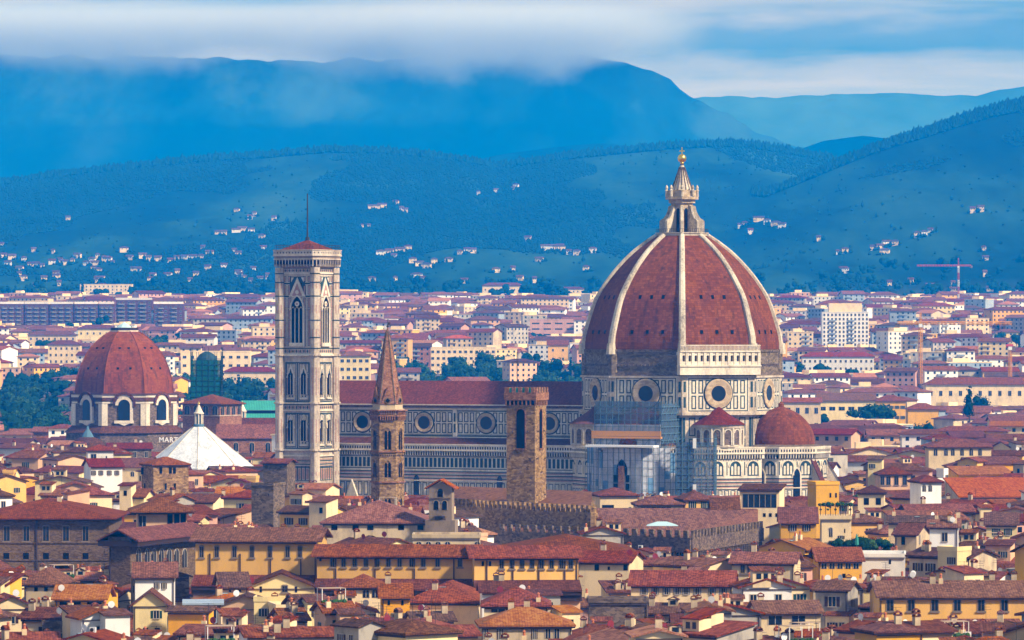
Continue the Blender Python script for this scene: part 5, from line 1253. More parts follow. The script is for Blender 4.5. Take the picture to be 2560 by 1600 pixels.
# ------------------------------------------------------------------ buildings that the photograph singles out
S_, SD, SG = 'stone', 'stone_dark', 'stone_grey'
t, wl, rf, F_ = named(-70, 272, 1298, 19, 32, 'hip', 3.6, 'x', 'palace_stone', 'roof_rust', 0, 'great brown stone palace with rows of square windows under a wide tiled roof', 'palace', name='palace', vis=1428, ov=1.6,
      rows=[('f', [17, 66, 115, 165, 214], 1317, 1352, 15, 'stonewin'), ('f', [16, 65, 115, 165, 214], 1382, 1399, 14, 'dark')], items=[('chimney', .2, -.3)])
b = MB()
for zz in (14.0, 10.4): F_['f'].box(b, -.1, F_['f'].L+.15, zz, zz+.3, .2)
for q in range(9): F_['f'].box(b, F_['f'].L-(1.1 if q % 2 else .8), F_['f'].L+.12, 6+q*1.45, 7.1+q*1.45, .14)
b.build('string_course', 'palace_stone', wl)
b = MB(); F_['f'].box(b, (90+70)/342*F_['f'].L, (90+70)/342*F_['f'].L+.3, 4, 18.8, .25); b.build('drainpipe', 'pipe', wl)
t, wl, rf, F_ = named(272, 327, 1352, 20, 33, 'flat', 0, 'x', 'palace_stone', 'roof_plum', -18.6, 'low stone palace with a heavy dark cornice and narrow arched windows', 'palace', name='palace', vis=1418)
# named() puts the middle of the front on the line; swing windows onto the long right-hand side
for i, px in enumerate((346, 368, 384, 403, 422, 441, 461)):
    u, z1 = on_wall(t, F_['r'], px, 1372); _, z0 = on_wall(t, F_['r'], px, 1418)
    if 0 < u < F_['r'].L: window(wl, F_['r'], u, z0, 1.9, z1-z0, 'arch')
b = MB(); gable_roof(b, -3.0, 3.0, -16.5, 16.5, 20.4, 1.5, 'y', 1.1); b.build('roof', 'roof_plum', t)
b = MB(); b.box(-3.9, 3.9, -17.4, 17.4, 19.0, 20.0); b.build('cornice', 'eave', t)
PROT.append((272, 480, 1415, 860))
named(345, 467, 1281, 24, 12, 'hip', 2.4, 'x', 'peach', 'roof_rust', 6, 'square rooftop loggia with hipped roof above the dark corniced palace', rows=[('f', [356], 1289, 1322, 20, 'wide'), ('f', [425, 442, 458], 1286, 1325, 14, 'dark')], vis=1328, name='rooftop_loggia', cat='loggia', ov=1.6)
named(385, 470, 1163, 24, 9, 'hip', 1.8, 'x', 'stone', 'roof_rust', 24, 'brown stone tower house with rusty roof just below the white pyramid roof', 'tower house', name='tower_house', rows=[('f', [402, 426, 436], 1168, 1184, 8, 'dark'), ('f', [414, 437], 1208, 1224, 5, 'dark'), ('l', [356], 1168, 1186, 20, 'dark'), ('l', [362], 1208, 1220, 9, 'dark')], vis=1232)
named(220, 283, 1127, 24, 9, 'hip', 1.5, 'x', 'white', 'roof_rust', 8, 'small white cube house with a picture window below the red chapel dome', rows=[('f', [234], 1135, 1147, 14, 'wide'), ('f', [266], 1140, 1147, 4, 'dark')], vis=1155)
named(228, 305, 1166, 22, 10, 'gable', 1.8, 'x', 'white', 'roof_plum', 16, 'white house with brown shuttered windows and blank gable end', rows=[('f', [234, 252, 273, 292], 1176, 1188, 6, 'brown')], vis=1200)
named(628, 684, 1215, 24, 6.5, 'flat', 0, 'x', SG, 'roof_red', -20, 'roofless medieval brick tower stump beside yellow houses', 'tower', name='tower_stump', rows=[('f', [645, 672], 1235, 1239, 3, 'dark'), ('r', [698], 1277, 1297, 5, 'arch')], vis=1310)
named(657, 718, 1158, 26, 7, 'gable', .8, 'x', SG, 'roof_red', -14, 'broad brown brick tower stump at the foot of the marble bell tower', 'tower', name='tower_stump', vis=1200)
# the two yellow wings of the long gallery
g1 = named(488, 792, 1352, 22, 16, 'gable', 1.7, 'x', 'ochre', 'roof_red', -4, 'tall ochre gallery wing with seven upright windows under a long red roof', 'gallery wing', name='gallery_wing', vis=1452, rows=[('f', [504, 542, 586, 630, 675, 719, 750], 1367, 1393, 10, 'stonewin')], ov=1.0)
g2 = named(792, 1186, 1390, 20, 13, 'gable', 1.4, 'x', 'ochre', 'roof_red', -3.5, 'long ochre gallery wing with a row of small dark windows', 'gallery wing', name='gallery_wing', vis=1452, rows=[('f', [801], 1391, 1403, 5, 'dark'), ('f', [831, 859, 887, 915, 943, 971, 999, 1029, 1058, 1094, 1150], 1396, 1417, 9, 'stonewin')], ov=1.0)
g3 = named(1186, 1446, 1393, 20, 13, 'gable', 1.4, 'x', 'ochre', 'roof_red', 5.2, 'end wing of the ochre gallery bending back towards the crenellated fortress', 'gallery wing', name='gallery_wing', vis=1450, rows=[('f', [1207, 1225], 1404, 1415, 5, 'dark'), ('f', [1254, 1280, 1305, 1330, 1354, 1379, 1403, 1427], 1400, 1421, 8, 'stonewin')], ov=1.0)
for t, wl, rf, F_ in (g1, g2, g3):
    for u in ((F_['f'].L*q) for q in (.12, .37, .62, .87)):
        b = MB(); F_['f'].box(b, u-.1, u+.1, 8, F_['f'].L and (t.location.z + 19.8), .2, -.04); b.build('drainpipe', 'pipe', wl)
    zc = 16.2
    b = MB(); L = F_['f'].L
    b.add([F_['f'].p(-.2, .0, zc), F_['f'].p(L+.2, .0, zc), F_['f'].p(L+.2, 4.2, zc-1.5), F_['f'].p(-.2, 4.2, zc-1.5), F_['f'].p(-.2, .0, zc-.3), F_['f'].p(L+.2, .0, zc-.3), F_['f'].p(L+.2, 4.2, zc-1.8), F_['f'].p(-.2, 4.2, zc-1.8)], [(3,2,1,0),(4,5,6,7),(7,6,2,3),(0,4,7,3),(1,2,6,5)])
    b.build('lean_to_roof', 'roof_plum', t)
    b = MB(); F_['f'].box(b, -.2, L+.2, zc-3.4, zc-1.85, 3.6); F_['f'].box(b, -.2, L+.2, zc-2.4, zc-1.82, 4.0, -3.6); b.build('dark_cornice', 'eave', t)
    b = MB(); F_['f'].box(b, 0, L, 0, zc-3.4, 3.0); lw = b.build('lower_wall', 'peach', t)
    for j in range(int(L/7)):
        w2 = Wall(*F_['f'].p(0, 3.0, 0)[:2], *F_['f'].p(L, 3.0, 0)[:2]); window(lw, w2, 3.5+j*7, 6.4, 1.7, 4.2, 'stonewin')
named(806, 1068, 1309, 20, 22, 'hip', 4.0, 'x', 'sand', 'roof_rust', -2, 'pale church side wall with deep square windows under a large rusty roof', 'church', name='church', vis=1342, rows=[('f', [836, 889, 926, 1003, 1051], 1308, 1325, 14, 'dark')])
t, wl, rf, F_ = named(1032, 1200, 1345, 18.5, 10, 'flat', 0, 'x', 'sand', 'roof_red', 0, 'terrace house with green arched windows and balustrade below the bell gable', rows=[('f', [1047, 1071, 1095, 1119, 1201-8], 1354, 1375, 14, 'arch')], vis=1376)
named(1270, 1592, 1386, 18, 30, 'hip', 2.6, 'x', 'sand', 'roof_rust', 3, 'vast low hipped roof between the gallery and the crenellated fortress', 'hall', name='hall', vis=1392)
named(1443, 1572, 1406, 17, 14, 'gable', 1.5, 'x', 'cream', 'roof_red', -12, 'cream house with a long stained side wall right of the ochre gallery', rows=[('f', [1492, 1564], 1411, 1426, 10, 'dark'), ('f', [1522], 1416, 1425, 5, 'dark')], items=[('chimney', -.3, .1), ('red_satellite_dish', .9, -.5)], vis=1452)
named(1578, 1830, 1464, 15, 13, 'gable', 2.0, 'x', 'cream', 'roof_red', -5, 'long cream house with eight grey shuttered windows below the round fortress wall', rows=[('f', [1610, 1638, 1666, 1693, 1715, 1743, 1780, 1808], 1466, 1486, 9, 'grey')], items=[('chimney', .0, .3), ('antenna', .45, 0), ('antenna', -.2, 0)], vis=1505)
named(1830, 1985, 1408, 17, 12, 'gable', 1.5, 'x', 'cream', 'roof_red', -9, 'cream house with three grey framed windows and tall black flue', rows=[('f', [1857, 1873, 1889], 1412, 1432, 9, 'stonewin')], vis=1440, items=[('chimney', -.4, 0)])
named(1473, 1620, 1507, 14, 7, 'flat', 0, 'x', SD, 'roof_red', 0, 'blank dark stone wall of an unfinished tower with a small glass pyramid behind', 'tower', name='tower_stump', vis=1560)
named(1897, 2052, 1532, 13, 9, 'gable', 1.5, 'x', 'cream', 'roof_rust', 7, 'cream penthouse with two wide dark windows beside a tall dark shutter', rows=[('f', [1938, 1996], 1536, 1562, 34, 'wide')], items=[('chimney', -.7, .5)], vis=1590)
named(2198, 2610, 1493, 15, 16, 'gable', 2.0, 'x', 'ochre', 'roof_rust', 1, 'long deep ochre house with five tall dark windows and white chimneys', rows=[('f', [2225, 2278, 2337, 2393, 2453, 2511], 1500, 1527, 14, 'stonewin')], items=[('chimney', .45, .1), ('chimney', .72, .1), ('chimney_pot', -.2, -.2), ('chimney', -.3, -.2), ('antenna', .1, 0)], vis=1552)
named(1850, 1948, 1226, 22.5, 14, 'shed', .8, 'x', 'cream', 'roof_brown', -8, 'cream attic house with one huge glazed opening below the apse', rows=[('f', [1899], 1235, 1269, 84, 'wide'), ('f', [1868, 1889, 1911, 1926, 1942], 1283, 1292, 7, 'dark')], vis=1294)
named(1594, 1708, 1263, 19, 10, 'hip', 1.8, 'x', 'cream', 'roof_red', 4, 'cream house with a deep dark loggia below the blue scaffolding', rows=[('f', [1640], 1268, 1296, 76, 'wide'), ('f', [1700], 1280, 1290, 5, 'dark')], vis=1308)
named(1500, 1594, 1240, 19.5, 10, 'hip', 1.6, 'x', 'cream', 'roof_red', 10, 'cream house with arched openings and porch under the tarpaulins', rows=[('f', [1575, 1588], 1267, 1289, 9, 'arch'), ('f', [1520], 1262, 1290, 30, 'dark')], vis=1292)
named(1713, 1780, 1251, 20, 8, 'hip', 1.8, 'x', 'ochre', 'roof_rust', 12, 'square ochre tower house with one dark window right of the dark loggia', rows=[('f', [1731, 1762, 1772], 1254, 1272, 9, 'green')], vis=1314)
named(1782, 1846, 1278, 18, 10, 'gable', 2.6, 'x', 'cream', 'roof_brown', 0, 'cream house with arched door between ochre tower and glazed attic', rows=[('f', [1784+6, 1802, 1817, 1832], 1284, 1302, 5, 'dark')], vis=1310)
t, wl, rf, F_ = named(2040, 2098, 1212, 25, 6, 'flat', 0, 'x', 'yellow', 'roof_red', 14, 'tall narrow yellow tower house with white roof terrace beside the apse', 'tower house', name='tower_house', rows=[('f', [2076, 2090], 1232, 1244, 5, 'dark'), ('f', [2076], 1262, 1270, 5, 'dark')], vis=1300)
t, wl, rf, F_ = named(2050, 2128, 1298, 20.5, 8, 'flat', 0, 'x', 'cream', 'roof_red', -4, 'smooth cream tower with vine pergola on its flat top', 'tower house', name='tower_house', rows=[('f', [2077], 1319, 1342, 7, 'arch'), ('f', [2077], 1353, 1362, 14, 'arch'), ('f', [2052, 2103], 1339, 1347, 8, 'brown'), ('f', [2112], 1322, 1332, 3, 'dark')], vis=1378)
b = MB()
for i in range(7): b.tube((-3+i, -3.4, 21.2), (-3+i, -3.4, 23.2), .07, 5); b.tube((-3+i, 3.0, 21.2), (-3+i, 3.0, 23.2), .07, 5)
for i in range(7): b.tube((-3+i, -3.6, 23.2), (-3+i, 3.4, 23.2), .06, 4)
b.tube((-3.2, -3.4, 23.1), (3.2, -3.4, 23.1), .07, 4); b.build('pergola', 'shutter_brown', t)
named(1952, 2040, 1306, 18, 10, 'gable', 2.8, 'x', 'yellow', 'roof_plum', -2, 'deep yellow house with brown windows left of the smooth cream tower', rows=[('f', [1981, 2016], 1309, 1327, 9, 'brown')], vis=1344)
named(2238, 2290, 1336, 17, 8, 'gable', 1.8, 'x', 'sand', 'roof_red', -24, 'small house with a vivid yellow flank and grey stained front', rows=[('f', [2258], 1342, 1362, 10, 'dark'), ('r', [2299], 1337, 1360, 4, 'grey')], vis=1372)
named(2466, 2542, 1311, 16, 9, 'gable', 2.2, 'x', 'pale_yellow', 'roof_brown', -6, 'pale yellow house with two square green shuttered windows', rows=[('f', [2490, 2520], 1322, 1338, 9, 'green')], vis=1346)
named(2322, 2478, 1119, 24, 12, 'hip', 2.2, 'x', 'cream', 'roof_rust', 0, 'cream hall with a row of tall arched windows near the crooked pink roofs', rows=[('f', [2339, 2365, 2382, 2405, 2428, 2450], 1122, 1139, 8, 'arch')], vis=1140)
named(2200, 2276, 1187, 19, 10, 'hip', 2.0, 'x', 'peach', 'roof_red', 4, 'peach house with curtained square windows under a hipped roof', rows=[('f', [2206, 2221, 2241, 2262], 1191, 1212, 9, 'stonewin')], vis=1224)
named(2302, 2354, 1206, 22.5, 8, 'hip', 1.4, 'x', 'white', 'roof_rust', 14, 'tall whitewashed tower house with a pair of arched openings', 'tower house', name='tower_house', rows=[('f', [2310, 2325], 1212, 1229, 9, 'arch')], vis=1258)
named(2145, 2210, 1234, 20, 9, 'hip', 1.6, 'x', 'cream', 'roof_brown', -6, 'pale cube house with two dark windows right of the yellow tower house', rows=[('f', [2166, 2196], 1246, 1262, 12, 'dark')], vis=1284)
t, wl, rf, F_ = named(2140, 2262, 1393, 16, 12, 'flat', 0, 'x', 'white', 'roof_red', -5, 'long white walled house carrying a rooftop garden of shrubs', vis=1440, rows=[('f', [2225], 1400, 1410, 6, 'dark')])
GARDEN = t
named(2045, 2155, 1402, 16, 11, 'gable', 2.0, 'x', 'yellow', 'roof_rust', 3, 'yellow house with a glazed green balcony left of the rooftop garden', rows=[('f', [2060, 2080, 2100, 2120, 2140], 1408, 1422, 13, 'wide'), ('f', [2110], 1435, 1445, 8, 'dark')], vis=1448)
named(2400, 2640, 1243, 17, 26, 'shed', 3.8, 'x', 'sand', 'roof_orange', 3, 'large low hall under a single sheet of bright orange-red roof', 'hall', name='hall', vis=1246)
named(954, 1025, 1493, 15, 9, 'gable', 1.8, 'x', 'gold', 'roof_rust', 3, 'vivid golden yellow house with two small windows and air conditioners', rows=[('f', [972, 1006], 1500, 1513, 5, 'dark'), ('f', [968, 982, 1000, 1012], 1535, 1545, 6, 'stonewin')], items=[('chimney', -.5, 0)], vis=1546)
named(855, 950, 1470, 15.5, 9, 'hip', 1.8, 'x', 'cream', 'roof_rust', -2, 'cream house with arched veranda and white awning left of the golden house', rows=[('f', [880, 915, 938], 1474, 1494, 14, 'arch')], vis=1500)
named(420, 523, 1530, 14.2, 3, 'shed', .5, 'x', 'gold', 'roof_brown', -10, 'long low orange-gold boundary wall house with slanting top', vis=1560)
named(333, 417, 1512, 15, 8, 'gable', 2.0, 'y', 'pale_yellow', 'roof_rust', 2, 'pale yellow gabled house with dark green shutters on one big window', rows=[('f', [391], 1526, 1546, 14, 'green'), ('f', [364, 393], 1568, 1579, 12, 'dark')], items=[('antenna', .2, -.5)], vis=1590)
named(137, 262, 1497, 15, 9, 'gable', 1.8, 'x', 'yellow', 'roof_orange', -3, 'yellow pavilion with bright red roof and shaded terrace openings', rows=[('f', [158, 193, 227, 245], 1502, 1515, 18, 'dark')], items=[('satellite_dish', -.8, -.6)], vis=1516)
named(1205, 1430, 1567, 12.5, 12, 'hip', 2.4, 'x', 'sand', 'roof_orange', 3, 'sand coloured top storey with slim posts beneath a bright orange-red hip roof', rows=[('f', [1212, 1250, 1336], 1570, 1598, 8, 'brown'), ('f', [1370, 1392], 1572, 1596, 14, 'wide')], items=[('chimney', .05, .1), ('chimney', -.3, .2)], vis=1600)
named(1210, 1370, 1517, 14.5, 12, 'hip', 2.6, 'x', 'cream', 'roof_red', 0, 'house with a long dark glazed attic and a single tall flue', rows=[('f', [1245, 1282, 1318], 1518, 1531, 36, 'wide')], items=[('chimney_pot', .7, -.9), ('red_satellite_dish', -.5, .5), ('satellite_dish', .2, .5)], vis=1532)
named(1018, 1195, 1508, 13.5, 16, 'hip', 3.0, 'x', 'cream', 'roof_red', -8, 'broad worn red hipped roof with small skylights right of the golden house', items=[('skylight', -.1, -.5), ('skylight', -.5, -.5), ('chimney', -.3, -.6)], vis=1512)
named(555, 620, 1467, 15.5, 9, 'gable', 2.0, 'x', 'cream', 'roof_brown', 10, 'cream house with a brown roof below the tall ochre wing', rows=[('f', [575, 600], 1470, 1480, 5, 'dark')], vis=1482)
named(620, 786, 1468, 15, 11, 'gable', 2.2, 'y', 'pale_yellow', 'roof_brown', 2, 'pale yellow gable house with blue window and small arched hatch', rows=[('f', [652, 740], 1465, 1481, 6, 'dark'), ('f', [712], 1465, 1480, 12, 'stonewin')], items=[('red_satellite_dish', -.9, -.9)], vis=1482)
named(60, 150, 1463, 16, 12, 'hip', 2.4, 'x', 'sand', 'roof_red', -4, 'wide dark red roof with curtained attic below the stone palace', rows=[('f', [90, 115, 140], 1466, 1478, 10, 'dark')], vis=1482)
named(338, 437, 1432+10, 16.4, 10, 'gable', 2.0, 'x', 'white', 'roof_red', 4, 'blue-white house with grey shutters beside a dangling white dome', rows=[('f', [392, 410], 1458, 1472, 7, 'brown')], vis=1478)
named(464, 552, 1512, 15, 5, 'shed', .3, 'x', 'blue_grey', 'blue_grey', 4, 'blue-grey glazed roof conservatory with a flat pale top beside the gold wall', 'conservatory', name='conservatory', rows=[('f', [480, 504, 530], 1515, 1545, 22, 'wide')], vis=1545)
# ---- further town to the right of the dome and left of the bell tower
RS = 1
def far_named(px0, px1, pye, hb, d, kind, rise, wall, roof, label, floors, nw, cat='apartment block', name='apartment_block', ww=1.2, wh=1.5, wk='plain', rz=0.0, ground=True):
    Y = depth_for(pye, hb); w = (px1-px0)/F*Y/math.cos(R(rz)); z0 = base_z(Y)-3; X = ((px0+px1)/2-1280)/F*Y
    t, wl, rf, F_ = house(X - math.sin(R(rz))*d/2, Y+d/2, R(rz), w, d, hb+3, kind, rise, 'x', wall, roof, label, cat, None, name, z0, eave=False, ov=.9)
    fh = hb/floors
    for r in range(floors):
        for j in range(nw): window(wl, F_['f'], w*(j+.5)/nw, 3+r*fh+fh*.25, ww, wh, wk)
    OCC.append((X, Y+d/2, w, d, R(rz))); PROT.append((px0, px1, pye + (hb*.75)/Y*F, Y))
    return t, wl, rf, F_
t, wl, rf, F_ = far_named(2056, 2172, 782, 34, 16, 'flat', 0, 'white', 'roof_red', 'tall pale eleven storey apartment block with rows of small windows and balconies', 11, 12, wk='plain')
b = MB(); w_ = t.children[0]
for r in range(10):
    for q in (.22, .62): F_['f'].box(b, F_['f'].L*q-2.2, F_['f'].L*q+2.2, 3+r*3.1, 3+r*3.1+.9, 1.0)
b.build('balcony', 'blue_grey', t)
b = MB(); b.box(-12, 12, -6, 6, 37, 44); b.build('penthouse', 'cream', t)
far_named(2315, 2660, 962, 17, 14, 'hip', 4, 'cream', 'roof_red', 'very long cream palace with an unbroken row of dark framed windows', 2, 14, cat='palace', name='palace', ww=1.8, wh=2.8)
far_named(2006, 2185, 892, 15, 12, 'hip', 3, 'white', 'roof_red', 'long white building with a plum roof and a single line of windows', 3, 14)
far_named(2045, 2188, 1000, 15, 12, 'gable', 3.5, 'pale_yellow', 'roof_rust', 'broad house with two floors of glazed loggias below the round tree', 2, 6, ww=3.2, wh=2.0, wk='wide')
far_named(2192, 2264, 1003, 16, 12, 'hip', 3, 'yellow', 'roof_red', 'yellow house with loggia storey and green shutters', 3, 5, wk='green')
far_named(2270, 2346, 1024, 14, 12, 'hip', 3, 'yellow', 'roof_red', 'golden house with five dark loggia windows under a wide pyramid roof', 1, 6, ww=1.8, wh=2.0)
far_named(1960, 2052, 1005, 16, 12, 'gable', 2, 'cream', 'roof_rust', 'ochre cube with two tall windows just right of the drum', 2, 4, ww=1.8, wh=3)
far_named(1206, 1308, 714, 14, 14, 'hip', 3, 'cream', 'roof_plum', 'square cream villa with hipped roof standing alone above the town', 2, 7, cat='villa', name='villa')
far_named(1388, 1460, 722, 10, 10, 'hip', 2, 'cream', 'roof_plum', 'long cream villa among dark trees left of the great dome', 2, 7, cat='villa', name='villa')
far_named(848, 925, 890, 26, 14, 'hip', 3, 'pale_yellow', 'roof_red', 'pale yellow and blue apartment house right behind the bell tower', 5, 5, ww=2.0, wh=1.8)
far_named(1075, 1240, 870, 18, 14, 'flat', 0, 'cream', 'roof_red', 'long cream terrace block with balconies behind the brick spire', 4, 12, ww=1.8)
far_named(1370, 1420, 862, 18, 14, 'gable', 3, 'ochre', 'roof_red', 'orange gabled block left of the dome masonry', 3, 2)
far_named(1325, 1440, 800, 18, 20, 'flat', 0, 'pink', 'roof_red', 'reddish office block with horizontal dark window strips', 4, 4, ww=6, wh=1.2, wk='wide')
def slabs(t, F_, hb, fl, spots):
    w_ = F_['f']; fh = hb/fl
    for q in spots:
        b = MB()
        for r in range(fl): w_.box(b, w_.L*q-w_.L*.09, w_.L*q+w_.L*.09, 3+r*fh, 3+r*fh+1.0, 1.2)
        b.build('balcony', 'shutter_grey', t)
    b = MB(); w_.box(b, 0, w_.L, hb+3.75, hb+5.6, .3, -.1+2); b.build('roof_screen', 'white', t)
for px0, px1 in ((0, 60), (62, 122), (124, 184), (186, 246), (248, 286)):
    _t, _a, _b, _F = far_named(px0, px1-1, 762, 24, 16, 'flat', 0, 'flat_brick', 'roof_red', {0: 'first', 62: 'second', 124: 'third', 186: 'fourth', 248: 'fifth and narrowest'}[px0]+' block from the frame edge in a terrace of dark red brick flats', 7, 5, ww=1.6, wh=1.4)
    slabs(_t, _F, 24, 7, (.2, .5, .8))
_t, _a, _b, _F = far_named(290, 380, 752, 27, 18, 'flat', 0, 'flat_brick', 'roof_red', 'taller dark red brick block of flats behind the chapel dome', 8, 7, ww=1.6)
slabs(_t, _F, 27, 8, (.15, .45, .75))
_t, _a, _b, _F = far_named(384, 458, 762, 25, 18, 'flat', 0, 'flat_brick', 'roof_red', 'last dark red brick block of flats nearest the bell tower', 7, 6, ww=1.6)
slabs(_t, _F, 25, 7, (.25, .7))
far_named(70, 190, 838, 14, 12, 'hip', 3, 'cream', 'roof_plum', 'cream row of flats with plum roof below the red brick terrace', 3, 8)
far_named(120, 200, 862, 18, 13, 'hip', 3, 'cream', 'roof_plum', 'cream villa block with tall windows left of the chapel dome', 4, 6)
far_named(195, 290, 822, 12, 12, 'hip', 3, 'pale_yellow', 'roof_plum', 'pale yellow school with big plum hipped roof behind the chapel dome', 2, 6)
far_named(452, 625, 880, 22, 14, 'flat', 0, 'cream', 'roof_red', 'long flat roofed cream block with terraces behind the green scaffold tower', 4, 9, ww=2.2)
far_named(560, 690, 930, 14, 12, 'hip', 3, 'cream', 'roof_plum', 'cream house behind treetops left of the bell tower', 2, 7)
far_named(200, 330, 712, 14, 14, 'flat', 0, 'cream', 'roof_red', 'row of pale flats above the red brick terrace', 4, 12)
# ------------------------------------------------------------------ the rest of the old town, house by house
RF = random.Random(11)
def clear(X, Y, w, d):
    for x, y, w2, d2, rz in OCC:
        dx, dy = X-x, Y-y; c, s = math.cos(rz), math.sin(rz); lx, ly = dx*c+dy*s, -dx*s+dy*c
        if abs(lx) < w2/2+w*.5+.2 and abs(ly) < d2/2+d*.5+.2: return False
    c, s = math.cos(TH), math.sin(TH); dx, dy = X-DX, Y-DY; lx, ly = dx*c+dy*s, -dx*s+dy*c
    if -125 < lx < 54 and -52 < ly < 40: return False
    if math.hypot(X-CX, Y-CY) < 15: return False
    return True
def max_top(X, Y, w, d):
    'highest point that still leaves in view what the photograph shows behind'
    p0, p1 = 1280+(X-w*.45)/Y*F, 1280+(X+w*.45)/Y*F; m = 99.0; why = None
    for a, b_, pb, Yp in PROT:
        if Yp > Y+2 and a < p1 and b_ > p0:
            v = CZ-(pb-HY)/F*(Y-d/2)
            if v < m: m = v; why = pb
    return m
LM = [(44, 'the stone palace', 954), (400, 'the white pyramid roof', 1440), (311, 'the red chapel dome', 1750), (667, 'the roofless brick stumps', 1010), (640, 'the ochre gallery', 790), (766, 'the marble bell tower', 1359), (969, 'the brick spire', 1100), (1104, 'the bell gable', 905),
      (1316, 'the stone fortress tower', 1010), (1000, 'the ochre gallery', 785), (1540, 'the blank stone wall', 744), (1590, 'the scaffolded apse', 1310), (1820, 'the curved fortress corner', 960), (1962, 'the small tiled half dome', 1320), (2069, 'the yellow tower house', 1060), (2089, 'the smooth cream tower', 930),
      (2190, 'the rooftop garden', 850), (2328, 'the arched whitewashed tower', 1109), (2400, 'the long deep ochre house', 741), (2500, 'the orange-red hall roof', 1180), (2160, 'the umbrella pine', 2300), (2115, 'the eleven storey block', 3300), (2300, 'the yellow crane', 2500)]
WN = {'cream': 'cream', 'ochre': 'ochre', 'yellow': 'deep yellow', 'white': 'whitewashed', 'peach': 'peach', 'grey_plaster': 'grey stained', 'sand': 'sand coloured', 'gold': 'golden', 'pale_yellow': 'pale yellow', 'pink': 'dusty pink', 'stone': 'rubble stone', 'stone_grey': 'grey stone', 'brick_wall': 'brick', 'blue_grey': 'blue-grey'}
RN = {'gable': 'gabled', 'hip': 'hipped', 'shed': 'lean-to', 'flat': 'flat'}
USED = {}; CNT = {}
def where(px, py, Y, k=0):
    c = sorted(LM, key=lambda q: abs(q[0]-px)*1.0 + abs(q[2]-Y)*.35)[k]
    dx, dy = px-c[0], Y-c[2]
    side = 'left of' if dx < -45 else 'right of' if dx > 45 else ''
    dep = 'in front of' if dy < -60 else 'behind' if dy > 60 else 'beside'
    if side: return ('far ' if abs(dx) > 170 else 'well ' if abs(dx) > 110 else '')+side+' '+c[1]
    return ('far ' if abs(dy) > 260 and dep != 'beside' else '')+dep+' '+c[1]
def uniq(base, px, py, Y, feats, zone=None):
    zone = zone or 'among far roofs' if Y > 1560 else ['at the bottom edge', 'in the lowest rows', 'midway down', 'among upper roofs'][0 if py > 1560 else 1 if py > 1440 else 2 if py > 1300 else 3]
    n = lambda o: len(o.replace('-', ' ').split())
    for pre in ('', 'small ', 'plain ', 'weathered '):
        for k in range(len(LM)):
            for z_ in ('', ' '+zone):
                for f_ in feats:
                    o = f'{pre}{base} {f_} {where(px, py, Y, k)}{z_}'.replace('  ', ' ')
                    if o not in USED and 4 <= n(o) <= 16: USED[o] = 1; return o
    return ' '.join(f'{base} {feats[0]}'.split()[:16])
WALLS = ['cream']*7 + ['pale_yellow']*4 + ['ochre']*3 + ['yellow']*2 + ['sand']*2 + ['white']*5 + ['peach']*3 + ['grey_plaster']*3 + ['stone_grey', 'pink', 'gold']
RFS = ['roof_red']*5 + ['roof_rust']*4 + ['roof_brown']*4 + ['roof_plum']*3 + ['roof_orange']
NEARREST = []
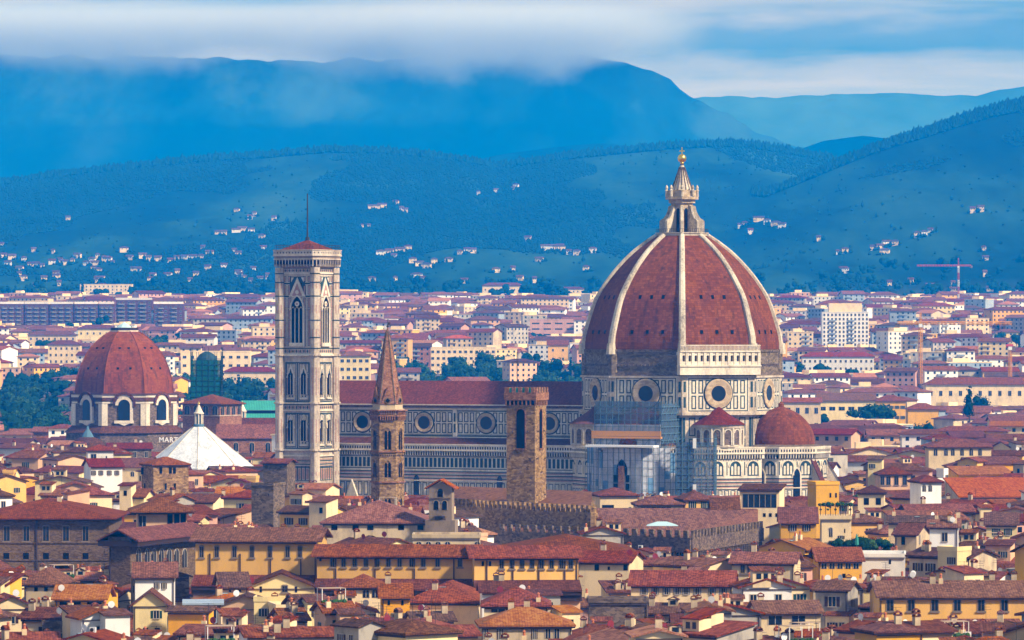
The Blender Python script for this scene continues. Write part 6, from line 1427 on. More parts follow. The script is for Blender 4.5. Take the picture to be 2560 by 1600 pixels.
def fill_near():
    n = {}; Y = 612.0
    while Y < 1560:
        sp = 7.9 + Y/180; X = -0.125*Y - 55 + RF.uniform(-6, 0)
        while X < 0.125*Y + 55:
            w = RF.choice((RF.uniform(.5, .75), RF.uniform(.65, 1.25)))*sp; d = RF.uniform(.6, .85)*sp; yy = Y + RF.uniform(-5, 5); xx = X + w/2
            X += w*RF.uniform(.98, 1.12)
            if not clear(xx, yy, w, d): continue
            rz = R(RF.gauss(0, 14) + 10*math.sin(Y/90+xx/60) + (0 if RF.random() > .28 else RF.choice((-42, -30, 30, 42))))
            kind = RF.choices(['gable', 'hip', 'shed', 'flat'], [.58, .27, .11, .04])[0]; axis = 'x' if RF.random() > .38 else 'y'
            rise = (d if axis == 'x' else w)/2*RF.uniform(.20, .32) if kind != 'shed' else d*RF.uniform(.12, .2)
            if kind == 'hip': rise = min(w, d)/2*RF.uniform(.26, .38)
            if kind == 'flat': rise = .7
            h = RF.gauss(13.4, 3.5) + (1.2 if Y > 1000 else 0)
            if RF.random() < .12: h += RF.uniform(2, 4); w *= .6; d *= .7
            mt = max_top(xx, yy, w, d) - rise - .6
            h = min(h, mt, 21)
            if h < 4.0: continue
            px = 1280+xx/yy*F; py = HY+(CZ-h)/yy*F
            if px < -60 or px > 2620:
                NEARREST.append((xx, yy, rz, w, d, h, 0, kind, rise, px, py, False)); OCC.append((xx, yy, w*.8, d*.8, rz)); continue
            if py > 1690: continue
            wall = RF.choice(WALLS); roof = RF.choice(RFS)
            if wall == 'gold' and RF.random() < .5: wall = 'yellow'
            # windows on the faces that can be seen
            wins = []; fl = [h-2.7, h-5.9] if yy < 1100 else [h-2.6]
            k = RF.choices(['plain', 'green', 'brown', 'grey', 'dark', 'wide', 'arch'], [.30, .16, .16, .10, .14, .09, .05])[0]
            nw = max(1, int(w/RF.uniform(3.0, 4.6)))
            ww, wh = (RF.uniform(.9, 1.2), RF.uniform(1.2, 1.8)) if k != 'wide' else (RF.uniform(2, 3), 1.6)
            for z_ in fl:
                if z_ < 1: continue
                for j in range(nw):
                    if RF.random() < .16: continue
                    u = w*(j+.5)/nw + RF.uniform(-.3, .3)
                    if ww*1.3 < u < w-ww*1.3: wins.append(('f', u, z_ - (wh-1.5), ww, wh, k))
            if abs(rz) > R(7):
                s_ = 'l' if rz > 0 else 'r'
                for z_ in fl[:1]:
                    for j in range(max(1, int(d/4.5))):
                        if RF.random() < .35: continue
                        wins.append((s_, d*(j+.5)/max(1, int(d/4.5)), z_-.2, .9, 1.2, 'dark' if k == 'wide' else k))
            items = []; feats = []
            if kind != 'flat' or True:
                for _ in range(RF.choice((1, 2, 2, 3, 4, 5)) if yy < 1000 else RF.choice((0, 1, 2))):
                    it = RF.choices(['chimney', 'chimney_pot', 'satellite_dish', 'red_satellite_dish', 'antenna', 'skylight', 'air_conditioner', 'attic_room', 'dormer', 'roof_terrace'], [5, 3, 2.2, 1.2, 2.5, 1.2, .7, 1.2, .9, .22])[0]
                    items.append((it, RF.uniform(-.42, .42)*w, RF.uniform(-.42, .2)*d)); feats.append(it)
            kn = {'plain': 'plain windows', 'green': 'green shutters', 'brown': 'brown shutters', 'grey': 'grey shutters', 'dark': 'dark openings', 'wide': 'a glazed attic', 'arch': 'arched windows'}[k] if wins else 'blank walls'
            fs_ = {'chimney': 'a square chimney', 'chimney_pot': 'a clay chimney pot', 'satellite_dish': 'a white dish', 'red_satellite_dish': 'a dark red dish', 'antenna': 'an aerial', 'skylight': 'a skylight', 'air_conditioner': 'a cooling unit', 'attic_room': 'an attic room', 'dormer': 'a dormer', 'roof_terrace': 'an awning'}
            fl_ = [f'with {kn}'] + [f'with {fs_[x]}' for x in dict.fromkeys(feats)] + ['']; cat = 'house' if yy < 900 else 'town house' if yy < 1120 else 'terraced house' if yy < 1330 else 'old town house'  # kind word follows depth alone; every band holds the same generated houses
            lab = uniq(f'{WN[wall]} {cat} under {RN[kind]} {RNAME[roof]} roof' if kind != 'flat' else f'{WN[wall]} flat roofed {cat}', px, py, yy, fl_)
            t_, wl_, rf_, FF = house(xx, yy, rz, w, d, h, kind, rise, axis, wall, roof, lab, cat, 'houses of the old town' if cat == 'house' else cat+'s round the cathedral', cat.replace(' ', '_'), 0.0, wins, items, eave=yy < 1150)
            if RF.random() < (.62 if yy < 1130 else .35):      # a lower or higher wing built onto the house
                aw, ad = RF.uniform(2.6, 5.5), RF.uniform(3, 5.5); ax = RF.choice((-1, 1))*(w/2-aw*.3)*RF.uniform(.7, 1.1); ay = -d/2-ad*RF.uniform(-.1, .35); ah = min(h*RF.uniform(.72, 1.17), h+rise+2.0, max_top(xx+ax*math.cos(rz)-ay*math.sin(rz), yy+ay-ad/2, aw+2, .1)-1.4)
                if ah > 4:
                    b = MB(); k2 = RF.choice(('gable', 'shed', 'shed', 'flat')); n0 = 0; ar = ad*.16
                    shell(b, -aw/2, aw/2, -ad/2, ad/2, 0, ah, k2, ar, 'x'); b.xf(Matrix.Translation((ax, ay, 0))); wm = RF.choice(WALLS); an = b.build('annex', wm, t_)
                    b = MB()
                    if k2 == 'gable': gable_roof(b, -aw/2, aw/2, -ad/2, ad/2, ah+.02, ar, 'x', .4, .22)
                    elif k2 == 'shed': shed_roof(b, -aw/2, aw/2, -ad/2, ad/2, ah+.02, ar, .4, .22)
                    else: b.box(-aw/2-.1, aw/2+.1, -ad/2-.1, -ad/2+.15, ah+.003, ah+.8); b.box(aw/2-.1, aw/2+.1, -ad/2+.15, ad/2, ah+.003, ah+.8); b.box(-aw/2-.1, -aw/2+.1, -ad/2+.15, ad/2, ah+.003, ah+.8)
                    b.xf(Matrix.Translation((ax, ay, 0))); b.build('roof' if k2 != 'flat' else 'parapet', RF.choice(RFS) if k2 != 'flat' else wm, an)
                    Wf = Wall(ax-aw/2, ay-ad/2, ax+aw/2, ay-ad/2)
                    for q in ((.3, .7) if aw > 3.8 else (.5,)):
                        if RF.random() < .8: window(an, Wf, aw*q, ah-2.3, .8, 1.2, RF.choice(('plain', 'dark', 'green', 'brown')) if aw > 3.8 else 'dark')
            OCC.append((xx, yy, w*.8, d*.8, rz)); n[cat] = n.get(cat, 0)+1
        Y += sp*.84
    CNT['near'] = n
fill_near()
def block(mb, mr, x, y, rz, w, d, h, z0, kind, rise, floors, nw, ww=1.3, wh=1.5, rg=RF, sides=True):
    'far building: walls (0) with windows (1); roof into mr'
    s0 = len(mb.v); mb.cur = 0; shell(mb, -w/2, w/2, -d/2, d/2, 0, h, kind if kind in ('gable', 'shed') else 'box', rise, 'x')
    mb.cur = 1
    for w_, n in ((Wall(-w/2, -d/2, w/2, -d/2), nw),) + (((Wall(w/2, -d/2, w/2, d/2) if rz < 0 else Wall(-w/2, d/2, -w/2, -d/2)), max(1, int(d/5))),) * sides:
        for f_ in range(floors):
            for j in range(n):
                if rg.random() < .06: continue
                u = w_.L*(j+.5)/n; z = h - (f_+1)*3.2 + .9
                if z > 3: mb.quad(w_.p(u-ww/2, .06, z), w_.p(u+ww/2, .06, z), w_.p(u+ww/2, .06, z+wh), w_.p(u-ww/2, .06, z+wh))
    mb.cur = 2
    if rg.random() < .45:                          # balconies
        w_ = Wall(-w/2, -d/2, w/2, -d/2); q = rg.choice((.25, .5, .72))
        for f_ in range(floors): w_.box(mb, w*q-w*.13, w*q+w*.13, h-(f_+1)*3.2, h-(f_+1)*3.2+.9, 1.1)
    m = Matrix.Translation((x, y, z0)) @ Matrix.Rotation(rz, 4, 'Z'); mb.xf(m, s0)
    s0 = len(mr.v)
    if kind == 'gable': gable_roof(mr, -w/2, w/2, -d/2, d/2, h+.02, rise, 'x', .8, .4)
    elif kind == 'hip': hip_roof(mr, -w/2, w/2, -d/2, d/2, h+.14, rise, .9, .35)
    elif kind == 'shed': shed_roof(mr, -w/2, w/2, -d/2, d/2, h+.02, rise)
    else:
        mr.box(-w/2-.3, w/2+.3, -d/2-.3, d/2+.3, h, h+.5); mr.box(-w*.25, w*.1, -d*.2, d*.25, h+.5, h+2.8)
    mr.xf(m, s0)
def hidden(px, pyt, Y):
    if 858 < px < 1445 and pyt > 972: return True
    if 1495 < px < 1915 and pyt > 700 and Y > 1400: return True
    if 1460 < px < 1945 and pyt > 880 and Y > 1400: return True
    if 692 < px < 838 and Y > 1380 and pyt > 640: return True
    if 190 < px < 430 and pyt > 905 and Y > 1790: return True
    return False
def fill_far():
    cand = []; hid = []; Y = 1560.0; rg = random.Random(5)
    while Y < 5950:
        sp = 16 + (Y-1500)/3700*13; X = -0.122*Y - 60 + rg.uniform(-8, 0)
        while X < 0.122*Y + 60:
            big = rg.random() < (.07 if Y < 2600 else .12)
            w = sp*rg.uniform(.6, 1.1)*(1.7 if big else 1); d = sp*rg.uniform(.5, .75); xx = X+w/2; yy = Y+rg.uniform(-6, 6); X += w*rg.uniform(1.0, 1.25)
            z0 = gz_at(xx, yy); hb = rg.gauss(12.0, 2.8) if Y < 2400 else rg.gauss(12.5, 3.8)
            if big: hb += rg.uniform(2, 7)
            if yy > 2700 and rg.random() < .07: hb = rg.uniform(20, 27); w = max(w, 18)
            kind = rg.choices(['hip', 'gable', 'flat'], [.5, .38, .12] if Y < 2600 else [.42, .33, .25])[0]; rise = d/2*.32 if kind != 'flat' else .5
            px = 1280+xx/yy*F
            if not clear(xx, yy, w, d): continue
            if rg.random() < (.13 if Y < 4300 else .35 if Y < 4800 else .6 if Y < 5300 else .86): continue
            mt = max_top(xx, yy, w, d); hb = min(hb, mt-z0-rise)
            if hb < 5: continue
            pyt = HY-(z0+hb+rise-CZ)/yy*F
            if tree_zone(px, yy): continue
            if hidden(px, pyt, yy) or px < -50 or px > 2610: hid.append((xx, yy, R(rg.gauss(0, 20)), w, d, hb, z0-2, kind, rise, px, pyt, big)); continue
            cand.append((xx, yy, R(rg.gauss(0, 20)), w, d, hb, z0-2, kind, rise, px, pyt, big))
        Y += sp*.86
    mid = [c for c in cand if c[1] < 2700]; far = [c for c in cand if c[1] >= 2700]
    far.sort(key=lambda c: -c[3]*c[5]/c[1]**2)
    CNT['mid'] = len(mid); CNT['far'] = len(far)
    wallsF = ['cream']*3+['pale_yellow']*1+['white']*5+['blue_grey']*2+['yellow', 'ochre', 'peach', 'pink', 'sand', 'sand', 'grey_plaster', 'grey_plaster', 'blue_grey', 'brick_wall']; roofsF = ['roof_red']*4+['roof_plum']*6+['roof_rust']*2+['roof_brown', 'roof_orange']
    mid.sort(key=lambda c: c[1])
    rest = mid[280:] + far[290:] + hid + NEARREST
    for lst, cat, grp in ((mid[:280], 'residential block', 'residential blocks beyond the cathedral'), (far[:290], 'apartment block', 'apartment blocks on the far plain')):
        for c in lst:
            xx, yy, rz, w, d, hb, z0, kind, rise, px, pyt, big = c
            wall = rg.choice(wallsF); roof = rg.choice(roofsF) if kind != 'flat' else 'cream'
            base = f"{'long' if big else 'tall' if hb > 15 else 'low' if hb < 10 else 'narrow' if w < 13 else 'broad'} {WN[wall]} {cat} with {RN[kind]} {RNAME.get(roof, 'pale')} roof"
            t = empty(cat.replace(' ', '_'), (xx, yy, z0), rz, None, cat, grp)
            t['label'] = uniq(base, px, 1000, yy, ['', 'seen square on' if abs(rz) < R(6) else ('turned rightward' if rz > 0 else 'turned leftward')])
            mb, mr = MB(), MB(); block(mb, mr, 0, 0, 0, w, d, hb+2, 0, kind, rise, 4 if yy > 2300 else 3, max(2, int(w/3.6)), rg=rg)
            mb.build('wall', [wall, 'glass_dark', 'blue_grey' if rg.random() < .4 else wall], t); mr.build('roof', roof, t)
    mbs = {}
    for c in rest:
        xx, yy, rz, w, d, hb, z0, kind, rise, px, pyt, big = c; wall = rg.choice(wallsF); roof = rg.choice(roofsF) if kind != 'flat' else 'cream'
        mb, mr = MB(), MB(); block(mb, mr, xx, yy, rz, w, d, hb+2, z0, kind, rise, 3, max(2, int(w/4.2)), rg=rg, sides=False)
        mbs.setdefault('v', []).append((mb, wall, mr, roof))
    if rest:
        names = list(dict.fromkeys([w_ for _, w_, _, _ in mbs['v']] + [r_ for _, _, _, r_ in mbs['v']] + ['glass_dark'])); V = MB()
        for mb, wall, mr, roof in mbs['v']:
            for q, mp_ in ((mb, {0: wall, 1: 'glass_dark', 2: wall}), (mr, {0: roof})):
                o = len(V.v); V.v += q.v; V.f += [tuple(i+o for i in f) for f in q.f]; V.mi += [names.index(mp_[i]) for i in q.mi]
        tag(V.build('distant_town', names), kind='stuff')
TREEZ = [(-40, 185, 2050, 2950), (430, 700, 2150, 2900), (985, 1270, 2620, 3080), (1300, 1460, 2620, 3000), (2050, 2135, 2450, 2700), (1955, 2000, 2350, 2600), (330, 470, 3250, 3550), (2440, 2600, 3150, 3600), (2200, 2250, 2500, 2640)]
def tree_zone(px, Y): return any(a < px < b and c < Y < d for a, b, c, d in TREEZ)
fill_far()
# ------------------------------------------------------------------ trees
def leafy(rg, lobes, nleaf, sz, lm):
    'a crown: leaf clumps spread through uneven lobes round dark cores'
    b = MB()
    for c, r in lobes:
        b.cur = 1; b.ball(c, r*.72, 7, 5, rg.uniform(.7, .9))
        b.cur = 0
        for _ in range(int(nleaf*r*r)):
            v = Vector((rg.gauss(0, 1), rg.gauss(0, 1), rg.gauss(0, 1))).normalized(); p = Vector(c) + Vector((v.x, v.y, v.z*.8))*r*rg.uniform(.72, 1.08)
            a = Vector((rg.gauss(0, 1), rg.gauss(0, 1), rg.gauss(0, 1))).normalized(); q = (a.cross(v) + v*.3).normalized(); u = q.cross(v).normalized(); s = sz*rg.uniform(.6, 1.3)
            b.add([p-q*s, p+u*s*.7, p+q*s, p-u*s*.6+v*s*.3], [(0, 1, 2, 3)])
    o = b.build('crown', lm); return o.data, o
def make_tree(kind, seed):
    rg = random.Random(seed)
    if kind == 'broad':
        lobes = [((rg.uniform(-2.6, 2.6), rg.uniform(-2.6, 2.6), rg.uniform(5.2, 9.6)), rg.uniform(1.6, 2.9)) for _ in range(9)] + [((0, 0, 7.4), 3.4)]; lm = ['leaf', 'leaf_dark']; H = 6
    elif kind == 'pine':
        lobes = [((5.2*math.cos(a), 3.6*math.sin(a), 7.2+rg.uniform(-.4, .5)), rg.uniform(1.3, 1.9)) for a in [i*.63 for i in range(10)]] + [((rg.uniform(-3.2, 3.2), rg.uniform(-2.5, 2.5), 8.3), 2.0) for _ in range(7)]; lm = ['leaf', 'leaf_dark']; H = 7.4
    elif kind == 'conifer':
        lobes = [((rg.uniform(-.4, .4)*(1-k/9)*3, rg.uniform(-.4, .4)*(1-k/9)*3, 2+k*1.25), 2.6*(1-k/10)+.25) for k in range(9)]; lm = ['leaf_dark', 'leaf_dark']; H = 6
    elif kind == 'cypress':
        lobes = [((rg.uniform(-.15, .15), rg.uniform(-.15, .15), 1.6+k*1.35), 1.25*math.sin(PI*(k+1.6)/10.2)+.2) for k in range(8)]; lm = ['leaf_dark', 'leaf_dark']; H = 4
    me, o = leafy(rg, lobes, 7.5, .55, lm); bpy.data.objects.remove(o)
    b = MB(); b.tube((0, 0, -3), (rg.uniform(-.3, .3), 0, H), .38, 7, .2)
    for i in range(4): a = rg.uniform(0, 6.28); b.tube((0, 0, H*.6), (2.0*math.cos(a), 2.0*math.sin(a), H*.6+2.2), .16, 5, .06)
    o = b.build('trunk', 'trunk'); tm = o.data; bpy.data.objects.remove(o)
    return me, tm
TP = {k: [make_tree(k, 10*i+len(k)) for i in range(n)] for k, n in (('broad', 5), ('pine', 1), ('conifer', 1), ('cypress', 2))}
RT = random.Random(21)
TCOUNT = {}
def plant(kind, X, Y, s, label=None, z=None, sx=1.0, group='trees among the far roofs'):
    me, tm = RT.choice(TP[kind]); t = empty('tree' if kind == 'broad' else kind+'_tree' if kind != 'conifer' else 'conifer', (X, Y, gz_at(X, Y)-.5 if z is None else z), RT.uniform(0, 6.28) if sx == 1.0 else 0)
    t.scale = (s*sx, s*sx, s); nm = {'broad': 'tree', 'pine': 'umbrella pine', 'conifer': 'conifer', 'cypress': 'cypress'}[kind]; tag(t, label, nm, group)
    link('crown', me, t); link('trunk', tm, t); return t
def tlabel(X, Y, nm, grp):
    px = 1280+X/Y*F
    return uniq(f'dark green {nm}', px, 1000, Y, [f'in the {grp}', f'standing in the {grp}', f'at the edge of the {grp}', f'rising from the {grp}'])
NAMES_T = ['belt of trees left of the red chapel dome', 'park between chapel dome and bell tower', 'tree belt behind the nave', 'trees left of the great dome', 'round clump right of the drum', 'garden right of the drum', 'wood beyond the chapel dome', 'wood under the right hand hill', 'small garden near the yellow crane']
for (a, b_, y0, y1), nm, n in zip(TREEZ, NAMES_T, (70, 62, 64, 26, 14, 6, 20, 34, 6)):
    for k in range(n):
        Y = lerp(y0, y1, (k+RT.random())/n); px = RT.uniform(a, b_); X = (px-1280)/F*Y
        kind = 'cypress' if (b_ > 2500 and RT.random() < .4) or RT.random() < .06 else 'broad'
        s = RT.uniform(.95, 1.45)*(1.3 if 980 < px < 1460 else 1)
        pyt = HY-(gz_at(X, Y)+11*s-CZ)/Y*F
        if not hidden(px, pyt, Y): plant(kind, X, Y, s, f"{'cypress' if kind == 'cypress' else 'leafy tree'} in the dense {nm}", group=nm)
REST = []
for (a, b_, y0, y1), n in zip(TREEZ[:2], (75, 45)):
    for k in range(n):
        Y = RT.uniform(y0-80, y1); px = RT.uniform(a, b_); X = (px-1280)/F*Y; s = RT.uniform(.9, 1.4)
        if clear(X, Y, 6, 6) and not hidden(px, HY-(gz_at(X, Y)+11*s-CZ)/Y*F, Y): REST.append((X, Y, s))
for k in range(520):                              # single trees between the blocks
    Y = RT.uniform(1700, 5100); px = RT.uniform(0, 2560); X = (px-1280)/F*Y; s = RT.uniform(.6, 1.15)*(1+Y/9000); kind = RT.choice(('broad', 'broad', 'broad', 'cypress'))
    if not (clear(X, Y, 6, 6) and not hidden(px, HY-(gz_at(X, Y)+11*s-CZ)/Y*F, Y)): continue
    if k > 90: REST.append((X, Y, s)); continue
    plant(kind, X, Y, s, tlabel(X, Y, 'cypress' if kind == 'cypress' else 'tree', 'gap between town roofs'))
rb = MB(); rgx = random.Random(8)
for k in range(420):
    Y = rgx.uniform(4250, 5350); px = rgx.uniform(0, 2560); X = (px-1280)/F*Y; s = rgx.uniform(.8, 1.6)
    if not hidden(px, HY-(gz_at(X, Y)+11*s-CZ)/Y*F, Y) and clear(X, Y, 4, 4): REST.append((X, Y, s))
for X, Y, s in REST:
    z = gz_at(X, Y)
    for _ in range(7):
        c = (X+rgx.uniform(-3, 3)*s, Y+rgx.uniform(-3, 3)*s, z+rgx.uniform(4, 9)*s); r = rgx.uniform(1.6, 2.8)*s; n0 = len(rb.v); rb.ball(c, r, 7, 5, .85)
        for i in range(n0, len(rb.v)): q = rb.v[i]; k_ = rgx.uniform(.8, 1.18); rb.v[i] = tuple(c[j]+(q[j]-c[j])*k_ for j in range(3))
tag(rb.build('distant_trees', 'leaf_dark'), kind='stuff')
plant('pine', xat(2180, 2280), 2280, 1.75, 'broad umbrella pine spreading over the roofs beyond the half dome', z=zat(1098, 2280), sx=1.15, group=None)
plant('conifer', xat(2424, 2200), 2200, 1.15, 'dark layered conifer standing alone among the far roofs', z=zat(1040, 2200), group=None)
# shrubs of the rooftop garden
gx, gy = GARDEN.location.x, GARDEN.location.y
def shrub(name, x, y, z, r, lm, label):
    rg = random.Random(int(x*10)); me, o = leafy(rg, [((rg.uniform(-.5, .5)*r, rg.uniform(-.4, .4)*r, r*.6+rg.uniform(0, .6)*r), r*rg.uniform(.45, .75)) for _ in range(5)], 26, .16, lm)
    o.name = name; o.location = (x, y, z); return tag(o, label, 'shrub', 'shrubs of the rooftop garden')
sh_l = ['rusty brown shrub at the left end of the rooftop garden', 'feathery green shrub beside the rusty one in the rooftop garden', 'bushy green shrub near the left end of the rooftop garden', 'low green shrub left of the closed parasol', 'rounded shrub right of the closed parasol', 'tall green shrub in the middle of the rooftop garden', 'dark green shrub right of the middle in the rooftop garden', 'bright yellow-green shrub in the rooftop garden', 'tall dark shrub at the right end of the rooftop garden', 'last small shrub beside the right parapet of the garden']
for i, px in enumerate((2076, 2092, 2108, 2124, 2140, 2154, 2168, 2184, 2202, 2216)):
    shrub('shrub', xat(px, 872), 872, 15.6 if i > 4 else 15.9, 1.5+.35*(i % 3), ['leaf_autumn', 'leaf_dark'] if i == 0 else ['leaf_bright', 'leaf'] if i == 7 else ['leaf', 'leaf_dark'], sh_l[i])
b = MB(); b.tube((0, 0, 0), (0, 0, 3.2), .05, 5); b.lathe([(.35, 1.2), (.3, 2.4), (.05, 3.3)], 8); o = b.build('parasol', 'copper'); o.location = (xat(2142, 868), 868, 16.4); tag(o, 'closed teal parasol standing among the rooftop shrubs', 'parasol')
vx, vy = xat(2089, 930), 930
me, o = leafy(random.Random(4), [((-3.2+i*.9, -3.6+(i % 2)*.5, 22.9), .55+.2*(i % 3)) for i in range(8)] + [((-3.0+i*1.5, -3.6, 21.9), .4) for i in range(5)], 40, .13, ['leaf_bright', 'leaf_dark']); o.name = 'climbing_vine'; o.location = (vx, vy+4, 0); tag(o, 'green vine climbing over the pergola on the smooth cream tower', 'vine')
VPOS = []
# ------------------------------------------------------------------ villas on the hillside
VP = [(170,550,8),(8,640,12),(30,648,14),(20,662,12),(60,652,9),(310,628,16),(230,655,13),(215,662,10),(270,652,14),(372,650,9),(395,652,12),(425,655,10),(442,652,9),(462,650,12),(482,648,14),(503,645,12),(524,640,14),(90,664,12),(104,668,10),(130,660,13),(150,656,9),(165,662,10),(592,528,10),(625,545,9),(636,540,8),(590,580,16),(606,576,16),(628,577,12),(545,585,11),(560,586,10),(655,598,11),(685,550,8),
      (935,522,22),(955,516,16),(990,510,10),(1004,527,7),(1013,530,9),(905,570,6),(920,568,8),(952,636,16),(975,632,16),(1000,628,18),(1020,626,14),(985,642,10),(1150,636,9),(1168,632,12),(1182,630,12),(1032,657,14),(1048,662,16),(1066,668,18),(1085,657,11),(1122,652,14),(1042,692,22),(1055,700,14),(930,700,14),(1320,600,12),(1372,624,28),(1398,624,22),(1422,632,9),(1442,637,12),(1482,630,14),(1515,620,12),(1348,655,14),(1465,678,11),(1517,692,14),
      (1862,562,10),(1897,552,20),(1918,556,12),(1940,562,18),(1955,566,14),(1850,568,8),(1876,584,9),(1240,481,8),(1290,468,10),(1283,472,7),(1196,486,6),(2432,530,10),(2452,530,12),(2292,592,10),(2310,590,11),(2326,582,9),(2182,624,10),(2200,622,14),(2216,614,16),(2212,632,18),(2238,612,13),(2112,634,12),(2098,637,11),(2108,676,14),(2116,682,9),(2330,722,22),(2382,728,12),(2478,726,16),(2500,730,18),(2545,728,9),(140,690,12),(60,700,12),(340,680,18),(420,690,14),(560,672,12),(600,690,10),(655,700,16),(250,700,18),(1240,680,14),(1300,700,12)]
def villas():
    rg = random.Random(9); pts = list(VP)
    for k in range(60):
        px = rg.choice((rg.uniform(0, 700), rg.uniform(0, 2560))); py = rg.triangular(600, 730, 690); pts.append((px, py, rg.uniform(6, 15)))
    n = 0
    for px, py, wp in pts:
        if 688 < px < 842 and py > 600 or 1500 < px < 1910 and py > 600 - 0: continue
        Y = 4300.0
        while Y < 7900:
            X = (px-1280)/F*Y
            if HY-(gz_at(X, Y)-CZ)/Y*F <= py+3: break
            Y += 18
        if Y >= 7900: continue
        w = wp/F*Y*1.35; d = min(w*.7, 10); h = rg.uniform(4.0, 6.4); VPOS.append((X, Y, w)); z0 = gz_at(X, Y)-1.5
        wall = rg.choice(['cream', 'white', 'white', 'cream', 'pale_yellow']); t = empty('villa', (X, Y, z0), R(rg.uniform(-14, 14)), None, 'villa', 'villas scattered over the hillside')
        mb, mr = MB(), MB(); block(mb, mr, 0, 0, 0, w, d, h+1.5, 0, rg.choice(('hip', 'gable', 'gable')), 1.4, 1, max(2, int(w/5)), .9, 1.2, rg, False)
        mb.build('wall', [wall, 'glass_dark', wall], t); mr.build('roof', 'roof_brown', t)
        ht = 'high on' if py < 560 else 'halfway up' if py < 620 else 'low on' if py < 680 else 'at the foot of'
        sd = 'behind the great dome' if 1440 < px < 1960 else 'above the chapel dome' if 180 < px < 450 else 'beyond the bell tower' if 600 < px < 860 else 'on the far left' if px <= 180 else 'left of the bell tower' if px <= 600 else 'above the nave' if px < 1440 else 'above the red crane' if px > 2250 else 'right of the great dome'
        size = 'tiny' if wp < 9 else 'small' if wp < 13 else 'wide' if wp < 19 else 'long'
        t['label'] = uniq(f'{size} {WN[wall]} villa {ht} the wooded slope', px, 1000, Y, [sd, sd+' among trees'], 'near a clearing')
        n += 1
    # monastery church on the hill: slim bell tower
    Y = 5600.0
    CNT['villas'] = n
villas()
# ------------------------------------------------------------------ woods on the hills
def hill_density(X, Y): return mnoise.fractal(Vector((X/420, Y/1100, 5.5)), 1, 2, 4)
def woods():
    rg = np.random.default_rng(4); V = []; Fc = []; n = 0
    base = np.array([(0,0,1.25),(1,0,0.25),(0.3,.95,.3),(-.8,.6,.2),(-.8,-.6,.3),(.3,-.95,.2),(0,0,-.6)])
    fac = [(0,1,2),(0,2,3),(0,3,4),(0,4,5),(0,5,1),(6,2,1),(6,3,2),(6,4,3),(6,5,4),(6,1,5)]
    def put(X, Y, s, tall):
        z = gz_at(X, Y); a = rg.uniform(0, 6.28); c, s_ = math.cos(a), math.sin(a); q = base*rg.uniform(.75, 1.25, (7, 1))
        o = len(V)
        for x, y, zz in q: V.append((X+(x*c-y*s_)*s, Y+(x*s_+y*c)*s, z+zz*s*tall+s*.35))
        for f in fac: Fc.append((o+f[0], o+f[1], o+f[2]))
    tries = 0
    for X, Y, w in VPOS:
        for _ in range(6): a = rg.uniform(0, 6.28); put(X+(w*.5+4)*math.cos(a), Y-6+5*math.sin(a), rg.uniform(1.5, 3), rg.uniform(.7, 1.8))
    while n < 52000 and tries < 340000:
        tries += 1; Y = rg.uniform(4500, 8050); px = rg.uniform(-60, 2620); X = (px-1280)/F*Y
        de = hill_density(X, Y); lim = .05 if Y > 5600 else .10
        up = (Y-5200)/2900
        if de < lim - up*.35 and rg.random() > .012: continue
        if Y < 5250 and rg.random() < .6: continue
        put(X, Y, rg.uniform(1.3, 2.6), rg.uniform(.7, 1.2) if rg.random() < .93 else 2.4); n += 1
    for k in range(5200):                          # closed wood along the crests
        px = rg.uniform(-60, 2620); Y = 8000+rg.uniform(-90, 15); put((px-1280)/F*Y, Y, rg.uniform(2.6, 4.6), rg.uniform(1.0, 2.1))
    for k in range(3400):
        px = rg.uniform(1880, 2620); Y = 6900+rg.uniform(-110, 12); put((px-1280)/F*Y, Y, rg.uniform(2.3, 4.2), rg.uniform(1.0, 2.1))
    me = bpy.data.meshes.new('forest'); me.from_pydata(V, [], Fc); me.materials.append(M['leaf_forest']); o = bpy.data.objects.new('forest', me); C.objects.link(o); tag(o, kind='stuff')
woods()
print(CNT)
# ------------------------------------------------------------------ haze and cloud bank
def volbox(name, x0, x1, y0, y1, z0, z1, m):
    b = MB(); b.box(x0, x1, y0, y1, z0, z1); return tag(b.build(name, m), kind='stuff')
hm = bpy.data.materials.new('haze'); hm.use_nodes = True; t = hm.node_tree; t.nodes.clear()
o = t.nodes.new('ShaderNodeOutputMaterial'); pv = t.nodes.new('ShaderNodeVolumePrincipled')
pv.inputs['Color'].default_value = (0.0, 0.275, 1.0, 1); pv.inputs['Density'].default_value = 0.00012
pv.inputs['Absorption Color'].default_value = (1, 1, 1, 1)
t.links.new(pv.outputs[0], o.inputs['Volume'])
volbox('haze', -7000, 7000, -60, 11600, -3, 640, hm)
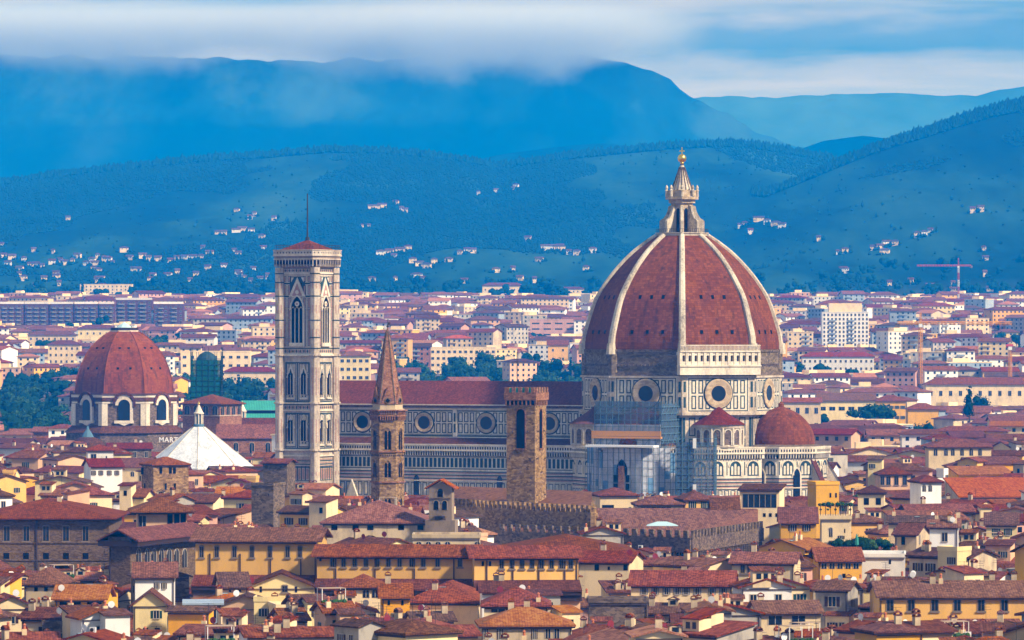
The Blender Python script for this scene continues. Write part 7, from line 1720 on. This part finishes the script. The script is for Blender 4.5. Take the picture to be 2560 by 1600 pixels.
# the bank of low cloud that hides the tops of the far mountains
cm = bpy.data.materials.new('cloud'); cm.use_nodes = True; t = cm.node_tree; t.nodes.clear()
o = t.nodes.new('ShaderNodeOutputMaterial'); pv = t.nodes.new('ShaderNodeVolumePrincipled'); pv.inputs['Color'].default_value = (0.74, 0.80, 0.88, 1)
pv.inputs['Anisotropy'].default_value = 0.0
tcn = nn(t, 'ShaderNodeTexCoord'); sp = nn(t, 'ShaderNodeSeparateXYZ'); t.links.new(tcn.outputs['Object'], sp.inputs[0])
nz = noise_tex(t, 0.0016, 5, 0.6, tcn.outputs['Object'], stretch=(1, 1, 1.4))
# base of the bank: about 860 m, lifting to the right
bz = nn(t, 'ShaderNodeMapRange'); bz.interpolation_type = 'SMOOTHSTEP'
for i, v in ((1, -1500), (2, 400), (3, 884), (4, 862)): bz.inputs[i].default_value = v
t.links.new(sp.outputs[0], bz.inputs[0])
h = math_(t, 'SUBTRACT', sp.outputs[2], bz.outputs[0])
h = math_(t, 'MULTIPLY_ADD', math_(t, 'SUBTRACT', nz, 0.5), 480, h)
dn = nn(t, 'ShaderNodeMapRange'); dn.interpolation_type = 'SMOOTHSTEP'
for i, v in ((1, -20), (2, 120), (3, 0), (4, 0.016)): dn.inputs[i].default_value = v
t.links.new(h, dn.inputs[0])
tp_ = nn(t, 'ShaderNodeMapRange'); tp_.interpolation_type = 'SMOOTHSTEP'
for i, v in ((1, 945), (2, 1050), (3, 1), (4, 0)): tp_.inputs[i].default_value = v
t.links.new(sp.outputs[2], tp_.inputs[0]); dens = math_(t, 'MULTIPLY', dn.outputs[0], tp_.outputs[0])
fx = nn(t, 'ShaderNodeMapRange'); fx.interpolation_type = 'SMOOTHSTEP'
for i, v in ((1, 120), (2, 620), (3, 1), (4, .03)): fx.inputs[i].default_value = v
t.links.new(sp.outputs[0], fx.inputs[0]); t.links.new(math_(t, 'MULTIPLY', dens, fx.outputs[0]), pv.inputs['Density']); t.links.new(pv.outputs[0], o.inputs['Volume'])
volbox('cloud', -1900, 1900, 13300, 13800, 760, 1080, cm)
